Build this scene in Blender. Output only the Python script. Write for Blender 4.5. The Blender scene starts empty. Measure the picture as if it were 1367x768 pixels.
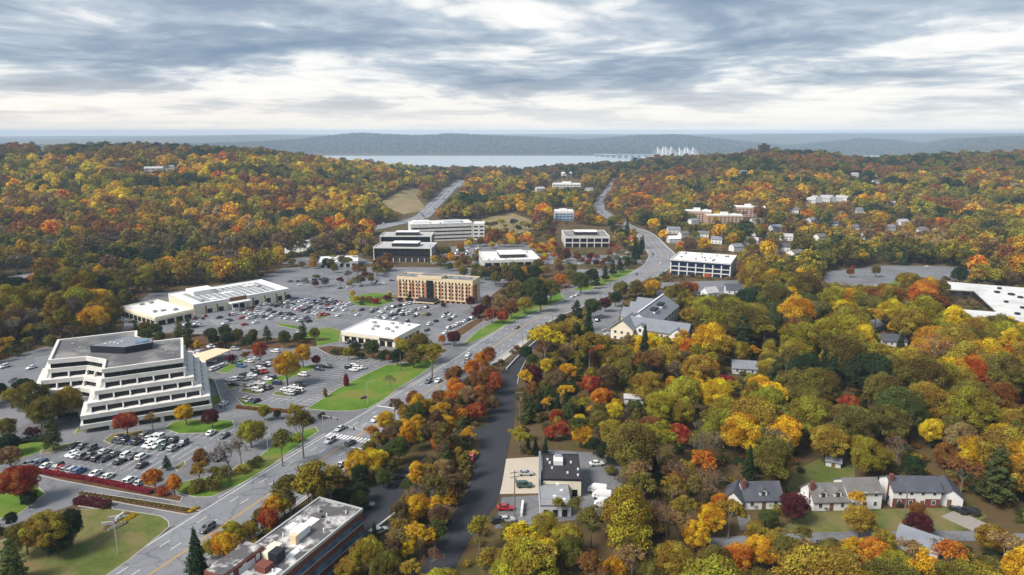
import bpy, bmesh, math, random
import numpy as np
from mathutils import Vector, Matrix

R = math.radians
sc = bpy.context.scene
col = sc.collection
random.seed(7)

# ------------------------------------------------------------------ camera
F, CX, CY = 911.0, 683.5, 384.0            # photograph: 1367 x 768, 24 mm equivalent
CAMZ, HOR = 95.0, 176.0
PIT = math.atan((CY - HOR) / F)
CP, SP = math.cos(PIT), math.sin(PIT)
cd = bpy.data.cameras.new('camera')
cam = bpy.data.objects.new('camera', cd)
col.objects.link(cam)
cam.location = (0, 0, CAMZ)
cam.rotation_euler = (math.pi / 2 - PIT, 0, 0)
cd.sensor_width = 36.0
cd.lens = 36.0 * F / 1367.0
cd.clip_start = 1.0
cd.clip_end = 120000.0
sc.camera = cam

# ------------------------------------------------------------------ sky, sun, exposure
SUN_EL, SUN_AZ = 46.0, 238.0               # compass-like azimuth, 0 = +Y, clockwise
sc.view_settings.view_transform = 'Standard'
sc.view_settings.look = 'None'
sc.view_settings.gamma = 1.0
sc.view_settings.exposure = 1.08
sc.view_settings.use_curve_mapping = False
sc.render.engine = 'CYCLES'
cy = sc.cycles
cy.use_denoising = True
cy.max_bounces = 5
cy.diffuse_bounces = 3
cy.glossy_bounces = 2
cy.transmission_bounces = 2
cy.transparent_max_bounces = 4
cy.volume_bounces = 2
cy.use_adaptive_sampling = True
cy.adaptive_threshold = 0.02
cy.caustics_reflective = False
cy.caustics_refractive = False


class NT:
    """small helper for node trees"""
    def __init__(s, tree):
        s.t = tree
        s.t.nodes.clear()

    def n(s, kind, **kw):
        nd = s.t.nodes.new(kind)
        ins = kw.pop('ins', {})
        for k, v in kw.items():
            setattr(nd, k, v)
        for k, v in ins.items():
            if hasattr(v, 'bl_idname') or isinstance(v, bpy.types.NodeSocket):
                s.t.links.new(v, nd.inputs[k])
            else:
                nd.inputs[k].default_value = v
        return nd

    def math(s, op, a, b=None, clamp=False):
        i = {0: a}
        if b is not None:
            i[1] = b
        return s.n('ShaderNodeMath', operation=op, use_clamp=clamp, ins=i).outputs[0]

    def mix(s, fac, a, b, mode='MIX'):
        nd = s.n('ShaderNodeMix', data_type='RGBA', blend_type=mode)
        for k, v in ((0, fac), (6, a), (7, b)):
            if isinstance(v, bpy.types.NodeSocket):
                s.t.links.new(v, nd.inputs[k])
            else:
                nd.inputs[k].default_value = v
        return nd.outputs[2]

    def ramp(s, fac, stops):
        nd = s.n('ShaderNodeValToRGB', ins={0: fac})
        el = nd.color_ramp.elements
        while len(el) < len(stops):
            el.new(0.5)
        for e, (p, c) in zip(el, stops):
            e.position = p
            e.color = c if len(c) == 4 else (*c, 1)
        return nd.outputs[0]

    def noise(s, vec, scale, detail=4, rough=0.55, dist=0.0):
        i = {'Scale': scale, 'Detail': detail, 'Roughness': rough, 'Distortion': dist}
        if vec is not None:
            i['Vector'] = vec
        return s.n('ShaderNodeTexNoise', ins=i).outputs[0]


def make_world():
    w = bpy.data.worlds.new('World')
    sc.world = w
    w.use_nodes = True
    t = NT(w.node_tree)
    sky = t.n('ShaderNodeTexSky', sky_type='NISHITA')
    sky.sun_disc = False
    sky.sun_elevation = R(SUN_EL)
    sky.sun_rotation = R(SUN_AZ)
    sky.air_density = 1.0
    sky.dust_density = 2.0
    d = t.n('ShaderNodeTexCoord').outputs['Generated']
    sep = t.n('ShaderNodeSeparateXYZ', ins={0: d})
    z = t.math('MAXIMUM', sep.outputs[2], 0.0)
    zc = t.math('ADD', z, 0.085)
    px = t.math('DIVIDE', sep.outputs[0], zc)
    py = t.math('DIVIDE', sep.outputs[1], zc)
    p = t.n('ShaderNodeCombineXYZ', ins={0: px, 1: py, 2: 3.7}).outputs[0]
    warp = t.n('ShaderNodeTexNoise', ins={'Vector': p, 'Scale': 0.6, 'Detail': 3.0}).outputs[1]
    wv = t.n('ShaderNodeVectorMath', operation='MULTIPLY_ADD', ins={0: warp, 1: (1.1, 1.1, 0), 2: p}).outputs[0]
    big = t.noise(wv, 0.62, 8, 0.56)
    med = t.noise(wv, 2.6, 6, 0.58)
    dens = t.math('ADD', t.math('MULTIPLY', big, 0.74), t.math('MULTIPLY', med, 0.26))
    # higher up we look through the deck more squarely: greyer; low down it thins out to bright cream
    lift = t.math('MULTIPLY', t.math('SUBTRACT', z, 0.07), 0.6)
    lift = t.math('MINIMUM', t.math('MAXIMUM', lift, -0.05), 0.06)
    dens = t.math('ADD', dens, lift)
    cloud = t.ramp(dens, [(0.37, (1.06, 1.03, 0.98)), (0.45, (0.90, 0.90, 0.89)), (0.51, (0.52, 0.585, 0.665)),
                          (0.58, (0.315, 0.395, 0.50)), (0.68, (0.19, 0.275, 0.40))])
    base = t.mix(0.90, sky_scaled(t, sky), cloud)
    glow = t.math('SUBTRACT', 1.0, t.math('DIVIDE', z, 0.075), clamp=True)
    glow = t.math('POWER', glow, 1.15)
    left = t.math('MULTIPLY_ADD', sep.outputs[0], -0.75)
    left.node.inputs[2].default_value = 0.5
    left.node.use_clamp = True
    hz = t.mix(left, (0.86, 0.86, 0.83, 1), (0.92, 0.84, 0.755, 1))
    full = t.mix(t.math('MULTIPLY', glow, 0.93), base, hz)
    bg = t.n('ShaderNodeBackground', ins={'Color': full, 'Strength': 0.53})
    out = t.n('ShaderNodeOutputWorld')
    t.t.links.new(bg.outputs[0], out.inputs[0])
    w.cycles.sampling_method = 'MANUAL'
    w.cycles.sample_map_resolution = 512


def sky_scaled(t, sky):
    return t.mix(1.0, sky.outputs[0], (0.10, 0.10, 0.10, 1), 'MULTIPLY')


make_world()
sd = bpy.data.lights.new('sun', 'SUN')
sd.energy = 2.6
sd.angle = R(22)
sd.color = (1.0, 0.93, 0.84)
sun = bpy.data.objects.new('sun', sd)
col.objects.link(sun)
_sv = Vector((math.sin(R(SUN_AZ)) * math.cos(R(SUN_EL)), math.cos(R(SUN_AZ)) * math.cos(R(SUN_EL)), math.sin(R(SUN_EL))))
sun.rotation_euler = _sv.to_track_quat('Z', 'Y').to_euler()
sun.location = (-200, -100, 300)


# ------------------------------------------------------------------ photograph -> place
def base(Y):
    """the valley floor falls gently away from the camera"""
    return -0.05 * (np.clip(Y, 60, 620) - 130)


def sstep(t):
    t = np.clip(t, 0, 1)
    return t * t * (3 - 2 * t)


def row_to_slope(py):
    """tangent of the angle below the horizontal of picture row py (centre column)"""
    return math.tan(PIT + math.atan((py - CY) / F))


# near hills: column in the photograph -> (where the slope starts, crest distance, skyline row)
_hills = np.array([
    (-700, 600, 1500, 199), (0, 620, 1500, 200.5), (150, 640, 1500, 199.5), (330, 720, 1500, 205),
    (430, 850, 1600, 214), (560, 1100, 1850, 228), (700, 1200, 1900, 230), (810, 1150, 1800, 223),
    (900, 900, 1750, 214), (1020, 760, 1650, 202), (1090, 760, 1650, 207), (1130, 760, 1650, 213), (1170, 760, 1650, 214), (1215, 760, 1650, 211),
    (1330, 760, 1650, 207), (2100, 760, 1650, 203)], float)
_hz = np.array([CAMZ - d * row_to_slope(r) - 15.0 for _, _, d, r in _hills])
_far1 = np.array([(-900, 193), (0, 194), (250, 192), (340, 189), (400, 185), (440, 180), (480, 176.6), (520, 178.3), (560, 180.5),
                  (600, 177.4), (680, 181), (780, 185.5), (850, 180), (900, 178.5), (950, 183.5), (1000, 189),
                  (1050, 194), (1100, 189), (1150, 184), (1200, 186.5), (1231, 191), (1266, 185), (1367, 180.5), (2200, 183)], float)
_far2 = np.array([(-900, 185), (0, 184.5), (100, 186), (200, 183.5), (340, 180.5), (480, 182), (950, 181), (1050, 179.4),
                  (1200, 179.8), (1367, 178.6), (2200, 180)], float)
_far3 = np.array([(-900, 182), (0, 182.0), (250, 181), (350, 179.4), (500, 180), (760, 178.8), (900, 179.2), (1130, 177.4), (2200, 178)], float)
_back = np.array([(-900, -35), (250, -35), (330, -60), (395, -114), (1150, -114), (1250, -108), (1300, -85), (1600, -60), (2200, -60)], float)
_shore = np.array([(-900, -32), (250, -38), (340, -80), (385, -104), (1165, -104), (1250, -98), (1300, -70), (2200, -60)], float)
WATER_Z = -100.0


def _rowz(tab, u, d):
    r = np.interp(u, tab[:, 0], tab[:, 1])
    return CAMZ - d * np.tan(PIT + np.arctan((r - CY) / F))


def vnoise(x, y, seed=0):
    """cheap smooth value noise, arrays"""
    def h(ix, iy):
        n = (ix * 374761393 + iy * 668265263 + seed * 974711) & 0x7fffffff
        n = (n ^ (n >> 13)) * 1274126177 & 0x7fffffff
        return ((n ^ (n >> 16)) & 0xffff) / 65535.0
    ix = np.floor(x).astype(np.int64); iy = np.floor(y).astype(np.int64)
    fx = sstep(x - ix); fy = sstep(y - iy)
    a = h(ix, iy) * (1 - fx) + h(ix + 1, iy) * fx
    b = h(ix, iy + 1) * (1 - fx) + h(ix + 1, iy + 1) * fx
    return a * (1 - fy) + b * fy


def height(x, y):
    """ground height, arrays or scalars"""
    x = np.asarray(x, float); y = np.asarray(y, float)
    yy = np.maximum(y, 60.0)
    u = CX + F * x / (yy * CP + 20.0)           # photograph column of this bearing
    b = base(y)
    ds = np.interp(u, _hills[:, 0], _hills[:, 1])
    dc = np.interp(u, _hills[:, 0], _hills[:, 2])
    zc = np.interp(u, _hills[:, 0], _hz)
    n = (vnoise(x / 130.0, y / 130.0, 3) - 0.5) * 9.0 + (vnoise(x / 330.0, y / 330.0, 5) - 0.5) * 14.0
    t = (y - ds) / (dc - ds)
    h = b + (zc - b) * sstep(t) + n * sstep((y - ds) / 350.0) * sstep(t * 1.6)
    # behind the crest
    zb = np.interp(u, _back[:, 0], _back[:, 1])
    h = np.where(y > dc, zc + n + (zb - zc - n) * sstep((y - dc) / (2900.0 - dc)), h)
    n2 = (vnoise(x / 420.0, y / 420.0, 9) - 0.5) * 26.0 + (vnoise(x / 160.0, y / 160.0, 11) - 0.5) * 10.0
    zs = np.interp(u, _shore[:, 0], _shore[:, 1])
    z1 = _rowz(_far1, u, 7300.0) - 24.0
    z2 = _rowz(_far2, u, 11200.0)
    z3 = _rowz(_far3, u, 16000.0)
    h = np.where(y > 2900, zb + (zs - zb) * sstep((y - 2900) / 2850.0), h)
    h = np.where(y > 5750, zs + (z1 - zs) * np.clip((y - 5750) / 1550.0, 0, 1) ** 0.85 + n2 * np.clip((y - 5750) / 500.0, 0, 1) * np.clip((7300 - y) / 700, 0, 1), h)
    h = np.where(y > 7300, z1 + (-60 - z1) * sstep((y - 7300) / 1500.0), h)
    h = np.where(y > 8800, -60 + (z2 + 60) * sstep((y - 8800) / 2400.0) + n2 * 0.5 * sstep((11200 - y) / 1500), h)
    h = np.where(y > 11200, z2 + (-80 - z2) * sstep((y - 11200) / 1800.0), h)
    h = np.where(y > 13000, -80 + (z3 + 80) * sstep((y - 13000) / 3000.0), h)
    h = np.where(y > 16000, z3 + (-98 - z3) * sstep((y - 16000) / 1200.0), h)
    return h


def _ray(px, py):
    a = (px - CX) / F
    b = -(py - CY) / F
    return a, CP + b * SP, -SP + b * CP


def G(px, py, up=0.0):
    """ground point seen at a picture point (up = height above the ground of the point seen)"""
    dx, dy, dz = _ray(px, py)
    Y = 200.0
    for _ in range(60):
        t = (float(base(Y)) + up - CAMZ) / dz
        Y = 0.5 * Y + 0.5 * dy * t
    if Y > 560:                                  # hills: march
        t0 = 300.0
        while t0 < 9000:
            x, y, z = dx * t0, dy * t0, CAMZ + dz * t0
            if z - up <= float(height(x, y)):
                break
            t0 += max(2.0, t0 * 0.003)
        return (dx * t0, dy * t0, float(height(dx * t0, dy * t0)))
    t = (float(base(Y)) + up - CAMZ) / dz
    return (dx * t, dy * t, float(base(dy * t)))


def proj(x, y, z):
    x = np.asarray(x, float); y = np.asarray(y, float); z = np.asarray(z, float) - CAMZ
    d = y * CP - z * SP
    v = y * SP + z * CP
    return CX + F * x / d, CY - F * v / d, d


# ------------------------------------------------------------------ objects, meshes, labels
def link(o, parent=None):
    col.objects.link(o)
    if parent is not None:
        o.parent = parent
    return o


def tag(o, label=None, cat=None, group=None, kind=None):
    if label: o['label'] = label
    if cat: o['category'] = cat
    if group: o['group'] = group
    if kind: o['kind'] = kind
    return o


def empty(name, loc=(0, 0, 0), rz=0.0):
    o = bpy.data.objects.new(name, None)
    o.location = loc
    o.rotation_euler = (0, 0, rz)
    o.empty_display_size = 0.5
    return link(o)


def copy_tree(o, parent=None):
    c = o.copy()
    col.objects.link(c)
    c.parent = parent
    for ch in o.children:
        copy_tree(ch, c)
    return c


class MB:
    """collects polygons; build() makes ONE mesh object"""
    def __init__(s):
        s.v, s.f, s.m = [], [], []
        s.mats = []
        s.cur = 0

    def mat(s, m):
        if m not in s.mats:
            s.mats.append(m)
        s.cur = s.mats.index(m)
        return s

    def poly(s, pts):
        i = len(s.v)
        s.v += [tuple(p) for p in pts]
        s.f.append(tuple(range(i, i + len(pts))))
        s.m.append(s.cur)
        return s

    def faces(s, pts, fs):
        i = len(s.v)
        s.v += [tuple(p) for p in pts]
        for f in fs:
            s.f.append(tuple(i + k for k in f))
            s.m.append(s.cur)
        return s

    def box(s, x0, x1, y0, y1, z0, z1):
        return s.hexa([(x0, y0, z0), (x1, y0, z0), (x1, y1, z0), (x0, y1, z0), (x0, y0, z1), (x1, y0, z1), (x1, y1, z1), (x0, y1, z1)])

    def hexa(s, p):
        return s.faces(p, [(3, 2, 1, 0), (4, 5, 6, 7), (0, 1, 5, 4), (1, 2, 6, 5), (2, 3, 7, 6), (3, 0, 4, 7)])

    def prism(s, poly, z0, z1, top=True, bottom=False):
        n = len(poly)
        pts = [(p[0], p[1], z0) for p in poly] + [(p[0], p[1], z1) for p in poly]
        fs = [(i, (i + 1) % n, n + (i + 1) % n, n + i) for i in range(n)]
        if top: fs.append(tuple(range(n, 2 * n)))
        if bottom: fs.append(tuple(range(n - 1, -1, -1)))
        return s.faces(pts, fs)

    def tube(s, a, b, r0, r1, n=6, cap=True):
        a = Vector(a); b = Vector(b)
        d = (b - a).normalized()
        q = d.to_track_quat('Z', 'Y')
        pts = []
        for c, r in ((a, r0), (b, r1)):
            for i in range(n):
                an = 2 * math.pi * i / n
                pts.append(c + q @ Vector((math.cos(an) * r, math.sin(an) * r, 0)))
        fs = [(i, (i + 1) % n, n + (i + 1) % n, n + i) for i in range(n)]
        if cap:
            fs.append(tuple(range(n, 2 * n))); fs.append(tuple(range(n - 1, -1, -1)))
        return s.faces(pts, fs)

    def mesh(s, name):
        me = bpy.data.meshes.new(name)
        me.from_pydata(s.v, [], s.f)
        for m in s.mats:
            me.materials.append(m)
        if len(s.mats) > 1:
            me.polygons.foreach_set('material_index', s.m)
        me.update()
        return me

    def build(s, name, mat=None, parent=None, smooth=False):
        if mat is not None and not s.mats:
            s.mats = [mat]
        me = s.mesh(name)
        if smooth:
            me.polygons.foreach_set('use_smooth', [True] * len(me.polygons))
        return link(bpy.data.objects.new(name, me), parent)


_unit = {}


def ubox(name, parent, c, size, mat, rot=0.0):
    """a box part sharing one mesh per material (centre c, full size)"""
    k = mat.name
    if k not in _unit:
        b = MB()
        b.box(-.5, .5, -.5, .5, -.5, .5)
        b.mats = [mat]
        _unit[k] = b.mesh('box_' + k)
    o = bpy.data.objects.new(name, _unit[k])
    o.location = c
    o.scale = size
    o.rotation_euler = (0, 0, rot)
    return link(o, parent)


# ------------------------------------------------------------------ materials
M = {}


def mat(name, colour, rough=0.8, var=0.12, scale=0.6, spec=0.25, metal=0.0, bump=0.0, stain=None, stain_scale=0.08, stain_amt=0.5, obj_col=False, coat=0.0):
    """plain painted / mineral surface with grain, blotches and wear"""
    m = bpy.data.materials.new(name)
    m.use_nodes = True
    t = NT(m.node_tree)
    g = t.n('ShaderNodeNewGeometry').outputs['Position']
    a = t.noise(g, scale, 5, 0.6)
    f = t.math('MULTIPLY_ADD', a, 2 * var)
    f.node.inputs[2].default_value = 1 - var
    cc = (*colour, 1)
    if obj_col:
        cc = t.n('ShaderNodeObjectInfo').outputs['Color']
    c = t.mix(1.0, cc, t.n('ShaderNodeCombineXYZ', ins={0: f, 1: f, 2: f}).outputs[0], 'MULTIPLY')
    if stain:
        sn = t.noise(g, stain_scale, 6, 0.65, 0.3)
        sm = t.ramp(sn, [(0.48, (0, 0, 0)), (0.62, (1, 1, 1))])
        c = t.mix(t.math('MULTIPLY', sm, stain_amt), c, (*stain, 1))
    b = t.n('ShaderNodeBsdfPrincipled', ins={'Base Color': c, 'Roughness': rough, 'Metallic': metal, 'Specular IOR Level': spec, 'Coat Weight': coat})
    if bump:
        bn = t.n('ShaderNodeBump', ins={'Strength': bump, 'Distance': 0.1, 'Height': t.noise(g, scale * 3, 4)})
        t.t.links.new(bn.outputs[0], b.inputs['Normal'])
    o = t.n('ShaderNodeOutputMaterial')
    t.t.links.new(b.outputs[0], o.inputs[0])
    M[name] = m
    return m


def glass(name, colour=(0.006, 0.008, 0.011), rough=0.12, spec=0.22):
    """window glass seen from outside: dark room behind a glossy pane"""
    m = bpy.data.materials.new(name)
    m.use_nodes = True
    t = NT(m.node_tree)
    g = t.n('ShaderNodeNewGeometry').outputs['Position']
    n = t.noise(g, 0.5, 3)
    c = t.mix(t.ramp(n, [(0.4, (0, 0, 0)), (0.65, (1, 1, 1))]), (*colour, 1), tuple(min(1, 2.2 * k + 0.01) for k in colour) + (1,))
    b = t.n('ShaderNodeBsdfPrincipled', ins={'Base Color': c, 'Roughness': rough, 'Specular IOR Level': spec})
    o = t.n('ShaderNodeOutputMaterial')
    t.t.links.new(b.outputs[0], o.inputs[0])
    M[name] = m
    return m


def leafmat(name, instanced):
    m = bpy.data.materials.new(name)
    m.use_nodes = True
    t = NT(m.node_tree)
    if instanced:
        c = t.n('ShaderNodeAttribute', attribute_type='INSTANCER', attribute_name='tint').outputs['Color']
    else:
        c = t.n('ShaderNodeObjectInfo').outputs['Color']
    cv = t.n('ShaderNodeAttribute', attribute_name='cv').outputs['Fac']
    lv = t.n('ShaderNodeAttribute', attribute_name='lv').outputs['Fac']
    hue = t.math('MULTIPLY_ADD', cv, 0.055)
    hue.node.inputs[2].default_value = 0.4725
    val = t.math('MULTIPLY_ADD', lv, 0.76)
    val.node.inputs[2].default_value = 0.63
    val = t.math('MULTIPLY', val, t.math('MULTIPLY_ADD', cv, 0.5))
    val.node.inputs[1].node.inputs[2].default_value = 0.76
    hs = t.n('ShaderNodeHueSaturation', ins={'Hue': hue, 'Saturation': 1.0, 'Value': val, 'Color': c}).outputs[0]
    df = t.n('ShaderNodeBsdfDiffuse', ins={'Color': hs, 'Roughness': 0.4})
    tr = t.n('ShaderNodeBsdfTranslucent', ins={'Color': hs})
    ms = t.n('ShaderNodeMixShader', ins={0: 0.16, 1: df.outputs[0], 2: tr.outputs[0]})
    o = t.n('ShaderNodeOutputMaterial')
    t.t.links.new(ms.outputs[0], o.inputs[0])
    M[name] = m
    return m


def groundmat(name, stops, scale, bump=0.3, fine=2.5, rough=0.95):
    """ground cover: blotches of several colours"""
    m = bpy.data.materials.new(name)
    m.use_nodes = True
    t = NT(m.node_tree)
    g = t.n('ShaderNodeNewGeometry').outputs['Position']
    a = t.noise(g, scale, 7, 0.62, 0.4)
    b2 = t.noise(g, fine, 4, 0.7)
    f = t.math('ADD', t.math('MULTIPLY', a, 0.72), t.math('MULTIPLY', b2, 0.28))
    c = t.ramp(f, stops)
    b = t.n('ShaderNodeBsdfPrincipled', ins={'Base Color': c, 'Roughness': rough, 'Specular IOR Level': 0.1})
    bn = t.n('ShaderNodeBump', ins={'Strength': bump, 'Distance': 0.3, 'Height': b2})
    t.t.links.new(bn.outputs[0], b.inputs['Normal'])
    o = t.n('ShaderNodeOutputMaterial')
    t.t.links.new(b.outputs[0], o.inputs[0])
    M[name] = m
    return m


def pavement(name, colour, patch=0.18, crack=0.5, rough=0.9):
    """old asphalt: mended patches, cracks, oil, grit"""
    m = bpy.data.materials.new(name)
    m.use_nodes = True
    t = NT(m.node_tree)
    g = t.n('ShaderNodeNewGeometry').outputs['Position']
    big = t.noise(g, 0.035, 5, 0.6)
    fine = t.noise(g, 1.4, 5, 0.7)
    cell = t.n('ShaderNodeTexVoronoi', ins={'Vector': g, 'Scale': 0.07, 'Randomness': 1.0})
    cv = t.n('ShaderNodeSeparateColor', ins={0: cell.outputs['Color']}).outputs[0]
    wob = t.n('ShaderNodeVectorMath', operation='MULTIPLY_ADD', ins={0: t.n('ShaderNodeTexNoise', ins={'Vector': g, 'Scale': 0.4, 'Detail': 4.0}).outputs[1], 1: (4, 4, 0), 2: g}).outputs[0]
    ed = t.n('ShaderNodeTexVoronoi', feature='DISTANCE_TO_EDGE', ins={'Vector': wob, 'Scale': 0.11}).outputs[0]
    line = t.math('MULTIPLY', t.math('LESS_THAN', ed, 0.016), crack)
    oil = t.ramp(t.noise(g, 0.45, 5, 0.6), [(0.56, (0, 0, 0)), (0.70, (1, 1, 1))])
    f = t.math('ADD', t.math('MULTIPLY', big, 0.55), t.math('MULTIPLY', fine, 0.25))
    f = t.math('ADD', t.math('ADD', f, 0.60), t.math('MULTIPLY', t.math('SUBTRACT', cv, 0.5), patch * 2))
    f = t.math('MULTIPLY', f, t.math('SUBTRACT', 1.0, t.math('MULTIPLY', line, 0.45)))
    f = t.math('MULTIPLY', f, t.math('SUBTRACT', 1.0, t.math('MULTIPLY', oil, 0.22)))
    c = t.mix(1.0, (*colour, 1), t.n('ShaderNodeCombineXYZ', ins={0: f, 1: f, 2: f}).outputs[0], 'MULTIPLY')
    b = t.n('ShaderNodeBsdfPrincipled', ins={'Base Color': c, 'Roughness': rough, 'Specular IOR Level': 0.25})
    o = t.n('ShaderNodeOutputMaterial')
    t.t.links.new(b.outputs[0], o.inputs[0])
    M[name] = m


leafmat('leaf', False)
leafmat('leaf_wood', True)
mat('bark', (0.075, 0.06, 0.048), 0.95, 0.3, 2.0)
mat('bark_pale', (0.17, 0.15, 0.13), 0.95, 0.25, 2.0)
pavement('asphalt', (0.165, 0.167, 0.178), 0.15)
pavement('asphalt_road', (0.20, 0.205, 0.22), 0.10, 0.6)
pavement('asphalt_new', (0.034, 0.036, 0.043), 0.06, 0.0, 0.8)
mat('concrete', (0.42, 0.40, 0.36), 0.9, 0.12, 0.8)
mat('concrete_apron', (0.47, 0.41, 0.33), 0.9, 0.1, 0.5)
mat('gravel', (0.28, 0.25, 0.22), 0.95, 0.2, 1.5)
mat('kerb', (0.40, 0.385, 0.35), 0.9, 0.15, 1.0)
mat('paint_white', (0.72, 0.72, 0.70), 0.8, 0.2, 2.0)
mat('paint_yellow', (0.50, 0.30, 0.07), 0.8, 0.2, 2.0)
mat('paint_blue', (0.12, 0.25, 0.50), 0.8, 0.2, 2.0)
groundmat('litter', [(0.30, (0.035, 0.032, 0.014)), (0.42, (0.07, 0.052, 0.026)), (0.52, (0.115, 0.075, 0.036)), (0.62, (0.06, 0.062, 0.018)), (0.75, (0.15, 0.09, 0.035))], 0.05)
groundmat('lawn', [(0.30, (0.04, 0.085, 0.012)), (0.42, (0.075, 0.15, 0.017)), (0.50, (0.10, 0.18, 0.022)), (0.58, (0.15, 0.175, 0.035)), (0.67, (0.20, 0.14, 0.05))], 0.07, 0.5, 0.9)
groundmat('lawn_dry', [(0.30, (0.06, 0.085, 0.02)), (0.44, (0.10, 0.125, 0.03)), (0.52, (0.155, 0.14, 0.055)), (0.62, (0.20, 0.14, 0.07))], 0.09, 0.5, 0.9)
groundmat('mulch', [(0.3, (0.05, 0.03, 0.02)), (0.5, (0.10, 0.055, 0.03)), (0.7, (0.15, 0.085, 0.04))], 0.2)
groundmat('meadow', [(0.30, (0.10, 0.09, 0.04)), (0.45, (0.19, 0.155, 0.075)), (0.58, (0.26, 0.20, 0.11)), (0.7, (0.13, 0.12, 0.05))], 0.018)

# ================================================================== the setting
def make_ground():
    ys = [-400, 0, 60] + list(np.arange(130, 621, 70)) + list(np.arange(640, 2900, 22)) + list(np.arange(2900, 5700, 200)) \
        + list(np.arange(5700, 8200, 55)) + list(np.arange(8200, 17200, 170)) + [17200]
    ys = np.array(ys, float)
    us = np.linspace(-1.15, 1.15, 261)
    X = us[None, :] * (np.maximum(ys, 0)[:, None] + 330)
    Y = np.repeat(ys[:, None], len(us), 1)
    Z = height(X, Y)
    nr, nc = X.shape
    v = np.stack([X, Y, Z], -1).reshape(-1, 3)
    i = np.arange(nr * nc).reshape(nr, nc)
    f = np.stack([i[:-1, :-1], i[:-1, 1:], i[1:, 1:], i[1:, :-1]], -1).reshape(-1, 4)
    me = bpy.data.meshes.new('ground')
    me.from_pydata(v.tolist(), [], f.tolist())
    me.materials.append(M['litter'])
    me.materials.append(M['canopy_far'])
    mi = (np.repeat(ys[:-1], nc - 1) >= 2000).astype(int)
    me.polygons.foreach_set('material_index', mi)
    me.update()
    tag(link(bpy.data.objects.new('ground', me)), 'leaf strewn ground falling gently towards the river and rising into wooded hills', kind='structure')


groundmat('canopy_far', [(0.30, (0.022, 0.028, 0.012)), (0.42, (0.06, 0.055, 0.016)), (0.5, (0.11, 0.065, 0.022)), (0.57, (0.05, 0.052, 0.018)), (0.68, (0.14, 0.10, 0.025))], 0.02, 1.0, 0.06)
make_ground()

# river
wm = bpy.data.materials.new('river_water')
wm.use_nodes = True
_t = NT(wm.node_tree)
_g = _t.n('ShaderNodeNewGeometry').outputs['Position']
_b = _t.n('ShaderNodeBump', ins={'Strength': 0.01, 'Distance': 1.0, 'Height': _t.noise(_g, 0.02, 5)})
_p = _t.n('ShaderNodeBsdfPrincipled', ins={'Base Color': (0.40, 0.43, 0.44, 1), 'Roughness': 0.30, 'Specular IOR Level': 0.8, 'Normal': _b.outputs[0]})  # brightness of the reflected sky is put into the pale base colour
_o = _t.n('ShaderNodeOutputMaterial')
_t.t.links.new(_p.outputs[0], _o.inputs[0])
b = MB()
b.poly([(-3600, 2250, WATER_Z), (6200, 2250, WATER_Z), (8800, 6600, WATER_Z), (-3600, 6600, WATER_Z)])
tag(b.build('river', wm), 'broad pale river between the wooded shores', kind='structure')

BLOCK = []           # world polygons where no wood grows: (array, margin)


def gpoly(px, dz=0.0):
    return [(x, y, z + dz) for x, y, z in (G(a, c) for a, c in px)]


def block(pts, margin=2.0):
    BLOCK.append((np.array([(p[0], p[1]) for p in pts]), margin))


def area2(p):
    return sum(p[i][0] * p[(i + 1) % len(p)][1] - p[(i + 1) % len(p)][0] * p[i][1] for i in range(len(p)))


def offset_poly(p, d):
    """grow (d > 0) a counter-clockwise polygon with mitred corners"""
    n = len(p)
    out = []
    for i in range(n):
        a, b_, c = Vector(p[i - 1][:2]), Vector(p[i][:2]), Vector(p[(i + 1) % n][:2])
        e1 = (b_ - a).normalized(); e2 = (c - b_).normalized()
        n1 = Vector((e1.y, -e1.x)); n2 = Vector((e2.y, -e2.x))
        m = (n1 + n2)
        k = m.length_squared
        m = m * (2.0 / k) if k > 0.35 else n1
        out.append((b_.x + m.x * d, b_.y + m.y * d))
    return out


def sheet(name, px, material, dz, label=None, blk=True, margin=1.5):
    pts = gpoly(px, dz)
    if area2(pts) < 0:
        pts.reverse()
    o = MB().poly(pts).build(name, material)
    tag(o, label, kind='structure')
    if blk:
        block(pts, margin)
    return o


def bed(name, px, material, label=None, blk=False, kerb=True):
    """a raised planted area with a concrete kerb round it"""
    pts = gpoly(px)
    if area2(pts) < 0:
        pts.reverse()
    ins = [(x, y, float(base(y)) + 0.17) for x, y in [(p[0], p[1]) for p in pts]]
    n = len(pts)
    b = MB().poly(ins)
    low = [(x, y, z - 0.30) for x, y, z in ins]
    b.faces(low + ins, [(i, (i + 1) % n, n + (i + 1) % n, n + i) for i in range(n)])
    o = tag(b.build(name, material), label, kind='structure')
    if kerb:
        out = offset_poly(pts, 0.28)
        inn = offset_poly(pts, 0.003)
        k = MB()
        A = [(x, y, float(base(y)) - 0.1) for x, y in out]
        B = [(x, y, float(base(y)) + 0.15) for x, y in out]
        C = [(x, y, float(base(y)) + 0.15) for x, y in inn]
        k.faces(A + B + C, [(i, (i + 1) % n, n + (i + 1) % n, n + i) for i in range(n)] + [(n + i, n + (i + 1) % n, 2 * n + (i + 1) % n, 2 * n + i) for i in range(n)])
        k.build('kerb', M['kerb'], o)
    if blk:
        block(pts, 0.5)
    return o


def smooth_line(pts, step=6.0):
    """Catmull-Rom through (x, y, half width)"""
    p = [np.array(q, float) for q in pts]
    p = [2 * p[0] - p[1]] + p + [2 * p[-1] - p[-2]]
    out = []
    for i in range(1, len(p) - 2):
        a, b_, c, d = p[i - 1:i + 3]
        n = max(2, int(np.linalg.norm((c - b_)[:2]) / step))
        for k in range(n):
            t = k / n
            out.append(0.5 * ((2 * b_) + (c - a) * t + (2 * a - 5 * b_ + 4 * c - d) * t * t + (3 * b_ - a - 3 * c + d) * t ** 3))
    out.append(p[-2])
    return np.array(out)


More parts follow.
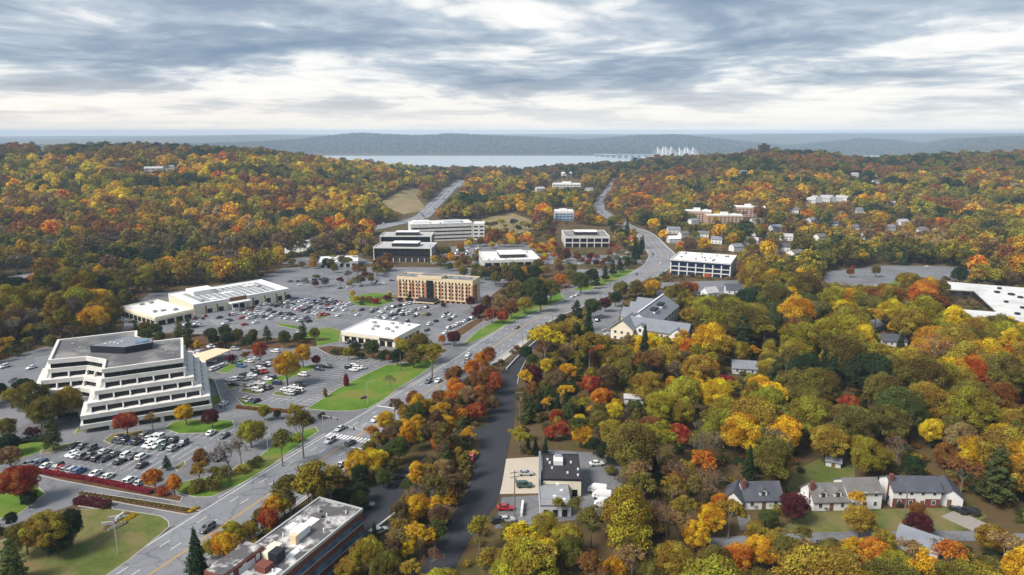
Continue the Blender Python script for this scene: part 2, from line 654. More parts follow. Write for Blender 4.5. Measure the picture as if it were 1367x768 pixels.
class Road:
    def __init__(s, name, pts, material, dz, label, step=6.0, margin=2.0):
        s.line = smooth_line(pts, step)
        s.dz = dz
        d = np.gradient(s.line[:, :2], axis=0)
        d /= np.linalg.norm(d, axis=1)[:, None]
        s.t = d
        s.n = np.stack([d[:, 1], -d[:, 0]], 1)          # to the right of travel
        L = s.line[:, :2] - s.n * s.line[:, 2:3]
        Rr = s.line[:, :2] + s.n * s.line[:, 2:3]
        s.acc = np.concatenate([[0], np.cumsum(np.linalg.norm(np.diff(s.line[:, :2], axis=0), axis=1))])
        b = MB()
        zc = height(s.line[:, 0], s.line[:, 1]) + dz
        zl = height(L[:, 0], L[:, 1]) + dz
        zr = height(Rr[:, 0], Rr[:, 1]) + dz
        far = s.line[:, 1] > 640                       # level across on the hillsides
        zl = np.where(far, zc, zl); zr = np.where(far, zc, zr)
        n = len(L)
        b.faces([(*L[i], zl[i]) for i in range(n)] + [(*Rr[i], zr[i]) for i in range(n)],
                [(i, n + i, n + i + 1, i + 1) for i in range(n - 1)])
        s.o = tag(b.build(name, material), label, kind='structure')
        s.poly = [tuple(q) for q in L] + [tuple(q) for q in Rr[::-1]]
        block(s.poly, margin)
        s.zc = zc

    def at(s, dist, off):
        x = np.interp(dist, s.acc, s.line[:, 0]); y = np.interp(dist, s.acc, s.line[:, 1])
        tx = np.interp(dist, s.acc, s.t[:, 0]); ty = np.interp(dist, s.acc, s.t[:, 1])
        x += ty * off; y -= tx * off
        z = float(height(x, y)) if y < 640 else float(np.interp(dist, s.acc, s.zc)) - s.dz
        return float(x), float(y), z, math.atan2(ty, tx)

    def near(s, x, y):
        k = int(np.argmin((s.line[:, 0] - x) ** 2 + (s.line[:, 1] - y) ** 2))
        v = np.array([x, y]) - s.line[k, :2]
        return s.acc[k] + float(v @ s.t[k]), float(v @ s.n[k])

    def stripe(s, name, material, off, d0, d1, w=0.15, dash=None, gap=9.0, up=0.02, rel=None):
        """painted line at a sideways offset (rel: share of the half width)"""
        b = MB()
        d = d0
        while d < d1:
            e = min(d1, d + (dash or 8.0))
            q = []
            for dd in (d, e):
                hw = np.interp(dd, s.acc, s.line[:, 2])
                o = off if rel is None else rel * hw
                for sg in (-1, 1):
                    x, y, z, _ = s.at(dd, o + sg * w / 2)
                    q.append((x, y, z + s.dz + up))
            b.poly([q[0], q[1], q[3], q[2]])
            d = e + (gap if dash else 0.0)
        return b.build(name, material, s.o)


main = Road('main_road', [(-103, 62, 11), (-91.5, 100, 11), (-79.7, 132.3, 11), (-68.3, 165, 11), (-55.6, 200.2, 11), (-30.1, 265.4, 10.6), (-23.3, 284.8, 10.3),
                     (0.2, 352.5, 10.2), (18, 398, 10.4), (62, 474, 10.6), (116, 570, 12.5), (147, 660, 13), (153, 722, 12), (158, 812, 10.5), (149, 885, 9),
                     (139, 1022, 9), (140, 1106, 9.5), (168, 1255, 9.5), (218, 1480, 10), (250, 1640, 10)], M['asphalt_road'], 0.10,
            'wide grey multi lane road with worn markings sweeping down the valley', step=8.0)
for k, (rel, w) in enumerate(((-0.93, 0.2), (0.93, 0.2))):
    main.stripe('edge_line', M['paint_white'], 0, 70, 950, w, rel=rel)
for off in (-0.22, 0.22):
    main.stripe('centre_line', M['paint_yellow'], off, 60, 1000, 0.22)
for off in (-7.0, -3.6, 3.6, 7.0):
    main.stripe('lane_dash', M['paint_white'], off, 60, 640, 0.17, 3.2, 8.5)
for off in (-6.0, 6.0):
    main.stripe('lane_dash', M['paint_white'], off, 640, 1400, 0.3, 4.0, 8.0)


def world_line(px, half):
    return [(*G(a, c)[:2], half if np.isscalar(half) else half[i]) for i, (a, c) in enumerate(px)]


side = Road('side_road', world_line([(552, 822), (573, 785), (589, 752), (613, 708), (638, 674), (648, 648), (658, 603), (668, 565), (673, 535), (681, 502), (692, 482), (708, 464), (722, 450)],
                                    [3.7, 3.7, 3.7, 4.0] + [4.6] * 5 + [4.2, 3.6, 2.6, 1.6]), M['asphalt_new'], 0.07, 'freshly paved dark side road beside the main road', step=4.0)
side.stripe('edge_line', M['paint_white'], 0, 150, 205, 0.15, rel=0.9)
hwy = Road('highway', world_line([(-140, 398), (0, 377), (50, 368), (110, 362), (200, 352), (240, 349), (330, 338), (400, 326), (450, 316), (520, 301), (561, 291), (576, 277), (592, 262), (617, 241)],
                                 [15, 15, 15, 15, 14, 14, 13, 13, 13, 13, 12, 12, 12, 14]), M['asphalt_road'], 0.5, 'highway running along the foot of the wooded hill', step=20.0, margin=5)
hwy.stripe('median_barrier_line', M['concrete'], 0, 20, 2600, 0.9, up=0.05)
for off in (-7.5, 7.5):
    hwy.stripe('lane_dash', M['paint_white'], off, 20, 2600, 0.35, 5.0, 9.0)

# asphalt of the office and shopping area, and the beds, lawns and islands laid on it
sheet('parking_ground', [(-150, 770), (-40, 720), (20, 700), (106, 672), (190, 690), (226, 705), (262, 692), (290, 672), (350, 645), (436, 587), (505, 556), (540, 528), (590, 496), (632, 471), (690, 439), (756, 409),
                         (796, 393), (835, 374), (850, 361), (640, 358), (560, 357), (480, 357), (380, 357), (330, 380), (200, 392), (170, 414), (164, 440), (150, 453), (60, 463), (0, 482), (-150, 512)], M['asphalt'], 0.04,
      'grey asphalt of the parking lots between the offices and shops')
BEDS = [
    ('lawn', 'lawn', [(409, 546), (423, 538), (450, 520), (483, 503), (515, 488), (536, 486), (556, 484), (575, 480), (584, 483), (560, 501), (531, 519), (512, 534), (494, 545), (470, 549), (440, 549)], 'bright green lawn in the bend of the main road'),
    ('lawn', 'lawn', [(235, 657), (262, 664), (284, 663), (342, 637), (380, 608), (425, 576), (421, 571), (398, 577), (368, 592), (345, 612), (318, 622), (300, 636), (262, 640), (240, 645)], 'green verge between the car park and the main road'),
    ('lawn', 'lawn_dry', [(100, 681), (146, 680), (190, 686), (214, 690), (224, 697), (225, 704), (173, 747), (131, 776), (60, 815), (-60, 815), (-40, 740), (60, 700)], 'mown lawn round the low entrance sign'),
    ('planting_bed', 'mulch', [(104, 660), (110, 657), (180, 667), (255, 679), (267, 684), (250, 687), (170, 673)], 'narrow planted median in the entrance drive'),
    ('planting_bed', 'mulch', [(34, 629), (45, 622), (120, 636), (200, 650), (243, 664), (240, 670), (160, 656), (80, 641)], 'bed under the long red hedge'),
    ('planting_bed', 'lawn_dry', [(139, 588), (150, 580), (190, 575), (192, 583), (165, 590), (148, 593)], 'kerbed island with the red orange tree'),
    ('planting_bed', 'lawn', [(220, 573), (232, 563), (268, 560), (310, 562), (312, 570), (285, 578), (240, 579)], 'kerbed green island with the golden tree'),
    ('planting_bed', 'lawn_dry', [(233, 624), (246, 616), (247, 621), (237, 629)], 'small kerbed island between the rows of cars'),
    ('planting_bed', 'lawn_dry', [(54, 606), (60, 598), (108, 590), (110, 595), (75, 603)], 'kerbed island at the head of the car park'),
    ('lawn', 'lawn', [(100, 579), (112, 560), (292, 528), (299, 536), (264, 552), (228, 558), (160, 568)], 'lawn in front of the terraced office'),
    ('planting_bed', 'lawn', [(290, 497), (304, 498), (319, 488), (329, 480), (322, 480), (301, 490)], 'green parking island beside the blue bay'),
    ('planting_bed', 'lawn', [(301, 512), (307, 521), (314, 517), (308, 512)], 'small green corner island'),
    ('planting_bed', 'lawn', [(352, 514), (366, 513), (421, 492), (421, 487), (401, 490), (361, 508)], 'green island under the two golden trees'),
    ('planting_bed', 'lawn_dry', [(320, 523), (344, 527), (349, 523), (323, 519)], 'dry grass island at the end of a parking row'),
    ('planting_bed', 'lawn', [(317, 533), (326, 542), (361, 544), (358, 541), (330, 538), (325, 531)], 'green island with three parked cars'),
    ('planting_bed', 'lawn_dry', [(364, 527), (386, 530), (387, 526), (368, 523)], 'dry grass island with white cars'),
    ('planting_bed', 'mulch', [(166, 463), (172, 449), (230, 444), (330, 451), (420, 452), (424, 463), (330, 467), (250, 466)], 'long bed of evergreens below the supermarket'),
    ('lawn', 'lawn', [(392, 457), (410, 443), (440, 437), (455, 442), (453, 456), (425, 462)], 'small lawn beside the white flat shop'),
    ('planting_bed', 'mulch', [(424, 465), (440, 462), (530, 470), (560, 468), (592, 474), (580, 481), (540, 484), (510, 480), (440, 474)], 'bed of trees below the white flat shop'),
    ('lawn', 'lawn', [(617, 461), (640, 440), (690, 414), (748, 391), (753, 400), (686, 430), (640, 453)], 'grass bank along the main road'),
    ('planting_bed', 'mulch', [(636, 425), (650, 400), (690, 366), (745, 356), (775, 366), (760, 384), (690, 411), (650, 430)], 'wooded bed between the hotel and the main road'),
    ('planting_bed', 'lawn', [(464, 397), (500, 391), (520, 394), (526, 403), (500, 410), (470, 407)], 'planted island beside the brick hotel'),
    ('planting_bed', 'lawn', [(762, 388), (800, 372), (826, 361), (847, 361), (838, 368), (790, 388)], 'bed of dark evergreens along the main road'),
    ('planting_bed', 'lawn_dry', [(500, 397.5), (540, 392.5), (543, 395), (505, 401)], 'strip of grass in front of the hotel'),
    ('planting_bed', 'mulch', [(600, 446), (625, 432), (640, 424), (646, 428), (620, 446), (604, 455)], 'bed of dark shrubs at the end of the hotel lot'),
    ('planting_bed', 'lawn', [(370, 431), (398, 436), (412, 440), (408, 442), (372, 435)], 'thin grass island in the supermarket lot'),
    ('planting_bed', 'lawn_dry', [(420, 424), (435, 421), (438, 423), (424, 427)], 'small grass island among parked cars'),
    ('planting_bed', 'lawn_dry', [(466, 417), (474, 413), (476, 415), (468, 419)], 'small grass island at a row end'),
    ('planting_bed', 'lawn_dry', [(560, 421), (572, 416), (574, 418), (562, 424)], 'small grass island in the hotel lot'),
    ('planting_bed', 'lawn', [(0, 598), (30, 588), (80, 585), (50, 605), (20, 615), (-30, 620), (-60, 606)], 'planted corner at the end of the drive'),
    ('planting_bed', 'lawn', [(-60, 645), (0, 632), (38, 640), (60, 660), (20, 690), (-60, 700)], 'planted corner with the orange tree'),
    ('planting_bed', 'mulch', [(106, 676), (112, 669), (148, 675), (150, 681)], 'bed of the dark clipped hedge'),
]
for nm, mt, px, lb in BEDS:
    bed(nm, px, M[mt], lb)

# paved and mown areas on the other side of the main road
sheet('side_car_park', [(478, 690), (486, 656), (503, 646), (568, 606), (573, 614), (548, 645), (531, 668), (521, 705), (490, 730)], M['asphalt_new'], 0.05, 'dark car park hidden between the trees and the brick office')
sheet('shop_apron', [(672, 613), (722, 610), (720, 659), (664, 660)], M['concrete_apron'], 0.06, 'pale concrete forecourt of the dark roofed shop')
sheet('shop_yard', [(670, 664), (720, 661), (724, 600), (812, 606), (832, 625), (830, 665), (800, 690), (720, 700), (660, 706)], M['asphalt'], 0.03, 'asphalt yard around the dark roofed shop')
sheet('side_drive', [(630, 576), (664, 560), (664, 576), (640, 588)], M['asphalt_new'], 0.05, 'dark drive leaving the side road')
sheet('lodge_lot', [(766, 442), (796, 412), (832, 400), (826, 425), (818, 455), (790, 458)], M['asphalt'], 0.05, 'car park beside the gabled lodge')
sheet('glass_office_lot', [(868, 378), (985, 374), (990, 394), (940, 402), (880, 400)], M['asphalt'], 0.05, 'car park below the navy glass office')
sheet('school_lot', [(1085, 377), (1105, 362), (1180, 355), (1260, 355.5), (1312, 362), (1302, 372), (1262, 375), (1230, 371), (1190, 378), (1150, 384), (1100, 384)], M['asphalt'], 0.05, 'large empty car park beside the flat school')
bed('lawn', [(1184, 379), (1200, 374), (1240, 373), (1262, 380), (1262, 392), (1240, 402), (1215, 396)], M['lawn'], 'lawn and trees inside the curving school drive', kerb=False)
sheet('lawn', [(1040, 706), (1086, 684), (1180, 680), (1300, 676), (1318, 690), (1262, 722), (1100, 726)], M['lawn_dry'], 0.05, 'front lawns of the white houses')
sheet('back_lawn', [(1050, 652), (1062, 628), (1100, 610), (1140, 622), (1142, 645), (1090, 650)], M['lawn_dry'], 0.05, 'mown yard behind the white houses')
sheet('driveway', [(1256, 690), (1276, 681), (1330, 705), (1308, 714)], M['gravel'], 0.07, 'pale driveway of the brick and white house')
sheet('driveway', [(984, 690), (1000, 687), (1008, 708), (988, 708)], M['asphalt'], 0.07, 'dark driveway of the small grey roofed house')
street = Road('street', world_line([(930, 728), (1000, 722), (1100, 718), (1200, 716), (1300, 716), (1420, 722)], 2.3), M['asphalt'], 0.06, 'narrow street in front of the white houses')
drive = Road('school_drive', world_line([(1172, 381), (1190, 390), (1206, 402), (1232, 412), (1262, 414)], 3.4), M['concrete'], 0.09, 'pale drive curving up to the school')
# beyond the shops
sheet('office_lot', [(575, 353), (600, 330), (690, 322), (740, 340), (850, 342), (860, 353)], M['asphalt'], 0.06, 'car park between the far offices', margin=1)
sheet('meadow', [(507, 271), (530, 258), (545, 252), (562, 252), (556, 262), (570, 280), (540, 287), (522, 281)], M['meadow'], 0.4, 'pale rough meadow beside the highway', margin=4)
sheet('meadow', [(642, 292), (684, 285), (708, 294), (716, 306), (690, 313), (650, 306)], M['meadow'], 0.4, 'pale rough meadow behind the long white office', margin=4)
sheet('depot_yard', [(375, 353), (395, 345), (470, 340), (500, 352)], M['asphalt'], 0.06, 'grey yard behind the supermarket')
sheet('truck_lot', [(330, 336), (360, 328), (440, 318), (450, 326), (400, 338), (340, 344)], M['concrete'], 0.7, 'pale lot by the highway', margin=3)

# ================================================================== buildings
EXTRA_SEEN = []
mat('white_concrete', (0.66, 0.645, 0.61), 0.85, 0.10, 0.9, stain=(0.47, 0.45, 0.42), stain_scale=0.16, stain_amt=0.45)
mat('white_roof', (0.73, 0.73, 0.72), 0.8, 0.10, 0.5, stain=(0.47, 0.46, 0.45), stain_scale=0.10, stain_amt=0.6)
mat('grey_roof', (0.17, 0.165, 0.165), 0.9, 0.2, 0.25, stain=(0.34, 0.32, 0.30), stain_scale=0.10, stain_amt=0.75)
mat('annex_roof', (0.27, 0.275, 0.29), 0.85, 0.15, 0.5, stain=(0.19, 0.19, 0.20), stain_scale=0.2, stain_amt=0.6)
mat('school_roof', (0.60, 0.60, 0.59), 0.85, 0.12, 0.4, stain=(0.40, 0.40, 0.39), stain_scale=0.06, stain_amt=0.6)
mat('office_roof', (0.105, 0.105, 0.112), 0.9, 0.2, 0.25, stain=(0.34, 0.32, 0.30), stain_scale=0.07, stain_amt=0.55)
mat('pale_grey_roof', (0.42, 0.42, 0.43), 0.85, 0.15, 0.3, stain=(0.26, 0.26, 0.27), stain_scale=0.12, stain_amt=0.6)
mat('worn_roof', (0.10, 0.095, 0.10), 0.9, 0.35, 0.8, stain=(0.62, 0.60, 0.58), stain_scale=0.22, stain_amt=0.9)
mat('black_roof', (0.035, 0.033, 0.038), 0.9, 0.25, 0.6, stain=(0.06, 0.058, 0.062), stain_scale=0.2)
mat('slate_roof', (0.20, 0.215, 0.245), 0.9, 0.16, 1.2, stain=(0.15, 0.16, 0.185), stain_scale=0.25)
mat('shingle_dark', (0.075, 0.08, 0.10), 0.9, 0.25, 1.5, stain=(0.11, 0.115, 0.13), stain_scale=0.3)
mat('shingle_grey', (0.16, 0.155, 0.15), 0.9, 0.25, 1.5, stain=(0.11, 0.105, 0.10), stain_scale=0.3)
mat('dark_metal', (0.022, 0.024, 0.032), 0.55, 0.2, 0.5)
mat('grey_metal', (0.33, 0.34, 0.36), 0.5, 0.12, 0.6, metal=0.3)
mat('galvanised', (0.50, 0.51, 0.50), 0.5, 0.1, 0.8, metal=0.4)
mat('brick_red', (0.17, 0.06, 0.045), 0.9, 0.25, 3.0)
mat('brick_orange', (0.42, 0.205, 0.115), 0.9, 0.15, 2.0)
mat('brick_tan', (0.42, 0.29, 0.22), 0.9, 0.15, 2.0)
mat('cream', (0.66, 0.54, 0.36), 0.85, 0.06, 0.5)
mat('cream_pale', (0.74, 0.68, 0.52), 0.85, 0.06, 0.5)
mat('siding_white', (0.70, 0.70, 0.69), 0.75, 0.06, 2.0)
mat('siding_grey', (0.50, 0.52, 0.54), 0.8, 0.08, 2.0)
mat('wood_brown', (0.16, 0.09, 0.05), 0.85, 0.2, 2.0)
mat('red_paint', (0.48, 0.05, 0.03), 0.6, 0.1, 1.0)
mat('pale_blue', (0.40, 0.50, 0.66), 0.7, 0.08, 0.5)
mat('solar_panel', (0.075, 0.085, 0.11), 0.35, 0.2, 0.5)
mat('dark_bronze', (0.045, 0.038, 0.034), 0.5, 0.2, 0.5)
glass('glass_dark')
glass('glass_navy', (0.008, 0.016, 0.045), 0.06)
glass('glass_blue', (0.05, 0.10, 0.15), 0.12)
glass('glass_house', (0.03, 0.035, 0.045), 0.1)


def gabs(px, py, za):
    dx, dy, dz = _ray(px, py)
    t = (za - CAMZ) / dz
    return dx * t, dy * t


class Bld:
    """a building frame: local x along the front, y into the depth, z up; origin at the middle of the front's foot"""
    def __init__(s, name, FL, FR, depth, h, zg, label, cat='building', group=None, seen=1.0, margin=3.0):
        FL = Vector(FL); FR = Vector(FR)
        d = FR - FL
        s.w = d.length
        s.d = depth
        s.h = h
        c = (FL + FR) / 2
        s.o = empty(name, (c.x, c.y, zg), math.atan2(d.y, d.x))
        s.zg = zg
        tag(s.o, label, cat, group)
        n = Vector((-d.y, d.x)).normalized()
        cs = [FL, FR, FR + n * depth, FL + n * depth]
        s.cs = cs
        block(cs, margin)
        if seen:
            pts = [proj(q.x, q.y, zg + z_) for q in cs for z_ in (h * (1 - seen), h)]
            xs = [float(p[0]) for p in pts]; ys = [float(p[1]) for p in pts]
            # hull of the projected box
            P = sorted(set((round(a, 1), round(b_, 1)) for a, b_ in zip(xs, ys)))

            def half(P):
                r = []
                for p in P:
                    while len(r) > 1 and (r[-1][0] - r[-2][0]) * (p[1] - r[-2][1]) - (r[-1][1] - r[-2][1]) * (p[0] - r[-2][0]) <= 0:
                        r.pop()
                    r.append(p)
                return r[:-1]
            hull = half(P) + half(P[::-1])
            EXTRA_SEEN.append((hull, min(q.y for q in cs)))

    def box(s, name, x0, x1, y0, y1, z0, z1, m, parent=None):
        p = parent or s.o
        if parent is not None:       # keep coordinates in the thing's frame
            o = ubox(name, p, (0, 0, 0), (1, 1, 1), M[m])
            o.matrix_parent_inverse = Matrix.LocRotScale(p.location, p.rotation_euler, p.scale).inverted()
            o.location = ((x0 + x1) / 2, (y0 + y1) / 2, (z0 + z1) / 2)
            o.scale = (x1 - x0, y1 - y0, z1 - z0)
            return o
        return ubox(name, p, ((x0 + x1) / 2, (y0 + y1) / 2, (z0 + z1) / 2), (x1 - x0, y1 - y0, z1 - z0), M[m])

    def face(s, f, a0, a1, z0, z1, t0, t1):
        """box limits on a face: a along it (0..length, seen from outside left to right), t outwards"""
        W2 = s.w / 2
        if f == 'f': return (-W2 + a0, -W2 + a1, -t1, -t0, z0, z1)
        if f == 'r': return (W2 + t0, W2 + t1, a0, a1, z0, z1)
        if f == 'l': return (-W2 - t1, -W2 - t0, s.d - a1, s.d - a0, z0, z1)
        return (W2 - a1, W2 - a0, s.d + t0, s.d + t1, z0, z1)

    def on(s, name, f, a0, a1, z0, z1, t0, t1, m, parent=None):
        return s.box(name, *s.face(f, a0, a1, z0, z1, t0, t1), m, parent)

    def length(s, f):
        return s.w if f in 'fb' else s.d

    def windows(s, f, cols, rows, m='glass_dark', t=0.04, name='window'):
        """cols: list of (a0, a1); rows: list of (z0, z1)"""
        for a0, a1 in cols:
            for z0, z1 in rows:
                s.on(name, f, a0, a1, z0, z1, -0.02, t, m)

    def flat_roof(s, m, par='white_concrete', ph=0.7, pt=0.35, over=0.0):
        W2 = s.w / 2
        s.box('roof', -W2 + pt, W2 - pt, pt, s.d - pt, s.h - 0.3, s.h + 0.05, m)
        b = MB()
        z0, z1 = s.h - 0.35, s.h + ph
        b.box(-W2 - over, W2 + over, -over, pt, z0, z1); b.box(-W2 - over, W2 + over, s.d - pt, s.d + over, z0, z1)
        b.box(-W2 - over, -W2 + pt, pt, s.d - pt, z0, z1); b.box(W2 - pt, W2 + over, pt, s.d - pt, z0, z1)
        b.build('parapet', M[par], s.o)

    def unit(s, x, y, sx, sy, sz, m='grey_metal', z=None, name='roof_unit'):
        z = s.h + 0.05 if z is None else z
        return s.box(name, x - sx / 2, x + sx / 2, y - sy / 2, y + sy / 2, z, z + sz, m)

    def units(s, n, seed, lo=0.8, hi=2.2, m='grey_metal', inset=3.0):
        rd = random.Random(seed)
        for _ in range(n):
            a, c = rd.uniform(lo, hi), rd.uniform(lo, hi)
            s.unit(rd.uniform(-s.w / 2 + inset, s.w / 2 - inset), rd.uniform(inset, s.d - inset), a, c, rd.uniform(0.6, 1.3), m)


def spread(L, n, share=0.6, lead=0.0):
    """n openings along a length"""
    p = (L - 2 * lead) / n
    return [(lead + i * p + p * (1 - share) / 2, lead + i * p + p * (1 + share) / 2) for i in range(n)]


def roof_frame(px, h, zg=None, up=None):
    """front corners and depth from the roof corners seen (front left, front right, back right, back left)"""
    if zg is None:
        a = G(*px[0], h); b_ = G(*px[1], h)
        zg = (a[2] + b_[2]) / 2
    q = [Vector(gabs(*p, zg + h)) for p in px]
    u = (q[1] - q[0]).normalized()
    n = Vector((-u.y, u.x))
    dep = sum((c - q[0]).dot(n) for c in q[2:]) / len(q[2:])
    return q[0], q[1], dep, zg


# ---------------------------------------------------- white terraced office
def terraced_office():
    zg = -4.9
    a = Vector(gabs(135.6, 493.5, zg + 20)); b_ = Vector(gabs(244, 479, zg + 20))
    e = (b_ - a).normalized()
    rt = empty('terraced_office', (a.x, a.y, zg), math.atan2(e.y, e.x))
    tag(rt, 'white concrete office with stepped terraces, dark window bands and flat grey roof', 'office')
    plan = [(0, 0), (25.6, 0), (26.4, 28.5), (16, 28.5), (10, 39), (10, 48), (-17.8, 48), (-17.8, 20), (-6, 18.3), (0, 11.3)]
    st, bh = 3.25, 1.5
    steps = [0, 0.45, 2.7, 5.0, 7.3, 7.7, 7.7]
    n = len(plan)
    H0 = 20.0
    white = M['white_concrete']
    # parapet ring and roof
    o0, i0 = offset_poly(plan, 0.0), offset_poly(plan, -0.9)
    ring = MB()
    v = [(*p, H0 - bh) for p in o0] + [(*p, H0 + 0.1) for p in o0] + [(*p, H0 + 0.1) for p in i0] + [(*p, H0 - 0.7) for p in i0]
    ring.faces(v, [(k * n + i, k * n + (i + 1) % n, (k + 1) * n + (i + 1) % n, (k + 1) * n + i) for k in range(3) for i in range(n)])
    ring.build('parapet', white, rt)
    MB().poly([(*p, H0 - 0.55) for p in offset_poly(plan, -0.85)]).build('roof', M['office_roof'], rt)
    for k in range(6):
        ztop = H0 - k * st
        off = steps[k]
        if k:
            MB().prism(offset_poly(plan, off), ztop - bh, ztop, True, True).build('terrace_band', white, rt)
        if k == 5: break
        g = offset_poly(plan, off - 0.5)
        step = steps[k + 1] - off
        up = offset_poly(plan, off)
        zb = ztop - st; zt = ztop - bh
        for i in range(n):
            A, B = Vector(g[i]), Vector(g[(i + 1) % n])
            L = (B - A).length
            if L < 1.2: continue
            u = (B - A) / L; nn = Vector((u.y, -u.x))
            nb = max(1, round(L / 5.2))
            for j in range(nb):
                p, q = A + u * (L * j / nb + 0.02), A + u * (L * (j + 1) / nb - 0.02)
                MB().hexa([(*p, zb), (*q, zb), (*(q - nn * 0.12), zb), (*(p - nn * 0.12), zb), (*p, zt), (*q, zt), (*(q - nn * 0.12), zt), (*(p - nn * 0.12), zt)]).build('window', M['glass_dark'], rt)
            for j in range(nb + 1 if 0 < k < 4 else 0):
                fins = MB()
                t = min(max(L * j / nb, 0.25), L - 0.25)
                p = A + u * t
                w = u * 0.22
                top = 0.5; bot = min(step + 0.3, 1.5)
                a0, a1 = p - w, p + w
                fins.hexa([(*(a0 + nn * bot), zb), (*(a1 + nn * bot), zb), (*(a1 - nn * .05), zb), (*(a0 - nn * .05), zb),
                           (*(a0 + nn * top), zt), (*(a1 + nn * top), zt), (*(a1 - nn * .05), zt), (*(a0 - nn * .05), zt)])
                fins.build('fin', white, rt)
    # ground storey, set back
    MB().prism(offset_poly(plan, 4.6), -4.0, 2.3, False).build('ground_storey', M['dark_bronze'], rt)
    col_ring = offset_poly(plan, 6.9)
    for i in range(n):
        A, B = Vector(col_ring[i]), Vector(col_ring[(i + 1) % n])
        L = (B - A).length
        for j in range(max(1, round(L / 8.0))):
            p = A + (B - A) * ((j + 0.02) / max(1, round(L / 8.0)))
            ubox('column', rt, (p.x, p.y, -0.7), (1.1, 1.1, 6.4), white)
    # black plant house on the roof
    ph = [(-3.5, 27.5), (5.5, 19.0), (9, 22.6), (16.5, 22.0), (17.5, 28.5), (9.5, 32.0), (3.5, 36)]
    ph = [(-5, 25.5), (6.5, 17.5), (15.5, 19.5), (15.8, 25.0), (7.0, 33.0)]
    hs = MB().prism(ph, H0 - 0.6, H0 + 2.1, False).build('plant_house', M['dark_metal'], rt)
    MB().poly([(*p, H0 + 2.05) for p in ph]).build('plant_roof', M['slate_roof'], hs)
    for x, y in ((0, 24.5), (1.6, 25.6), (3, 24.2), (4.2, 22.4), (5.5, 24.8)):
        ubox('vent', rt, (x, y, H0 + 2.3), (0.7, 0.7, 0.5), M['siding_white'])
    ubox('skylight', rt, (12.3, 22.3, H0 + 2.2), (4.4, 3.4, 0.3), M['glass_blue'])
    for x, y, sz in ((-9, 33, .8), (-7.5, 31.5, .6), (-12, 40, .9), (20, 14, .7), (22.5, 9, .5), (3, 8, .5), (-4, 30, .6), (19, 24, .6)):
        ubox('vent', rt, (x, y, H0 - 0.3), (sz, sz, 0.6), M['galvanised'])
    W = rt.matrix_basis.copy()
    rot = Matrix.Rotation(rt.rotation_euler.z, 2)
    world = [Vector((a.x, a.y)) + rot @ Vector(p) for p in offset_poly(plan, 8)]
    block([tuple(p) for p in world], 2)


terraced_office()

# ---------------------------------------------------- supermarket
def supermarket():
    FL, FR, dep, zg = roof_frame([(258, 408), (386, 386), (342, 374), (204, 397)], 7.0)
    B = Bld('supermarket', FL, FR, dep, 7.0, zg, 'long low white supermarket with dark panels across its flat roof', 'shop', seen=1.0)
    w2 = B.w / 2
    B.box('wall', -w2, w2, 0, B.d, -3, 6.95, 'cream_pale')
    B.flat_roof('white_roof', 'siding_white', 0.5)
    B.on('roof_band', 'f', 0, B.w, 5.6, 6.6, 0, 0.25, 'siding_white')
    for i in range(13):
        for j in range(9):
            if (i, j) in ((5, 4), (6, 4), (10, 7), (11, 7), (2, 1)): continue
            x = -w2 + 6 + i * (B.w - 12) / 13
            B.box('roof_panel', x, x + (B.w - 12) / 13 * 0.8, 5 + j * (B.d - 10) / 9, 5 + j * (B.d - 10) / 9 + 1.1, 7.2, 7.4, 'grey_metal')
    for a in (8, 15, 38, 46, 54, 60):
        B.on('window', 'f', a, a + 3.0, 0.3, 3.4, 0.0, 0.08, 'glass_dark')
        B.on('pier', 'f', a - 1.0, a - 0.4, -1, 5.5, 0, 0.3, 'wood_brown')
    # entrance porch
    B.on('porch_roof', 'f', 21, 34, 4.6, 5.4, 0.25, 5.0, 'siding_white')
    for a in (21.5, 25.6, 29.6, 33.2):
        B.on('porch_post', 'f', a, a + 0.5, -1, 4.6, 4.2, 4.7, 'siding_white')
    B.on('entrance', 'f', 23, 32, 0, 4.3, 0, 0.2, 'glass_dark')
    B.on('sign_panel', 'f', 22, 33, 5.4, 8.0, 0.1, 0.6, 'wood_brown')
    B.box('plant_room', -w2 + 10, -w2 + 24, B.d - 16, B.d - 3, 7, 9.6, 'siding_white')
    B.units(8, 3, 1, 2.6)
    FL, FR, dep, zg2 = roof_frame([(207, 425), (258, 414), (204, 398), (169, 413)], 5.0)
    B2 = Bld('shop_wing', FL, FR, dep, 5.0, zg2, 'lower flat white shop at the end of the supermarket', 'shop')
    w2 = B2.w / 2
    B2.box('wall', -w2, w2, 0, B2.d, -3, 4.95, 'cream_pale')
    B2.flat_roof('white_roof', 'cream_pale', 0.6)
    for f in 'fl':
        L = B2.length(f)
        for a0, a1 in spread(L, int(L / 5), 0.8, 1):
            B2.on('shop_window', f, a0, a1, 0.2, 3.0, 0, 0.06, 'glass_dark')
        B2.on('fascia', f, 0, L, 3.4, 4.9, 0, 0.5, 'cream_pale')
    B2.units(6, 5, 1.2, 2.8)


supermarket()


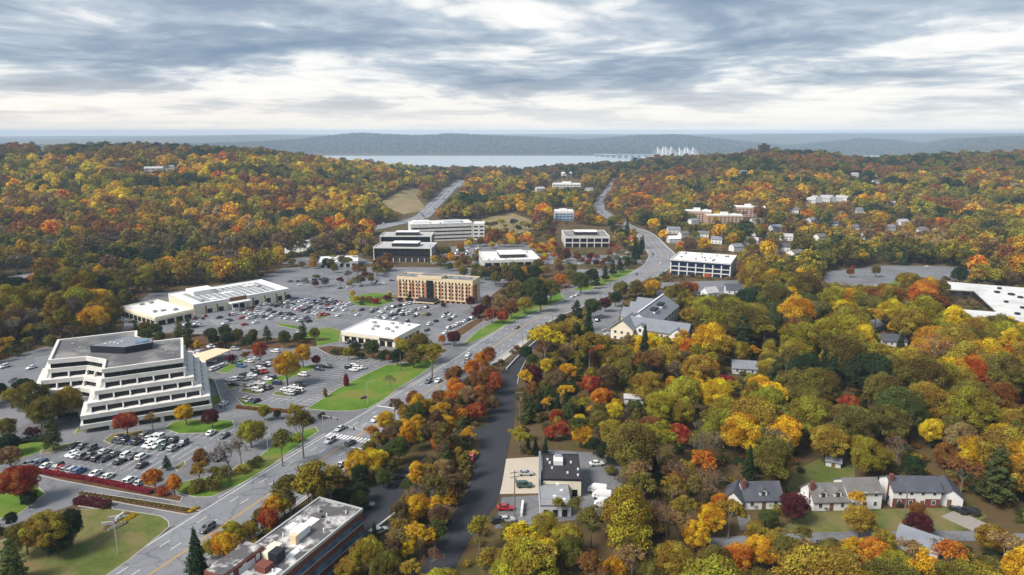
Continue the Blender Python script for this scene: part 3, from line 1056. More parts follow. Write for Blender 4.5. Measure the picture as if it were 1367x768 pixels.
def bank():
    FL, FR, dep, zg = roof_frame([(456, 443), (527, 452), (563, 433), (484, 427)], 5.0)
    B = Bld('flat_shop', FL, FR, dep, 5.0, zg, 'single storey cream shop with a bright white flat roof', 'shop')
    w2 = B.w / 2
    B.box('wall', -w2, w2, 0, B.d, -2.5, 4.95, 'cream_pale')
    B.flat_roof('white_roof', 'siding_white', 0.45, 0.3, 0.25)
    B.on('fascia', 'f', 0, B.w, 3.3, 4.6, 0, 0.35, 'cream_pale')
    B.on('fascia', 'r', 0, B.d, 3.3, 4.6, 0, 0.35, 'cream_pale')
    for a0, a1 in spread(B.w, 7, 0.72, 1):
        B.on('shop_window', 'f', a0, a1, 0.2, 2.9, 0, 0.06, 'glass_dark')
    for a0, a1 in spread(B.d, 6, 0.7, 1):
        B.on('shop_window', 'r', a0, a1, 0.4, 2.7, 0, 0.06, 'glass_dark')
    B.on('dark_sign_panel', 'f', B.w * 0.72, B.w - 0.5, 3.4, 4.5, 0.3, 0.5, 'dark_bronze')
    for x, y, a in ((-9, 20, 1.8), (-4, 14, 2.6), (-3, 9, 1.5), (4, 12, 2.2), (7, 16, 1.6), (5, 24, 1.8), (-10, 26, 1.2), (9, 9, 1.3), (11, 22, 1.2), (1, 22, 1.6)):
        B.unit(x, y, a, a * 0.8, 1.0)


bank()


def hotel():
    FL, FR, dep, zg = roof_frame([(530, 370), (631, 376.5), (643, 372)], 15.5)
    B = Bld('brick_hotel', FL, FR, 14.5, 15.5, zg, 'six storey orange brick and cream hotel with a dark glass stair bay', 'hotel')
    w2 = B.w / 2
    W = B.w
    B.box('wall', -w2, w2, 0, B.d, -3, 15.45, 'brick_orange')
    B.flat_roof('grey_roof', 'cream', 0.7)
    fl = 2.45
    mid = W * 0.44
    cols = [c for c in spread(W, 22, 0.42, 1.0) if not (mid - 3 < (c[0] + c[1]) / 2 < mid + 3)]
    rows = [(2.9 + i * fl, 2.9 + i * fl + 1.45) for i in range(5)]
    groups = ((0.015, 0.02), (0.06, 0.095), (0.135, 0.17), (0.235, 0.27), (0.30, 0.335), (0.525, 0.56), (0.60, 0.635), (0.665, 0.70), (0.74, 0.775), (0.81, 0.845), (0.88, 0.915), (0.955, 0.985))
    for g0, g1 in groups:
        B.on('cream_pier', 'f', W * g0, W * g1, 2.3, 13.2, 0, 0.16, 'cream')
    B.on('cream_storey', 'f', 0, W, 12.9, 15.4, 0, 0.22, 'cream')
    B.on('cream_storey', 'r', 0, B.d, 12.9, 15.4, 0, 0.22, 'cream')
    B.on('cream_pier', 'r', B.d * 0.62, B.d * 0.98, -1, 13, 0, 0.16, 'cream')
    B.on('stone_course', 'f', 0, W, 1.7, 2.25, 0, 0.3, 'cream')
    for a0, a1 in cols:
        for z0, z1 in rows:
            B.on('window', 'f', a0, a1, z0, z1, 0, 0.27, 'glass_dark')
    for z0, z1 in rows:
        B.on('window', 'r', 5.2, 6.4, z0, z1, 0, 0.2, 'glass_dark')
    B.on('stair_glass', 'f', mid - 2.4, mid + 2.4, 2.4, 14.6, 0.1, 0.5, 'glass_dark')
    for i in range(1, 5):
        B.on('stair_mullion', 'f', mid - 2.5, mid + 2.5, 2.4 + i * 2.45, 2.6 + i * 2.45, 0.1, 0.58, 'dark_metal')
    B.box('centre_block', -w2 + mid - 8.5, -w2 + mid + 8.5, -0.35, 9, 15.5, 17.6, 'cream')
    B.box('centre_roof', -w2 + mid - 7.8, -w2 + mid + 7.8, 0.4, 8.4, 17.3, 17.65, 'grey_roof')
    # ground storey openings and the porch
    for a0, a1 in spread(W, 14, 0.55, 1):
        if mid - 6 < (a0 + a1) / 2 < mid + 6: continue
        B.on('arcade_opening', 'f', a0, a1, -1.0, 1.4, 0, 0.1, 'glass_dark')
    B.on('porch_roof', 'f', mid - 7, mid + 6, 1.6, 2.9, 0.4, 8.5, 'dark_metal')
    B.on('porch_edge', 'f', mid - 7.2, mid + 6.2, 1.2, 1.9, 0.35, 8.8, 'cream')
    for a in (mid - 6.5, mid - 2, mid + 1.6, mid + 5.0):
        B.on('porch_post', 'f', a, a + 0.6, -3, 1.2, 7.6, 8.2, 'cream')
    for x, y, a in ((-w2 + 6, 8, 3), (-w2 + 12, 6, 2), (-w2 + 17, 9, 2.4), (w2 - 6, 8, 3), (w2 - 14, 7, 4), (w2 - 20, 9, 2.2)):
        B.unit(x, y, a, 1.8, 1.0, 'grey_metal')


hotel()


def glass_slab(name, px, h, label, bays, fl, dep=None):
    """dark glass office with a white concrete rim and columns"""
    FL, FR, d, zg = roof_frame(px, h)
    B = Bld(name, FL, FR, dep or d, h, zg, label, 'office')
    w2, W = B.w / 2, B.w
    B.box('core', -w2 + 1.2, w2 - 1.2, 1.2, B.d - 1.2, -3, h - 0.5, 'dark_bronze')
    B.flat_roof('pale_grey_roof', 'white_concrete', 1.0, 0.6)
    for f in 'fr':
        L = B.length(f)
        nb = bays if f == 'f' else max(3, int(bays * L / W))
        nrow = int((h - 4.5) / fl)
        for i in range(nrow):
            for a0, a1 in spread(L, nb, 0.93, 1.0):
                B.on('window', f, a0, a1, h - 1.2 - (i + 1) * fl + 0.25, h - 1.2 - i * fl - 0.25, -1.2, -1.05, 'glass_dark')
        for a in np.linspace(1.0, L - 1.0, nb + 1):
            B.on('column', f, a - 0.35, a + 0.35, -3, 3.3, -0.9, -0.2, 'white_concrete')
        B.on('side_rim', f, 0, 0.7, -3, h - 0.3, -1.3, 0.02, 'white_concrete')
        B.on('side_rim', f, L - 0.7, L, -3, h - 0.3, -1.3, 0.02, 'white_concrete')
    B.box('plant_room', -w2 * 0.42, w2 * 0.46, B.d * 0.25, B.d * 0.7, h, h + 3.4, 'dark_metal')
    B.box('plant_roof', -w2 * 0.44, w2 * 0.48, B.d * 0.24, B.d * 0.71, h + 3.4, h + 3.75, 'white_roof')
    B.units(5, len(label), 1, 2)
    return B


glass_slab('dark_glass_office', [(498, 331), (576, 332), (576, 324), (505, 325)], 13.0, 'black glass office with white columns below, in front of its taller twin', 9, 3.4)
glass_slab('dark_glass_office', [(507, 316), (576, 316), (576, 308), (509, 308)], 16.0, 'taller black glass office behind its lower twin', 9, 3.6, 26)


def long_office():
    FL, FR, d, zg = roof_frame([(548, 300.6), (631, 298), (615, 293), (542, 298)], 19.0)
    B = Bld('long_office', FL, FR, 30, 19.0, zg, 'long white office with four dark strips of windows', 'office')
    w2, W = B.w / 2, B.w
    B.box('wall', -w2, w2, 0, B.d, -3, 18.95, 'white_concrete')
    B.flat_roof('white_roof', 'white_concrete', 0.7)
    for i in range(4):
        z0 = 1.8 + i * 4.1
        for a0, a1 in spread(W, 10, 0.98, 1.5):
            B.on('window', 'f', a0, a1, z0, z0 + 1.5, 0, 0.05, 'glass_dark')
    B.box('roof_house', -w2 * 0.9, -w2 * 0.35, 8, 22, 19, 21.5, 'siding_white')
    B.box('roof_house', w2 * 0.1, w2 * 0.7, 10, 22, 19, 21.0, 'siding_grey')
    B.units(9, 8, 1.5, 3.5)
    FL, FR, d, zg2 = roof_frame([(631.5, 299.3), (646.5, 299.3), (640, 293)], 18.0, zg)
    B2 = Bld('office_wing', FL, FR, 20, 18.0, zg, 'white end block of the long office with square windows', 'office')
    B2.box('wall', -B2.w / 2, B2.w / 2, 0, B2.d, -3, 17.95, 'white_concrete')
    B2.flat_roof('white_roof', 'white_concrete', 0.6)
    B2.windows('f', spread(B2.w, 2, 0.68), [(1.8 + i * 4.1, 3.6 + i * 4.1) for i in range(4)])


long_office()


def frame_office(name, px, h, label, bays, side_bays, roof='white_roof', gl='glass_dark', side='r', dep=None, rows=None, slope=False):
    FL, FR, d, zg = roof_frame(px, h)
    B = Bld(name, FL, FR, dep or d, h, zg, label, 'office')
    w2, W = B.w / 2, B.w
    B.box('core', -w2 + 0.9, w2 - 0.9, 0.9, B.d - 0.9, -3, h - 0.4, 'dark_bronze')
    B.flat_roof(roof, 'white_concrete', 0.8, 0.6)
    rows = rows or [(0.3, 4.2), (5.2, h - 1.6)]
    for f, nb in (('f', bays), (side, side_bays)):
        L = B.length(f)
        for a0, a1 in spread(L, nb, 0.86, 0.5):
            for z0, z1 in rows:
                B.on('window', f, a0, a1, z0, z1, -0.9, -0.72, gl)
        for a in np.linspace(0.5, L - 0.5, nb + 1):
            B.on('column', f, a - 0.45, a + 0.45, -3, h - 0.35, -0.8, 0.03, 'white_concrete')
        B.on('roof_beam', f, 0, L, h - 1.6, h - 0.35, -0.8, 0.0, 'white_concrete')
        for (za, zb) in zip(rows[:-1], rows[1:]):
            B.on('floor_beam', f, 0, L, za[1], zb[0], -0.8, 0.0, 'white_concrete')
    B.on('blank_wall', 'l' if side == 'r' else 'r', 0, B.d, -3, h - 0.35, -0.8, 0.0, 'white_concrete')
    return B


Bg = frame_office('column_office', [(646, 349), (722, 347), (709, 335), (642, 337)], 10.5, 'white column framed office with bright roof and dark plant room', 7, 6, side='l')
Bg.box('plant_room', -9, 13, 12, 34, 10.5, 13.6, 'dark_bronze')
Bg.box('plant_roof', -9.4, 13.4, 11.6, 34.4, 13.6, 13.9, 'white_roof')
Bg.units(10, 4, 1, 2.4)
Bh = frame_office('column_office', [(754, 316.5), (814, 316.5), (794, 308), (743, 308)], 11.0, 'white column framed office with grey roof above maroon trees', 6, 6, 'grey_roof', side='l')
Bh.box('plant_room', -12, 12, 14, 30, 11, 14.2, 'dark_metal')
Bh.box('plant_roof', -12.3, 12.3, 13.7, 30.3, 14.2, 14.6, 'white_roof')
Bk = frame_office('navy_glass_office', [(895, 347), (976, 353), (984, 342), (910, 337)], 12.0, 'navy glass office in a white frame with a red door', 7, 6, 'white_roof', 'glass_navy', rows=[(0.2, 3.0), (3.7, 6.6), (7.2, 10.0)])
Bk.on('red_door', 'f', Bk.w * 0.58, Bk.w * 0.68, -1.5, 2.6, -0.7, -0.5, 'red_paint')
Bk.units(14, 21, 0.7, 1.4, 'dark_metal', 5)
Bk.on('deep_blue_band', 'f', 0.2, Bk.w - 0.2, 10.2, 11.6, -0.1, 0.06, 'glass_navy')
Bk.on('deep_blue_band', 'r', 0.2, Bk.d - 0.2, 10.2, 11.6, -0.1, 0.06, 'glass_navy')


def small_offices():
    FL, FR, d, zg = roof_frame([(741, 283), (766, 283), (764, 276)], 12.0)
    B = Bld('blue_office', FL, FR, 26, 12, zg, 'pale blue and white three storey office beyond the meadow', 'office')
    B.box('wall', -B.w / 2, B.w / 2, 0, B.d, -3, 11.9, 'pale_blue')
    B.flat_roof('white_roof', 'siding_white', 0.8)
    B.on('white_band', 'f', 0, B.w, 8.2, 11.8, 0, 0.3, 'siding_white')
    for i in range(3):
        B.windows('f', spread(B.w, 5, .8, .5), [(1.0 + i * 3.6, 2.6 + i * 3.6)], 'glass_blue', 0.35)
    B.box('roof_house', -6, 4, 8, 16, 12, 15, 'siding_white')
    FL, FR, d, zg = roof_frame([(737, 245.5), (775, 246), (772, 241)], 9.0)
    B = Bld('modern_block', FL, FR, 26, 9, zg, 'low white modern block among trees far down the valley', 'building')
    B.box('wall', -B.w / 2, B.w / 2, 0, B.d, -6, 8.9, 'siding_white')
    B.flat_roof('white_roof', 'siding_white', 0.6)
    B.windows('f', spread(B.w, 8, .85, 1), [(1.5, 3.2), (5.2, 6.9)], 'glass_dark', 0.1)
    B.box('roof_house', -10, 10, 8, 18, 9, 13, 'siding_white')
    # brick apartments
    for px, h, dp, lb in (([(910, 282), (950, 283)], 14, 18, 'tan brick apartment block with white plant house, first of three'), ([(944, 288), (992, 288.5)], 10, 18, 'low tan brick apartment block between two taller ones'),
                          ([(974, 276.5), (1022, 278)], 13, 20, 'tan brick apartment block highest on the slope')):
        FL, FR, d, zg = roof_frame(px + [px[1]], h)
        B = Bld('brick_apartments', FL, FR, dp, h, zg, lb, 'apartments', 'brick apartment blocks')
        B.box('wall', -B.w / 2, B.w / 2, 0, B.d, -5, h - .05, 'brick_tan')
        B.flat_roof('white_roof', 'siding_white', 0.8)
        B.box('roof_house', -4, 5, 5, 12, h, h + 4.0, 'siding_white')
        B.box('roof_house', B.w * 0.25, B.w * 0.25 + 5, 5, 11, h, h + 2.4, 'siding_white')
        nf = int(h / 2.9)
        for a0, a1 in spread(B.w, 9, 0.5, 1):
            for i in range(nf):
                B.on('window', 'f', a0, a1, 0.9 + i * 2.85, 2.4 + i * 2.85, 0, 0.08, 'glass_house')
    # dark tower on the skyline
    x, y, zg = G(1021, 214)
    B = Bld('tower_block', (x - 12, y), (x + 9, y), 16, 34, zg, 'dark tower block standing above the trees on the skyline', 'tower', seen=0.3)
    B.box('wall', -B.w / 2, B.w / 2, 0, 16, -5, 34, 'dark_bronze')
    B.box('roof_house', -3, 4, 4, 12, 34, 38, 'dark_bronze')
    B.windows('f', spread(B.w, 5, .5, 1), [(6 + i * 4, 8 + i * 4) for i in range(6)], 'glass_dark', 0.1)
    # depot roofs behind the supermarket
    for px, h, lb in (([(425, 351), (478, 349), (470, 344)], 5.0, 'pale flat warehouse roof behind the supermarket'),):
        FL, FR, d, zg = roof_frame(px, h)
        B = Bld('warehouse', FL, FR, 30, h, zg, lb, 'warehouse')
        B.box('wall', -B.w / 2, B.w / 2, 0, 30, -3, h - .05, 'siding_grey')
        B.flat_roof('white_roof', 'siding_white', 0.4)
        B.windows('f', spread(B.w, 6, .6, 1), [(0.2, 3.2)], 'glass_dark', 0.05, 'dock_door')
        B.units(6, 2, 1, 3)


small_offices()


def school():
    zg = -16.5
    h = 6.0
    rt = None
    pts = dict(a=(1263, 376), b=(1263, 386), c=(1300, 388), d=(1331, 416.5), e=(1272, 412), f=(1272, 417), g=(1340, 429), i=(1372, 432), j=(1460, 415), k=(1460, 385), l=(1364, 384))
    W = {k_: Vector(gabs(*v, zg + h)) for k_, v in pts.items()}
    o = W['c']
    rt = empty('school', (o.x, o.y, zg))
    tag(rt, 'sprawling flat white roofed school wrapped round a sunken court', 'school')
    wings = [[W['a'], W['b'], W['c'], W['l']], [W['c'], W['d'], W['i'], W['j'], W['k'], W['l']], [W['e'], W['f'], W['g'], W['i'], W['d']]]
    for i, wg in enumerate(wings):
        lp = [(p.x - o.x, p.y - o.y) for p in wg]
        if area2(lp) < 0: lp.reverse()
        hh = h - 0.02 * i
        MB().prism(offset_poly(lp, -0.5), -7, hh - 0.4, False).build('wall', M['brick_tan'] if i == 2 else M['dark_bronze'], rt)
        MB().prism(lp, hh - 0.7 , hh, True, True).build('roof', M['school_roof'], rt)
        for a, b_ in zip(lp, lp[1:] + lp[:1]):
            A, B_ = Vector(a), Vector(b_)
            L = (B_ - A).length
            for j in range(int(L / 6)):
                p = A + (B_ - A) * ((j + .5) / int(L / 6))
                u = (B_ - A).normalized(); nn = Vector((u.y, -u.x))
                q = p - nn * 0.45
                ubox('window', rt, (q.x, q.y, 3.4), (4.2, 0.16, 1.9), M['glass_dark'], math.atan2(u.y, u.x))
        block([tuple(p) for p in wg], 3)
        EXTRA_SEEN.append(([tuple(float(k_) for k_ in proj(p.x, p.y, zg + h)[:2]) for p in wg], min(p.y for p in wg)))
    for px, py, a in ((1331, 391, 2.6), (1350, 394, 3), (1362, 398, 2.4), (1334, 386, 2), (1343, 404, 1.8), (1358, 420, 2.2), (1365, 412, 2)):
        p = Vector(gabs(px, py, zg + h)) - o
        ubox('roof_unit', rt, (p.x, p.y, h + .6), (a, a, 1.2), M['dark_metal'])


school()


def brick_office():
    h = 10.0
    zg = -0.7
    FR = Vector(gabs(484, 680.5, zg + h)); nr = Vector(gabs(377, 768, zg + h))
    bl = Vector(gabs(425, 666, zg + h))
    u = (FR - nr).normalized()
    n = Vector((-u.y, u.x))
    dep = (bl - FR).dot(n)
    FL = FR - u * 46
    B = Bld('brick_office', FL, FR, dep, h, zg, 'long red brick office with blue ribbon windows and a weathered patchy roof', 'office')
    w2, W = B.w / 2, B.w
    B.box('wall', -w2, w2, 0, B.d, -4, h - .05, 'brick_red')
    B.flat_roof('worn_roof', 'galvanised', 0.35, 0.3, 0.1)
    for f in 'frb':
        L = B.length(f)
        for i in range(3):
            z0 = 0.6 + i * 3.15
            for a0, a1 in spread(L, max(3, int(L / 3.3)), 0.96, 0.6):
                B.on('window', f, a0, a1, z0, z0 + 1.35, 0, 0.05, 'glass_blue')
            B.on('sill_band', f, 0.3, L - 0.3, z0 - 0.28, z0 - 0.02, 0, 0.12, 'galvanised')
    # raised brick stair block and roof plant
    B.box('stair_block', -w2 + 12, -w2 + 23, B.d - 5.0, B.d - 0.1, h - 0.2, h + 2.3, 'brick_red')
    B.box('stair_roof', -w2 + 12.3, -w2 + 22.7, B.d - 4.7, B.d - 0.4, h + 2.2, h + 2.5, 'worn_roof')
    for a in (13.5, 17, 20.5):
        B.box('stair_window', -w2 + a, -w2 + a + 1.0, B.d - 5.07, B.d - 4.95, h + 0.5, h + 1.9, 'siding_white')
    for x, y, sx, sy, sz, m_ in ((w2 - 14, 6.2, 3.6, 2.6, 1.7, 'siding_white'), (w2 - 16.8, 5.2, 1.2, 1.6, 2.0, 'cream'), (w2 - 22, 6.8, 4.2, 2.2, 1.6, 'cream_pale'), (w2 - 23, 4.4, 2.6, 2.2, 2.2, 'dark_metal'), (w2 - 26.4, 4.6, 2.4, 2.8, 1.3, 'brick_red'),
                                 (w2 - 28, 8.4, 4.2, 2.0, 1.5, 'siding_white'), (w2 - 5, 8.5, 0.6, 0.6, 0.7, 'galvanised'), (w2 - 8, 4.0, 0.6, 0.6, 0.7, 'galvanised'), (w2 - 10, 9.4, 0.7, 0.7, 0.9, 'galvanised'), (w2 - 19, 9.6, 0.8, 0.8, 0.8, 'galvanised'), (w2 - 6.5, 6.2, 0.5, 0.5, 0.5, 'dark_metal'), (w2 - 31, 5, 3, 2, 1.4, 'galvanised')):
        B.unit(x, y, sx, sy, sz, m_)
    for x, y, sx, sy in ((w2 - 9, 7.5, 3.4, 2.2), (w2 - 19.5, 3.0, 5, 1.6), (w2 - 27, 2.2, 4, 1.8), (w2 - 12, 10.5, 2.5, 1.4)):
        B.box('roof_patch', x - sx / 2, x + sx / 2, y - sy / 2, y + sy / 2, h + .05, h + .075, 'white_roof')
    for i in range(12):
        B.unit(w2 - 3 - i * 2.6, 2.4 + (i % 3) * 3.4, 0.25, 0.25, 0.7, 'siding_white', name='vent_pipe')


brick_office()


def dark_shop():
    zg = G(748, 650)[2]
    FL = Vector(gabs(724.6, 640, zg + 5.5)); FR = Vector(gabs(776, 641, zg + 5.5)); BR = Vector(gabs(773.4, 607.4, zg + 5.5))
    B = Bld('dark_roofed_shop', FL, FR, BR.y - FR.y, 5.5, zg, 'single storey shop with a black flat roof and pale walls', 'shop')
    w2 = B.w / 2
    B.box('wall', -w2, w2, 0, B.d, -2, 5.45, 'cream_pale')
    B.flat_roof('black_roof', 'dark_metal', 0.25, 0.25, 0.08)
    B.box('screen_wall', -w2 - 1.1, -w2 - 0.5, -1, B.d + 1, -1, 6.0, 'slate_roof')
    u = B.unit(-0.8, B.d * 0.66, 2.6, 3.4, 1.3, 'siding_white')
    B.unit(-0.8, B.d * 0.66 + 1.2, 2.0, 0.9, 0.5, 'grey_metal', 5.55 + 1.3)
    for x, y in ((-3.2, 9), (-2.6, 6), (2.8, 9.5), (4.6, 5.5), (4.4, 2.2), (1.6, 3.4), (-3.8, 11)):
        B.unit(x, y, 0.5, 0.5, 0.5, 'siding_white', name='vent')
    B.windows('f', spread(B.w, 4, .6, .5), [(0.6, 2.6)], 'glass_dark', 0.06)
    FL = Vector(gabs(721, 675, zg + 4)); FR = Vector(gabs(762.5, 675, zg + 4)); BR = Vector(gabs(761, 638.5, zg + 4))
    B2 = Bld('shop_annex', FL, FR, max(6, B.cs[0].y - 0.3 - FR.y), 4.0, zg, 'lower annex with a pale grey flat roof against the dark roofed shop', 'shop')
    B2.box('wall', -B2.w / 2, B2.w / 2, 0, B2.d, -2, 3.95, 'siding_grey')
    B2.flat_roof('annex_roof', 'annex_roof', 0.2, 0.2)
    for x, y in ((1.2, 10.5), (2.0, 7.2), (0.0, 4.2), (2.4, 2.6)):
        B2.unit(x, y, 0.9, 0.7, 0.35, 'siding_white', name='skylight')
    B2.windows('f', spread(B2.w, 3, .6, .5), [(0.3, 2.8)], 'glass_dark', 0.06, 'garage_door')


dark_shop()


# ---------------------------------------------------- pitched roofs
def gable(b, x0, x1, y0, y1, z0, z1, over=0.4, th=0.25, axis='x'):
    """two roof slopes (ridge along x, or y) as real slabs"""
    if axis == 'x':
        c = (y0 + y1) / 2
        k = (z1 - z0) / (c - y0)
        for s_, ya in ((-1, y0 - over), (1, y1 + over)):
            ze = z0 - k * over
            p = [(x0 - over, ya, ze), (x1 + over, ya, ze), (x1 + over, c, z1), (x0 - over, c, z1)]
            b.hexa([(q[0], q[1], q[2] - th) for q in p] + p)
    else:
        c = (x0 + x1) / 2
        k = (z1 - z0) / (c - x0)
        for s_, xa in ((-1, x0 - over), (1, x1 + over)):
            ze = z0 - k * over
            p = [(xa, y0 - over, ze), (xa, y1 + over, ze), (c, y1 + over, z1), (c, y0 - over, z1)]
            b.hexa([(q[0], q[1], q[2] - th) for q in p] + p)
    return b


def gable_walls(b, x0, x1, y0, y1, zb, z0, z1, axis='x'):
    """walls with gable triangles, kept just under the roof slabs"""
    z1 -= 0.2; z0 -= 0.1
    if axis == 'x':
        c = (y0 + y1) / 2
        b.faces([(x0, y0, zb), (x1, y0, zb), (x1, y0, z0), (x0, y0, z0), (x0, y1, zb), (x1, y1, zb), (x1, y1, z0), (x0, y1, z0), (x0, c, z1), (x1, c, z1)],
                [(0, 1, 2, 3), (5, 4, 7, 6), (4, 0, 3, 8, 7), (1, 5, 6, 9, 2)])
    else:
        c = (x0 + x1) / 2
        b.faces([(x0, y0, zb), (x1, y0, zb), (x1, y0, z0), (x0, y0, z0), (x0, y1, zb), (x1, y1, zb), (x1, y1, z0), (x0, y1, z0), (c, y0, z1), (c, y1, z1)],
                [(0, 1, 2, 8, 3), (5, 4, 7, 9, 6), (4, 0, 3, 7), (1, 5, 6, 2)])
    return b


def house(px, py, w, d, hw, hr, ang, wall, roof, label, name='house', dormers=0, chim=None, brick=False, wins=3, storeys=1, door=True, axis='x', cat='house', group=None, seen=1.0, simple=False, far=False):
    """a pitched roof house; px, py = foot of the front wall's middle"""
    x, y, z = G(px, py)
    a = R(ang)
    u = Vector((math.cos(a), math.sin(a)))
    FL = Vector((x, y)) - u * w / 2; FR = Vector((x, y)) + u * w / 2
    B = Bld(name, FL, FR, d, hw + hr, z, label, cat, group, seen, 2.0)
    gable_walls(MB(), -w / 2, w / 2, 0, d, -2.5, hw, hw + hr, axis).build('wall', M[wall], B.o)
    rf = gable(MB(), -w / 2, w / 2, 0, d, hw, hw + hr, 0.35, 0.22, axis).build('roof', M[roof], B.o)
    if simple: return B
    for s_ in range(storeys):
        z0 = 0.9 + 2.7 * s_
        for i, (a0, a1) in enumerate(spread(w, wins, 0.36, 0.3)):
            if door and s_ == 0 and i == wins // 2:
                B.on('door', 'f', a0 + .1, a0 + 1.1, 0, 2.1, 0, 0.06, 'wood_brown'); continue
            wn = B.on('window', 'f', a0, a1, z0, z0 + 1.35, 0, 0.07, 'siding_white')
            B.on('pane', 'f', a0 + .12, a1 - .12, z0 + .12, z0 + 1.23, 0.07, 0.09, 'glass_house', wn)
    if not far:
        for f in 'lr':
            for a0, a1 in spread(d, 2, 0.28, 0.5):
                B.on('window', f, a0, a1, 1.0, 2.3, 0, 0.06, 'glass_house')
    if brick:
        for (a0, a1) in ((0.05, w * 0.48), (w * 0.68, w - 0.05)):
            B.on('brick_facing', 'f', a0, a1, -2, 2.6, 0, 0.05, 'brick_red')
    if chim is not None:
        B.box('chimney', -w / 2 + chim - .45, -w / 2 + chim + .45, d * 0.28, d * 0.28 + 0.9, -2 if abs(chim) < .6 else hw, hw + hr + 1.0, 'brick_red')
    for i in range(dormers):
        xc = -w / 2 + w * (i + 0.7) / (dormers + 0.4)
        b = MB()
        dw, dz = 1.0, hw + hr * 0.18
        gable_walls(b, xc - dw, xc + dw, d * 0.10, d * 0.45, hw - .2, dz + 1.3, dz + 2.2, 'y')
        dm = b.build('dormer', M[wall], B.o)
        gable(MB(), xc - dw, xc + dw, d * 0.10, d * 0.45, dz + 1.3, dz + 2.2, 0.2, 0.15, 'y').build('dormer_roof', M[roof], dm)
        B.box('dormer_window', xc - .5, xc + .5, d * 0.10 - .05, d * 0.10 + .02, hw + .5, dz + 1.2, 'glass_house')
    return B


# the white houses on the near street
house(1222, 678, 12.4, 7.5, 5.0, 2.3, -2, 'siding_white', 'shingle_dark', 'white two storey house with brick ground floor, dark roof and brick chimney', storeys=2, wins=4, brick=True, chim=0.4)
house(1268, 677, 5.6, 8, 3.0, 2.2, -18, 'siding_white', 'shingle_dark', 'white garage with a dark gabled roof beside the brick and white house', 'garage', wins=1, axis='y', cat='garage')
house(1153, 680, 9.2, 7.5, 4.9, 2.3, 3, 'siding_white', 'shingle_grey', 'white two storey house with grey brown roof joined to the dormered cottage', storeys=2, wins=3)
house(1109, 682, 9.4, 7.5, 2.9, 3.2, 3, 'siding_white', 'shingle_grey', 'white cottage with two dormers and a brick chimney', dormers=2, wins=3, chim=0.4)
house(1019, 680, 10.0, 7.5, 2.9, 3.2, 2, 'siding_white', 'shingle_dark', 'white cottage with dark grey roof and end chimney', dormers=1, wins=3, chim=0.4)
house(977, 680, 5.0, 7, 2.8, 2.4, -28, 'siding_white', 'shingle_dark', 'small white garage with grey roof beside the cottage', 'garage', wins=1, axis='y', cat='garage')
house(1222, 740, 8.5, 6.5, 2.4, 2.2, -42, 'siding_grey', 'slate_roof', 'grey roofed bungalow among trees below the street', wins=2, seen=0)
house(1112, 624, 4.0, 3.0, 2.0, 1.0, -25, 'siding_grey', 'slate_roof', 'small grey garden shed in the yard behind the houses', 'garden_shed', wins=1, cat='shed')
house(846, 541, 7.0, 4.0, 2.8, 0.9, -8, 'siding_white', 'pale_grey_roof', 'small white workshop hidden among the trees above the shop', 'workshop', wins=2, cat='workshop')
house(994, 500, 10, 8, 2.8, 2.4, -12, 'siding_grey', 'slate_roof', 'grey roofed house deep in the wood', wins=3)
house(1194, 463, 12, 8, 3.0, 2.6, -4, 'siding_white', 'shingle_dark', 'dark roofed house with white windows in the middle of the wood', wins=4)
house(1174, 442, 8, 8, 3.0, 2.6, 30, 'siding_grey', 'slate_roof', 'blue grey roofed house behind the dark roofed house in the wood', wins=2)
house(952, 397, 9, 8, 3.4, 3.2, 20, 'siding_white', 'pale_grey_roof', 'pale gabled house below the navy glass office', wins=2)
house(981, 393, 12, 8, 3.4, 3.4, -6, 'siding_white', 'shingle_dark', 'white house with dark roof beside the pale gabled house', wins=3)


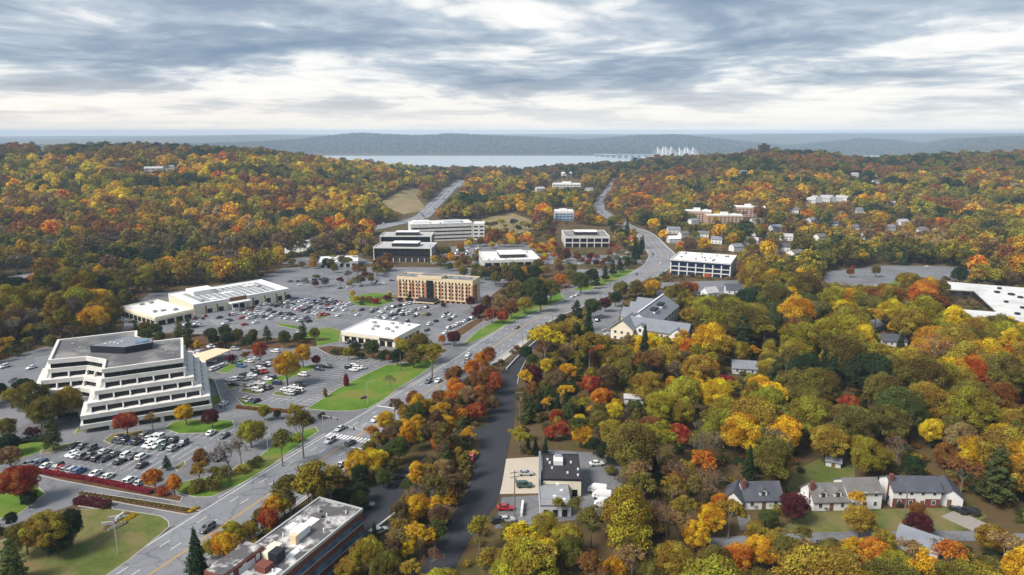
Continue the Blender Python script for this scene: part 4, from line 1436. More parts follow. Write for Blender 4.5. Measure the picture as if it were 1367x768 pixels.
def lodge():
    """gabled cream residence with grey roofs in two bars"""
    zg = G(860, 445)[2]
    P1 = Vector(gabs(828, 452, zg)); P2 = Vector(gabs(912, 462, zg))
    FL, FR = Vector(gabs(836, 436, zg + 6.8)), Vector(gabs(916, 447, zg + 6.8))
    B = Bld('gabled_lodge', FL, FR, 13, 11, zg, 'large cream residence with many grey gables', 'residence')
    w = B.w
    gable_walls(MB(), -w / 2, w / 2, 0, 13, -3, 6.8, 11, 'x').build('wall', M['cream_pale'], B.o)
    gable(MB(), -w / 2, w / 2, 0, 13, 6.8, 11, 0.7, 0.3, 'x').build('roof', M['slate_roof'], B.o)
    # left front cross gable
    x0, x1 = -w / 2 - 7, -w / 2 + 5
    gable_walls(MB(), x0, x1, -4, 12, -3, 6.8, 11.6, 'y').build('wall', M['cream_pale'], B.o)
    gable(MB(), x0, x1, -4, 12, 6.8, 11.6, 0.7, 0.3, 'y').build('roof', M['slate_roof'], B.o)
    # long bar running back
    y1 = 58
    x2, x3 = -w / 2 - 6.6, -w / 2 + 12
    gable_walls(MB(), x2, x3, 11, y1, -3, 6.5, 12.2, 'y').build('wall', M['siding_white'], B.o)
    gable(MB(), x2, x3, 11, y1, 6.5, 12.2, 0.7, 0.3, 'y').build('roof', M['slate_roof'], B.o)
    xm = (x2 + x3) / 2
    B.box('ridge_cap', xm - .4, xm + .4, 11, y1, 12.1, 12.5, 'siding_white')
    for yy in (24, 37):
        B.box('roof_well', xm + 2.0, xm + 5.2, yy, yy + 6.5, 8.6, 11.2, 'dark_metal')
        B.box('roof_well_rim', xm + 1.8, xm + 5.4, yy - .2, yy + 6.7, 8.4, 10.0, 'siding_white')
    for yy in (22, 36, 48):      # gables projecting on the left
        gable_walls(MB(), x2 - 4, x2 + 5, yy, yy + 8, -3, 6.2, 10.4, 'x').build('wall', M['cream_pale'], B.o)
        gable(MB(), x2 - 4, x2 + 8, yy, yy + 8, 6.2, 10.4, 0.5, 0.25, 'x').build('roof', M['slate_roof'], B.o)
    for k_, xc in enumerate((0.12, 0.72)):      # small front gables
        xx = -w / 2 + w * xc + 4
        gable_walls(MB(), xx - 2.4, xx + 2.4, -0.9, 5, 3, 7.4, 9.4, 'y').build('front_gable', M['siding_white'], B.o)
        gable(MB(), xx - 2.4, xx + 2.4, -0.9, 5, 7.4, 9.4, 0.4, 0.2, 'y').build('front_gable_roof', M['slate_roof'], B.o)
        B.box('gable_window', xx - .7, xx + .7, -1.0, -0.85, 5.2, 6.8, 'glass_house')
    for a0, a1 in spread(w, 9, 0.42, 1):
        for z0 in (0.6, 3.7):
            wn = B.on('window', 'f', a0, a1, z0, z0 + 1.6, 0, 0.08, 'siding_white')
            B.on('pane', 'f', a0 + .15, a1 - .15, z0 + .15, z0 + 1.45, .08, .1, 'glass_house', wn)
    for xx in (x0 + 2.5, x0 + 6, x0 + 9.5):
        for z0 in (0.6, 3.7):
            wn = B.box('window', xx - .8, xx + .8, -4.08, -3.98, z0, z0 + 1.6, 'siding_white')
            B.box('pane', xx - .65, xx + .65, -4.11, -4.05, z0 + .15, z0 + 1.45, 'glass_house', wn)
    for yy in range(16, 56, 6):
        for z0 in (0.6, 3.7):
            B.box('window', x3 - .03, x3 + .08, yy - .8, yy + .8, z0, z0 + 1.6, 'glass_house')
    B.box('entrance_porch', -w / 2 - 9, -w / 2 - 6.9, -2, 2.5, -2, 2.8, 'slate_roof')
    for sx in (B.w / 2 - 6, B.w / 2 - 1):
        B.box('balcony', sx - 2.2, sx + 2.2, -1.2, 0, 3.0, 3.3, 'siding_white')
    c_ = [Vector((B.o.location.x, B.o.location.y)) + Matrix.Rotation(B.o.rotation_euler.z, 2) @ Vector(q) for q in ((x2 - 5, -5), (x3 + 1, -5), (x3 + 1, y1), (x2 - 5, y1))]
    block([tuple(q) for q in c_], 2)


lodge()

# houses scattered over the slopes, small in the picture
FAR_HOUSES = [
    (1141, 309, 11, 'siding_white', 'shingle_grey', 'small white gabled house among trees on the far slope'), (1208, 301, 13, 'siding_white', 'pale_grey_roof', 'tall pale house on the wooded slope'),
    (1190, 309, 12, 'siding_white', 'slate_roof', 'white house with grey roof beside the tall pale house'), (1069, 345, 16, 'siding_white', 'shingle_grey', 'long white house behind the school car park'),
    (1038, 309, 14, 'siding_grey', 'slate_roof', 'grey house beside the townhouses'), (1088, 299, 14, 'siding_grey', 'slate_roof', 'blue grey roofed house below the townhouses'), (1112, 304, 12, 'siding_white', 'shingle_dark', 'white house half hidden by dark trees'),
    (900, 312, 15, 'siding_white', 'slate_roof', 'white gabled house beside the bend of the main road'), (915, 318, 11, 'siding_white', 'shingle_grey', 'white house behind the bend of the main road'), (901, 325, 13, 'siding_grey', 'white_roof', 'low flat grey building at the bend of the main road'),
    (986, 336, 12, 'siding_white', 'slate_roof', 'white house with blue grey roof above the navy office'), (1002, 327, 15, 'siding_white', 'pale_grey_roof', 'pale roofed house above the navy office'), (1030, 345, 13, 'siding_grey', 'shingle_grey', 'grey house at the edge of the school woods'),
    (992, 233, 14, 'siding_white', 'slate_roof', 'white house high on the right slope'), (1142, 236, 14, 'siding_white', 'pale_grey_roof', 'pale house near the crest'), (1170, 246, 12, 'siding_white', 'shingle_grey', 'white house just below the crest'), (1060, 285, 12, 'siding_white', 'shingle_grey', 'white house left of the townhouses'),
    (94, 227, 20, 'siding_white', 'pale_grey_roof', 'white house high on the left hill'), (150, 226, 24, 'brick_tan', 'shingle_grey', 'tan house near the top of the left hill'), (205, 230, 30, 'siding_white', 'pale_grey_roof', 'long pale building on the left hill'), (225, 228, 18, 'siding_white', 'slate_roof', 'white house beside the long pale building'), (57, 205, 26, 'siding_white', 'white_roof', 'pale building on the left skyline'),
    (722, 256, 18, 'siding_grey', 'pale_grey_roof', 'grey roofed house in the valley woods'), (786, 256, 16, 'siding_white', 'slate_roof', 'blue roofed house beside the far main road'), (757, 235, 26, 'siding_white', 'white_roof', 'white flat building above the modern block'),
    (938, 318, 13, 'siding_white', 'shingle_grey', 'white house in the hollow behind the navy office'), (956, 326, 12, 'siding_white', 'slate_roof', 'pale house with slate roof uphill of the navy office'), (1015, 316, 12, 'siding_grey', 'slate_roof', 'slate roofed house among the dark trees'), (1050, 322, 13, 'siding_white', 'pale_grey_roof', 'pale roofed house above the long white house'), (1046, 336, 12, 'siding_white', 'shingle_dark', 'white house with dark roof next to the long white house'),
    (1098, 322, 12, 'siding_white', 'shingle_grey', 'white house uphill of the school car park'), (1160, 320, 12, 'siding_grey', 'slate_roof', 'grey house in the trees above the school'), (1232, 312, 12, 'siding_white', 'shingle_grey', 'white house on the slope above the school'), (928, 300, 12, 'siding_white', 'slate_roof', 'white house below the brick apartments'), (1010, 300, 12, 'siding_white', 'shingle_grey', 'white house beside the brick apartments'),
    (1148, 285, 12, 'siding_white', 'slate_roof', 'white house below the brown trees'), (1190, 275, 10, 'siding_grey', 'pale_grey_roof', 'grey house on the lane between the hills'),
]
rd = random.Random(5)
for px, py, w, wl, rf, lb in FAR_HOUSES:
    house(px, py, w, w * 0.7, 5.0 if w < 18 else 6.5, 2.8, rd.uniform(-25, 25), wl, rf, lb, storeys=2, wins=3, door=False, far=True, seen=0.9)
# terrace of townhouses
for i, (px, py) in enumerate(((1082, 273), (1092, 271), (1102, 270), (1112, 270), (1123, 270), (1134, 271))):
    house(px, py, 13, 14, 6.5, 4.0, [-30, 12, -12, 15, -8, 20][i], 'siding_white', 'pale_grey_roof', 'white gabled townhouse with pale grey roof in the terrace on the slope', 'townhouse', group='terrace of townhouses', wins=3, storeys=2, door=False, far=True, axis='y' if i % 2 else 'x')

# ================================================================== trees
rng = np.random.default_rng(11)
C = dict(dgreen=(0.034, 0.056, 0.018), green=(0.085, 0.108, 0.024), olive=(0.175, 0.148, 0.025), ygreen=(0.32, 0.265, 0.022), yellow=(0.66, 0.47, 0.016),
         gold=(0.63, 0.35, 0.014), orange=(0.58, 0.19, 0.014), rust=(0.25, 0.105, 0.026), red=(0.40, 0.075, 0.025), crimson=(0.27, 0.022, 0.034),
         maroon=(0.10, 0.02, 0.022), brown=(0.165, 0.105, 0.045), tan=(0.33, 0.215, 0.085), grey=(0.21, 0.175, 0.14), ochre=(0.33, 0.225, 0.026))
C = {k_: tuple(q * 1.05 + e for q, e in zip(v, (0.004, 0.006, 0.012))) for k_, v in C.items()}
WORD = dict(dgreen='dark green', green='mid green', olive='olive green', ygreen='yellow green', yellow='bright yellow', gold='golden', orange='bright orange', rust='rust red',
            red='orange red', crimson='crimson', maroon='dark maroon', brown='brown', tan='tan', grey='grey', ochre='ochre')


def leaf_mesh(name, P, N, half, lv, cv, material, aspect=0.62, extra=None):
    """one mesh of small leaf sprays: P centres, N normals"""
    n = len(P)
    rnd = rng.normal(size=(n, 3))
    T = np.cross(N, rnd); T /= np.linalg.norm(T, axis=1)[:, None] + 1e-9
    S = np.cross(N, T)
    a = half * rng.uniform(0.65, 1.3, n)[:, None]
    b = a * aspect * rng.uniform(0.7, 1.25, n)[:, None]
    bend = N * a * rng.uniform(-0.35, 0.1, n)[:, None]
    k = rng.uniform(-0.35, 0.35, n)[:, None]
    V = np.stack([P - T * a + bend, P - S * b + T * a * k, P + T * a + bend, P + S * b - T * a * k], 1).reshape(-1, 3)
    Fc = np.arange(4 * n).reshape(n, 4)
    me = bpy.data.meshes.new(name)
    me.vertices.add(4 * n)
    me.vertices.foreach_set('co', V.astype(np.float32).ravel())
    me.loops.add(4 * n)
    me.loops.foreach_set('vertex_index', Fc.ravel().astype(np.int32))
    me.polygons.add(n)
    me.polygons.foreach_set('loop_start', (np.arange(n) * 4).astype(np.int32))
    me.polygons.foreach_set('loop_total', np.full(n, 4, np.int32))
    for nm, val in (('lv', lv), ('cv', cv)):
        at = me.attributes.new(nm, 'FLOAT', 'POINT')
        at.data.foreach_set('value', np.repeat(val, 4).astype(np.float32))
    me.materials.append(material)
    me.update(calc_edges=True)
    return me


def sph(n):
    v = rng.normal(size=(n, 3))
    return v / np.linalg.norm(v, axis=1)[:, None]


def clump_leaves(cen, rad, per, flat=0.8, up=0.25, drop=0.25):
    """leaves on the shells of clumps"""
    P, N, lv, cv = [], [], [], []
    for c, r in zip(cen, rad):
        m = max(4, int(per * (r / np.mean(rad)) ** 2))
        d = sph(m)
        d = d[(d[:, 2] > -0.35) | (rng.random(m) < drop)]
        m = len(d)
        rr = r * rng.uniform(0.72, 1.08, m)[:, None]
        P.append(c + d * rr * np.array([1, 1, flat]))
        nn = d + np.array([0, 0, up]) + rng.normal(size=(m, 3)) * 0.42
        N.append(nn / np.linalg.norm(nn, axis=1)[:, None])
        lv.append(rng.random(m))
        cv.append(np.clip(rng.random() + rng.normal(0, 0.12, m), 0, 1))
    return np.concatenate(P), np.concatenate(N), np.concatenate(lv), np.concatenate(cv)


def broad_crown(R_, H_, zb, ncl, cr, seed, top=1.0):
    """clump centres of an uneven broadleaf crown: radius R_, from zb to H_"""
    st = rng
    zc = (zb + H_) / 2
    hz = (H_ - zb) / 2
    cen, rad = [], []
    i = 0
    ga = math.pi * (3 - math.sqrt(5))
    lob = st.uniform(0.68, 1.28, 7)
    while len(cen) < ncl:
        t = (i + 0.5) / ncl
        zz = 1 - 1.75 * t
        r = math.sqrt(max(0, 1 - zz * zz))
        an = i * ga + st.normal(0, 0.25)
        k = st.uniform(0.55, 0.86) * lob[int((an % (2 * math.pi)) / (2 * math.pi) * 7) % 7]
        k = min(k, 0.92)
        w = 1.0 if zz < 0.2 else top
        cen.append((math.cos(an) * r * k * R_ * w, math.sin(an) * r * k * R_ * w, zc + zz * hz * st.uniform(0.68, 0.86)))
        rad.append(R_ * cr * st.uniform(0.72, 1.25))
        i += 1
    for _ in range(max(2, ncl // 8)):
        cen.append((st.normal(0, R_ * 0.25), st.normal(0, R_ * 0.25), zc + st.uniform(-0.3, 0.4) * hz))
        rad.append(R_ * cr * 1.2)
    return np.array(cen), np.array(rad)


def trunk_mb(H_, zb, R_, r0, limbs, seed):
    rd = random.Random(seed)
    b = MB()
    p0 = Vector((0, 0, -0.6)); p1 = Vector((rd.uniform(-.25, .25), rd.uniform(-.25, .25), zb * 0.95))
    p2 = Vector((p1.x + rd.uniform(-.4, .4), p1.y + rd.uniform(-.4, .4), zb + (H_ - zb) * 0.55))
    b.tube(p0, p1, r0, r0 * 0.72, 7, False)
    b.tube(p1, p2, r0 * 0.72, r0 * 0.25, 6)
    for i in range(limbs):
        an = 2 * math.pi * (i + rd.random() * 0.7) / limbs
        s = p1.lerp(p2, rd.uniform(-0.15, 0.7))
        e = Vector((math.cos(an) * R_ * 0.62, math.sin(an) * R_ * 0.62, s.z + (H_ - zb) * rd.uniform(0.14, 0.36)))
        mid = s.lerp(e, 0.5) + Vector((0, 0, -R_ * 0.06))
        b.tube(s, mid, r0 * 0.38, r0 * 0.24, 5, False)
        b.tube(mid, e, r0 * 0.24, r0 * 0.07, 5)
        e2 = mid + Vector((math.cos(an + 0.7) * R_ * 0.3, math.sin(an + 0.7) * R_ * 0.3, R_ * 0.3))
        b.tube(mid, e2, r0 * 0.16, r0 * 0.05, 4)
    return b


def twigs(H_, zb, R_, r0, seed, depth=5, pale=False, split=3):
    """branching skeleton of a bare or thin tree; returns the builder and the twig ends"""
    rd = random.Random(seed)
    b = MB(); ends = []

    def grow(p, d, ln, r, k):
        q = p + d * ln
        b.tube(p, q, r, r * 0.66, 6 if k == depth else (4 if k > 2 else 3), False)
        if k <= 2:
            ends.append(p.lerp(q, 0.6)); ends.append(q)
        if k == 0:
            return
        for i in range(split if k < depth else split + 2):
            ax = Vector((rd.gauss(0, 1), rd.gauss(0, 1), rd.gauss(0, 0.5)))
            nd = (d * rd.uniform(0.7, 1.1) + ax.normalized() * rd.uniform(0.55, 0.95) + Vector((0, 0, 0.16))).normalized()
            grow(q - d * ln * rd.uniform(0, 0.25), nd, ln * rd.uniform(0.62, 0.84), max(r * 0.58, 0.022), k - 1)
    b.tube((0, 0, -0.6), (0, 0, zb), r0, r0 * 0.8, 6, False)
    grow(Vector((0, 0, zb)), Vector((0, 0, 1)), (H_ - zb) * 0.30, r0 * 0.8, depth)
    return b, np.array([tuple(e) for e in ends])


def conifer_leaves(R_, H_, zb, levels, br, per, seed, power=0.9, droop=0.25, gap=0.0, thick=0.35):
    st = rng
    P, N, lv, cv = [], [], [], []
    for i in range(levels):
        t = (i + st.uniform(-0.25, 0.25)) / levels
        t = min(max(t, 0), 0.985)
        z = zb + (H_ - zb) * t
        r = R_ * (1 - t) ** power * st.uniform(0.82, 1.12)
        n = max(4, int(br * (1 - 0.45 * t)))
        a0 = st.uniform(0, 6.28)
        for k in range(n):
            if st.random() < gap:
                continue
            an = a0 + 6.283 * k / n + st.normal(0, 0.16)
            ln = r * st.uniform(0.72, 1.1)
            m = max(3, int(per * ln / R_))
            s = st.uniform(0.12, 1.0, m) ** 0.75
            wd = 0.30 * ln * (1.15 - s) + 0.10 * R_
            lat = st.normal(0, 0.5, m) * wd
            x = math.cos(an) * s * ln - math.sin(an) * lat
            y = math.sin(an) * s * ln + math.cos(an) * lat
            zz = z - droop * ln * s * s + st.normal(0, thick * (H_ - zb) / levels, m)
            P.append(np.stack([x, y, zz], 1))
            nn = np.stack([math.cos(an) * 0.55 + st.normal(0, .3, m), math.sin(an) * 0.55 + st.normal(0, .3, m), np.full(m, 0.85)], 1)
            N.append(nn / np.linalg.norm(nn, axis=1)[:, None])
            lv.append(st.random(m))
            cv.append(np.clip(st.random() * 0.6 + 0.2 + st.normal(0, .1, m), 0, 1))
    P.append(np.array([[0, 0, H_ - 0.1]])); N.append(np.array([[0.7, 0, 0.7]])); lv.append(np.array([.5])); cv.append(np.array([.5]))
    return np.concatenate(P), np.concatenate(N), np.concatenate(lv), np.concatenate(cv)


PROTO = {}      # key -> list of (trunk mesh, crown mesh, R, H, zc)


def add_proto(key, tr, leaves, half, R_, H_, zc, aspect=0.62, bark='bark', inst=False, name='crown'):
    tr.mats = [M[bark]]
    tm = tr.mesh('trunk')
    cm = leaf_mesh(name, *leaves[:2], half, leaves[2], leaves[3], M['leaf'], aspect) if leaves is not None else None
    PROTO.setdefault(key, []).append((tm, cm, R_, H_, zc))


for k in range(5):      # r: broad round crowns
    R_ = 6.0; H_ = [13, 14, 12.5, 15, 13.5][k]; zb = [3.2, 3.0, 2.4, 3.6, 2.8][k]
    cen, rad = broad_crown(R_, H_, zb, [60, 48, 74, 54, 66][k], [.25, .28, .22, .27, .235][k], k)
    add_proto('r', trunk_mb(H_, zb, R_, 0.36, 7, k), clump_leaves(cen, rad, [350, 430, 290, 390, 320][k]), 0.20, R_, H_, zb * 0.45 + H_ * 0.55)
for k in range(3):      # t: taller narrow crowns
    R_ = 4.6; H_ = [16, 17, 15][k]; zb = [3.5, 4.0, 2.5][k]
    cen, rad = broad_crown(R_, H_, zb, [58, 66, 50][k], [.27, .25, .30][k], 20 + k, top=0.75)
    add_proto('t', trunk_mb(H_, zb, R_, 0.32, 7, 30 + k), clump_leaves(cen, rad, 280), 0.195, R_, H_, zb * 0.45 + H_ * 0.55)
for k in range(3):      # s: thinning crowns, branches showing
    R_ = 5.6; H_ = [14, 15, 13][k]; zb = 3.0
    tb, ends = twigs(H_, zb, R_, 0.28, 40 + k, 5)
    ends = ends[rng.permutation(len(ends))[:[420, 520, 360][k]]]
    L = clump_leaves(ends, np.full(len(ends), 0.6), 15)
    rr = np.abs(ends[:, :2]).max(0).max()
    add_proto('s', tb, L, 0.215, rr * 0.85, ends[:, 2].max(), ends[:, 2].mean(), bark='bark_pale')
for k in range(3):      # b: nearly bare
    R_ = 5.0; H_ = [13, 12, 14][k]; zb = 2.6
    tb, ends = twigs(H_, zb, R_, 0.24, 60 + k, 5, split=3)
    e2 = ends[rng.permutation(len(ends))[:200]]
    L = clump_leaves(e2, np.full(len(e2), 0.45), 4)
    rr = np.abs(ends[:, :2]).max(0).max()
    add_proto('b', tb, L, 0.20, rr * 0.85, ends[:, 2].max(), ends[:, 2].mean(), bark='bark_pale')
for k in range(3):      # c: spruce
    R_ = [3.6, 3.2, 3.9][k]; H_ = [16, 15, 14][k]
    tb = MB(); tb.tube((0, 0, -.5), (0, 0, H_ * 0.95), 0.28, 0.04, 6)
    add_proto('c', tb, conifer_leaves(R_, H_, 1.2, 26, 9, 60, k, 0.85, 0.30), 0.31, R_, H_, H_ * 0.42, 0.45)
for k in range(3):      # p: pine, layered and loose
    R_ = [4.6, 5.0, 4.2][k]; H_ = [15, 16, 14][k]
    tb = MB(); tb.tube((0, 0, -.5), (0.2, 0.1, H_ * 0.93), 0.32, 0.06, 6)
    for i in range(14):
        an = i * 2.4; z = 3.0 + i * (H_ - 4.5) / 14
        ln = R_ * (1 - i / 15) ** 0.6 * 0.8
        tb.tube((0, 0, z), (math.cos(an) * ln, math.sin(an) * ln, z + 0.5), 0.07, 0.02, 4)
    add_proto('p', tb, conifer_leaves(R_, H_, 2.6, 15, 7, 110, 9 + k, 0.58, -0.06, 0.16, 0.24), 0.32, R_, H_, H_ * 0.52, 0.5)
for k in range(2):      # k: columnar evergreen
    R_ = [1.5, 1.3][k]; H_ = [7, 6][k]
    tb = MB(); tb.tube((0, 0, -.4), (0, 0, H_ * 0.8), 0.14, 0.04, 5)
    z = np.linspace(0.6, H_ - 0.5, 26)
    cen = np.stack([rng.normal(0, .18, 26), rng.normal(0, .18, 26), z], 1)
    rad = R_ * np.clip(np.sin(np.pi * (0.25 + 0.72 * (z / H_))) + 0.05, 0.18, 1) * 0.85
    add_proto('k', tb, clump_leaves(cen, rad, 60, 0.7), 0.24, R_, H_, H_ * 0.5)
for k in range(3):      # h: shrub
    R_ = 2.0; H_ = 2.6
    cen, rad = broad_crown(R_, H_, 0.3, 14, .42, 80 + k)
    tb = MB()
    for i in range(5):
        tb.tube((0, 0, -0.3), (math.cos(i * 1.26) * 1.0, math.sin(i * 1.26) * 1.0, 1.6), 0.05, 0.02, 4)
    add_proto('h', tb, clump_leaves(cen, rad, 75), 0.20, R_, H_, 1.4)

SHAPE = dict(r='broad tree', t='tall narrow tree', s='thinning tree', b='bare tree', c='pointed spruce', p='layered pine', k='columnar evergreen', h='rounded shrub')
CATEG = dict(r='tree', t='tree', s='thin tree', b='bare tree', c='spruce', p='pine', k='evergreen', h='shrub')
NAME = dict(r='broadleaf_tree', t='narrow_crowned_tree', s='thinning_tree', b='bare_tree', c='spruce_tree', p='pine_tree', k='columnar_evergreen', h='shrub')
TREES_OUT = []
EXTRA_WOOD = []
ALLT = []
COUNT = {}


def plant(kind, x, y, z, s, colour, place, var=None, jitter=0.12):
    """one tree as a thing: trunk and crown"""
    lst = PROTO[kind]
    i = int(rng.integers(len(lst))) if var is None else var % len(lst)
    tm, cm, R_, H_, zc = lst[i]
    rt = empty(NAME[kind], (x, y, z), float(rng.uniform(0, 6.28)))
    sz = s * float(rng.uniform(0.92, 1.1))
    rt.scale = (s, s, sz)
    link(bpy.data.objects.new('trunk', tm), rt)
    o = link(bpy.data.objects.new('crown', cm), rt)
    c = np.array(C[colour]) * rng.uniform(1 - jitter, 1 + jitter) * rng.uniform(1 - jitter * .6, 1 + jitter * .6, 3)
    o.color = (*c.tolist(), 1)
    size = ''
    if kind in 'rt' and s > 1.25: size = 'large '
    if kind in 'rt' and s < 0.55: size = 'small '
    tag(rt, f'{size}{WORD[colour]} {SHAPE[kind]} {place}', CATEG[kind], 'trees ' + place)
    ALLT.append((rt, x, y, f'{size}{WORD[colour]} {SHAPE[kind]}', WORD[colour], place))
    COUNT[kind] = COUNT.get(kind, 0) + 1
    TREES_OUT.append((x, y, s * R_))
    return rt


def feature(px, py, wpx, kind, colour, place, var=None):
    """a tree seen in the photograph: crown centre, crown width in picture points"""
    lst = PROTO[kind]
    i = int(rng.integers(len(lst))) if var is None else var % len(lst)
    R_, H_, zc = lst[i][2:]
    s = 1.0
    for _ in range(6):
        x, y, z = G(px, py, s * zc)
        d = float(proj(x, y, z + s * zc)[2])
        s = 0.5 * s + 0.5 * (wpx * d / F / (2 * R_ * 1.12))
    return plant(kind, x, y, z, s, colour, place, i, 0.08)


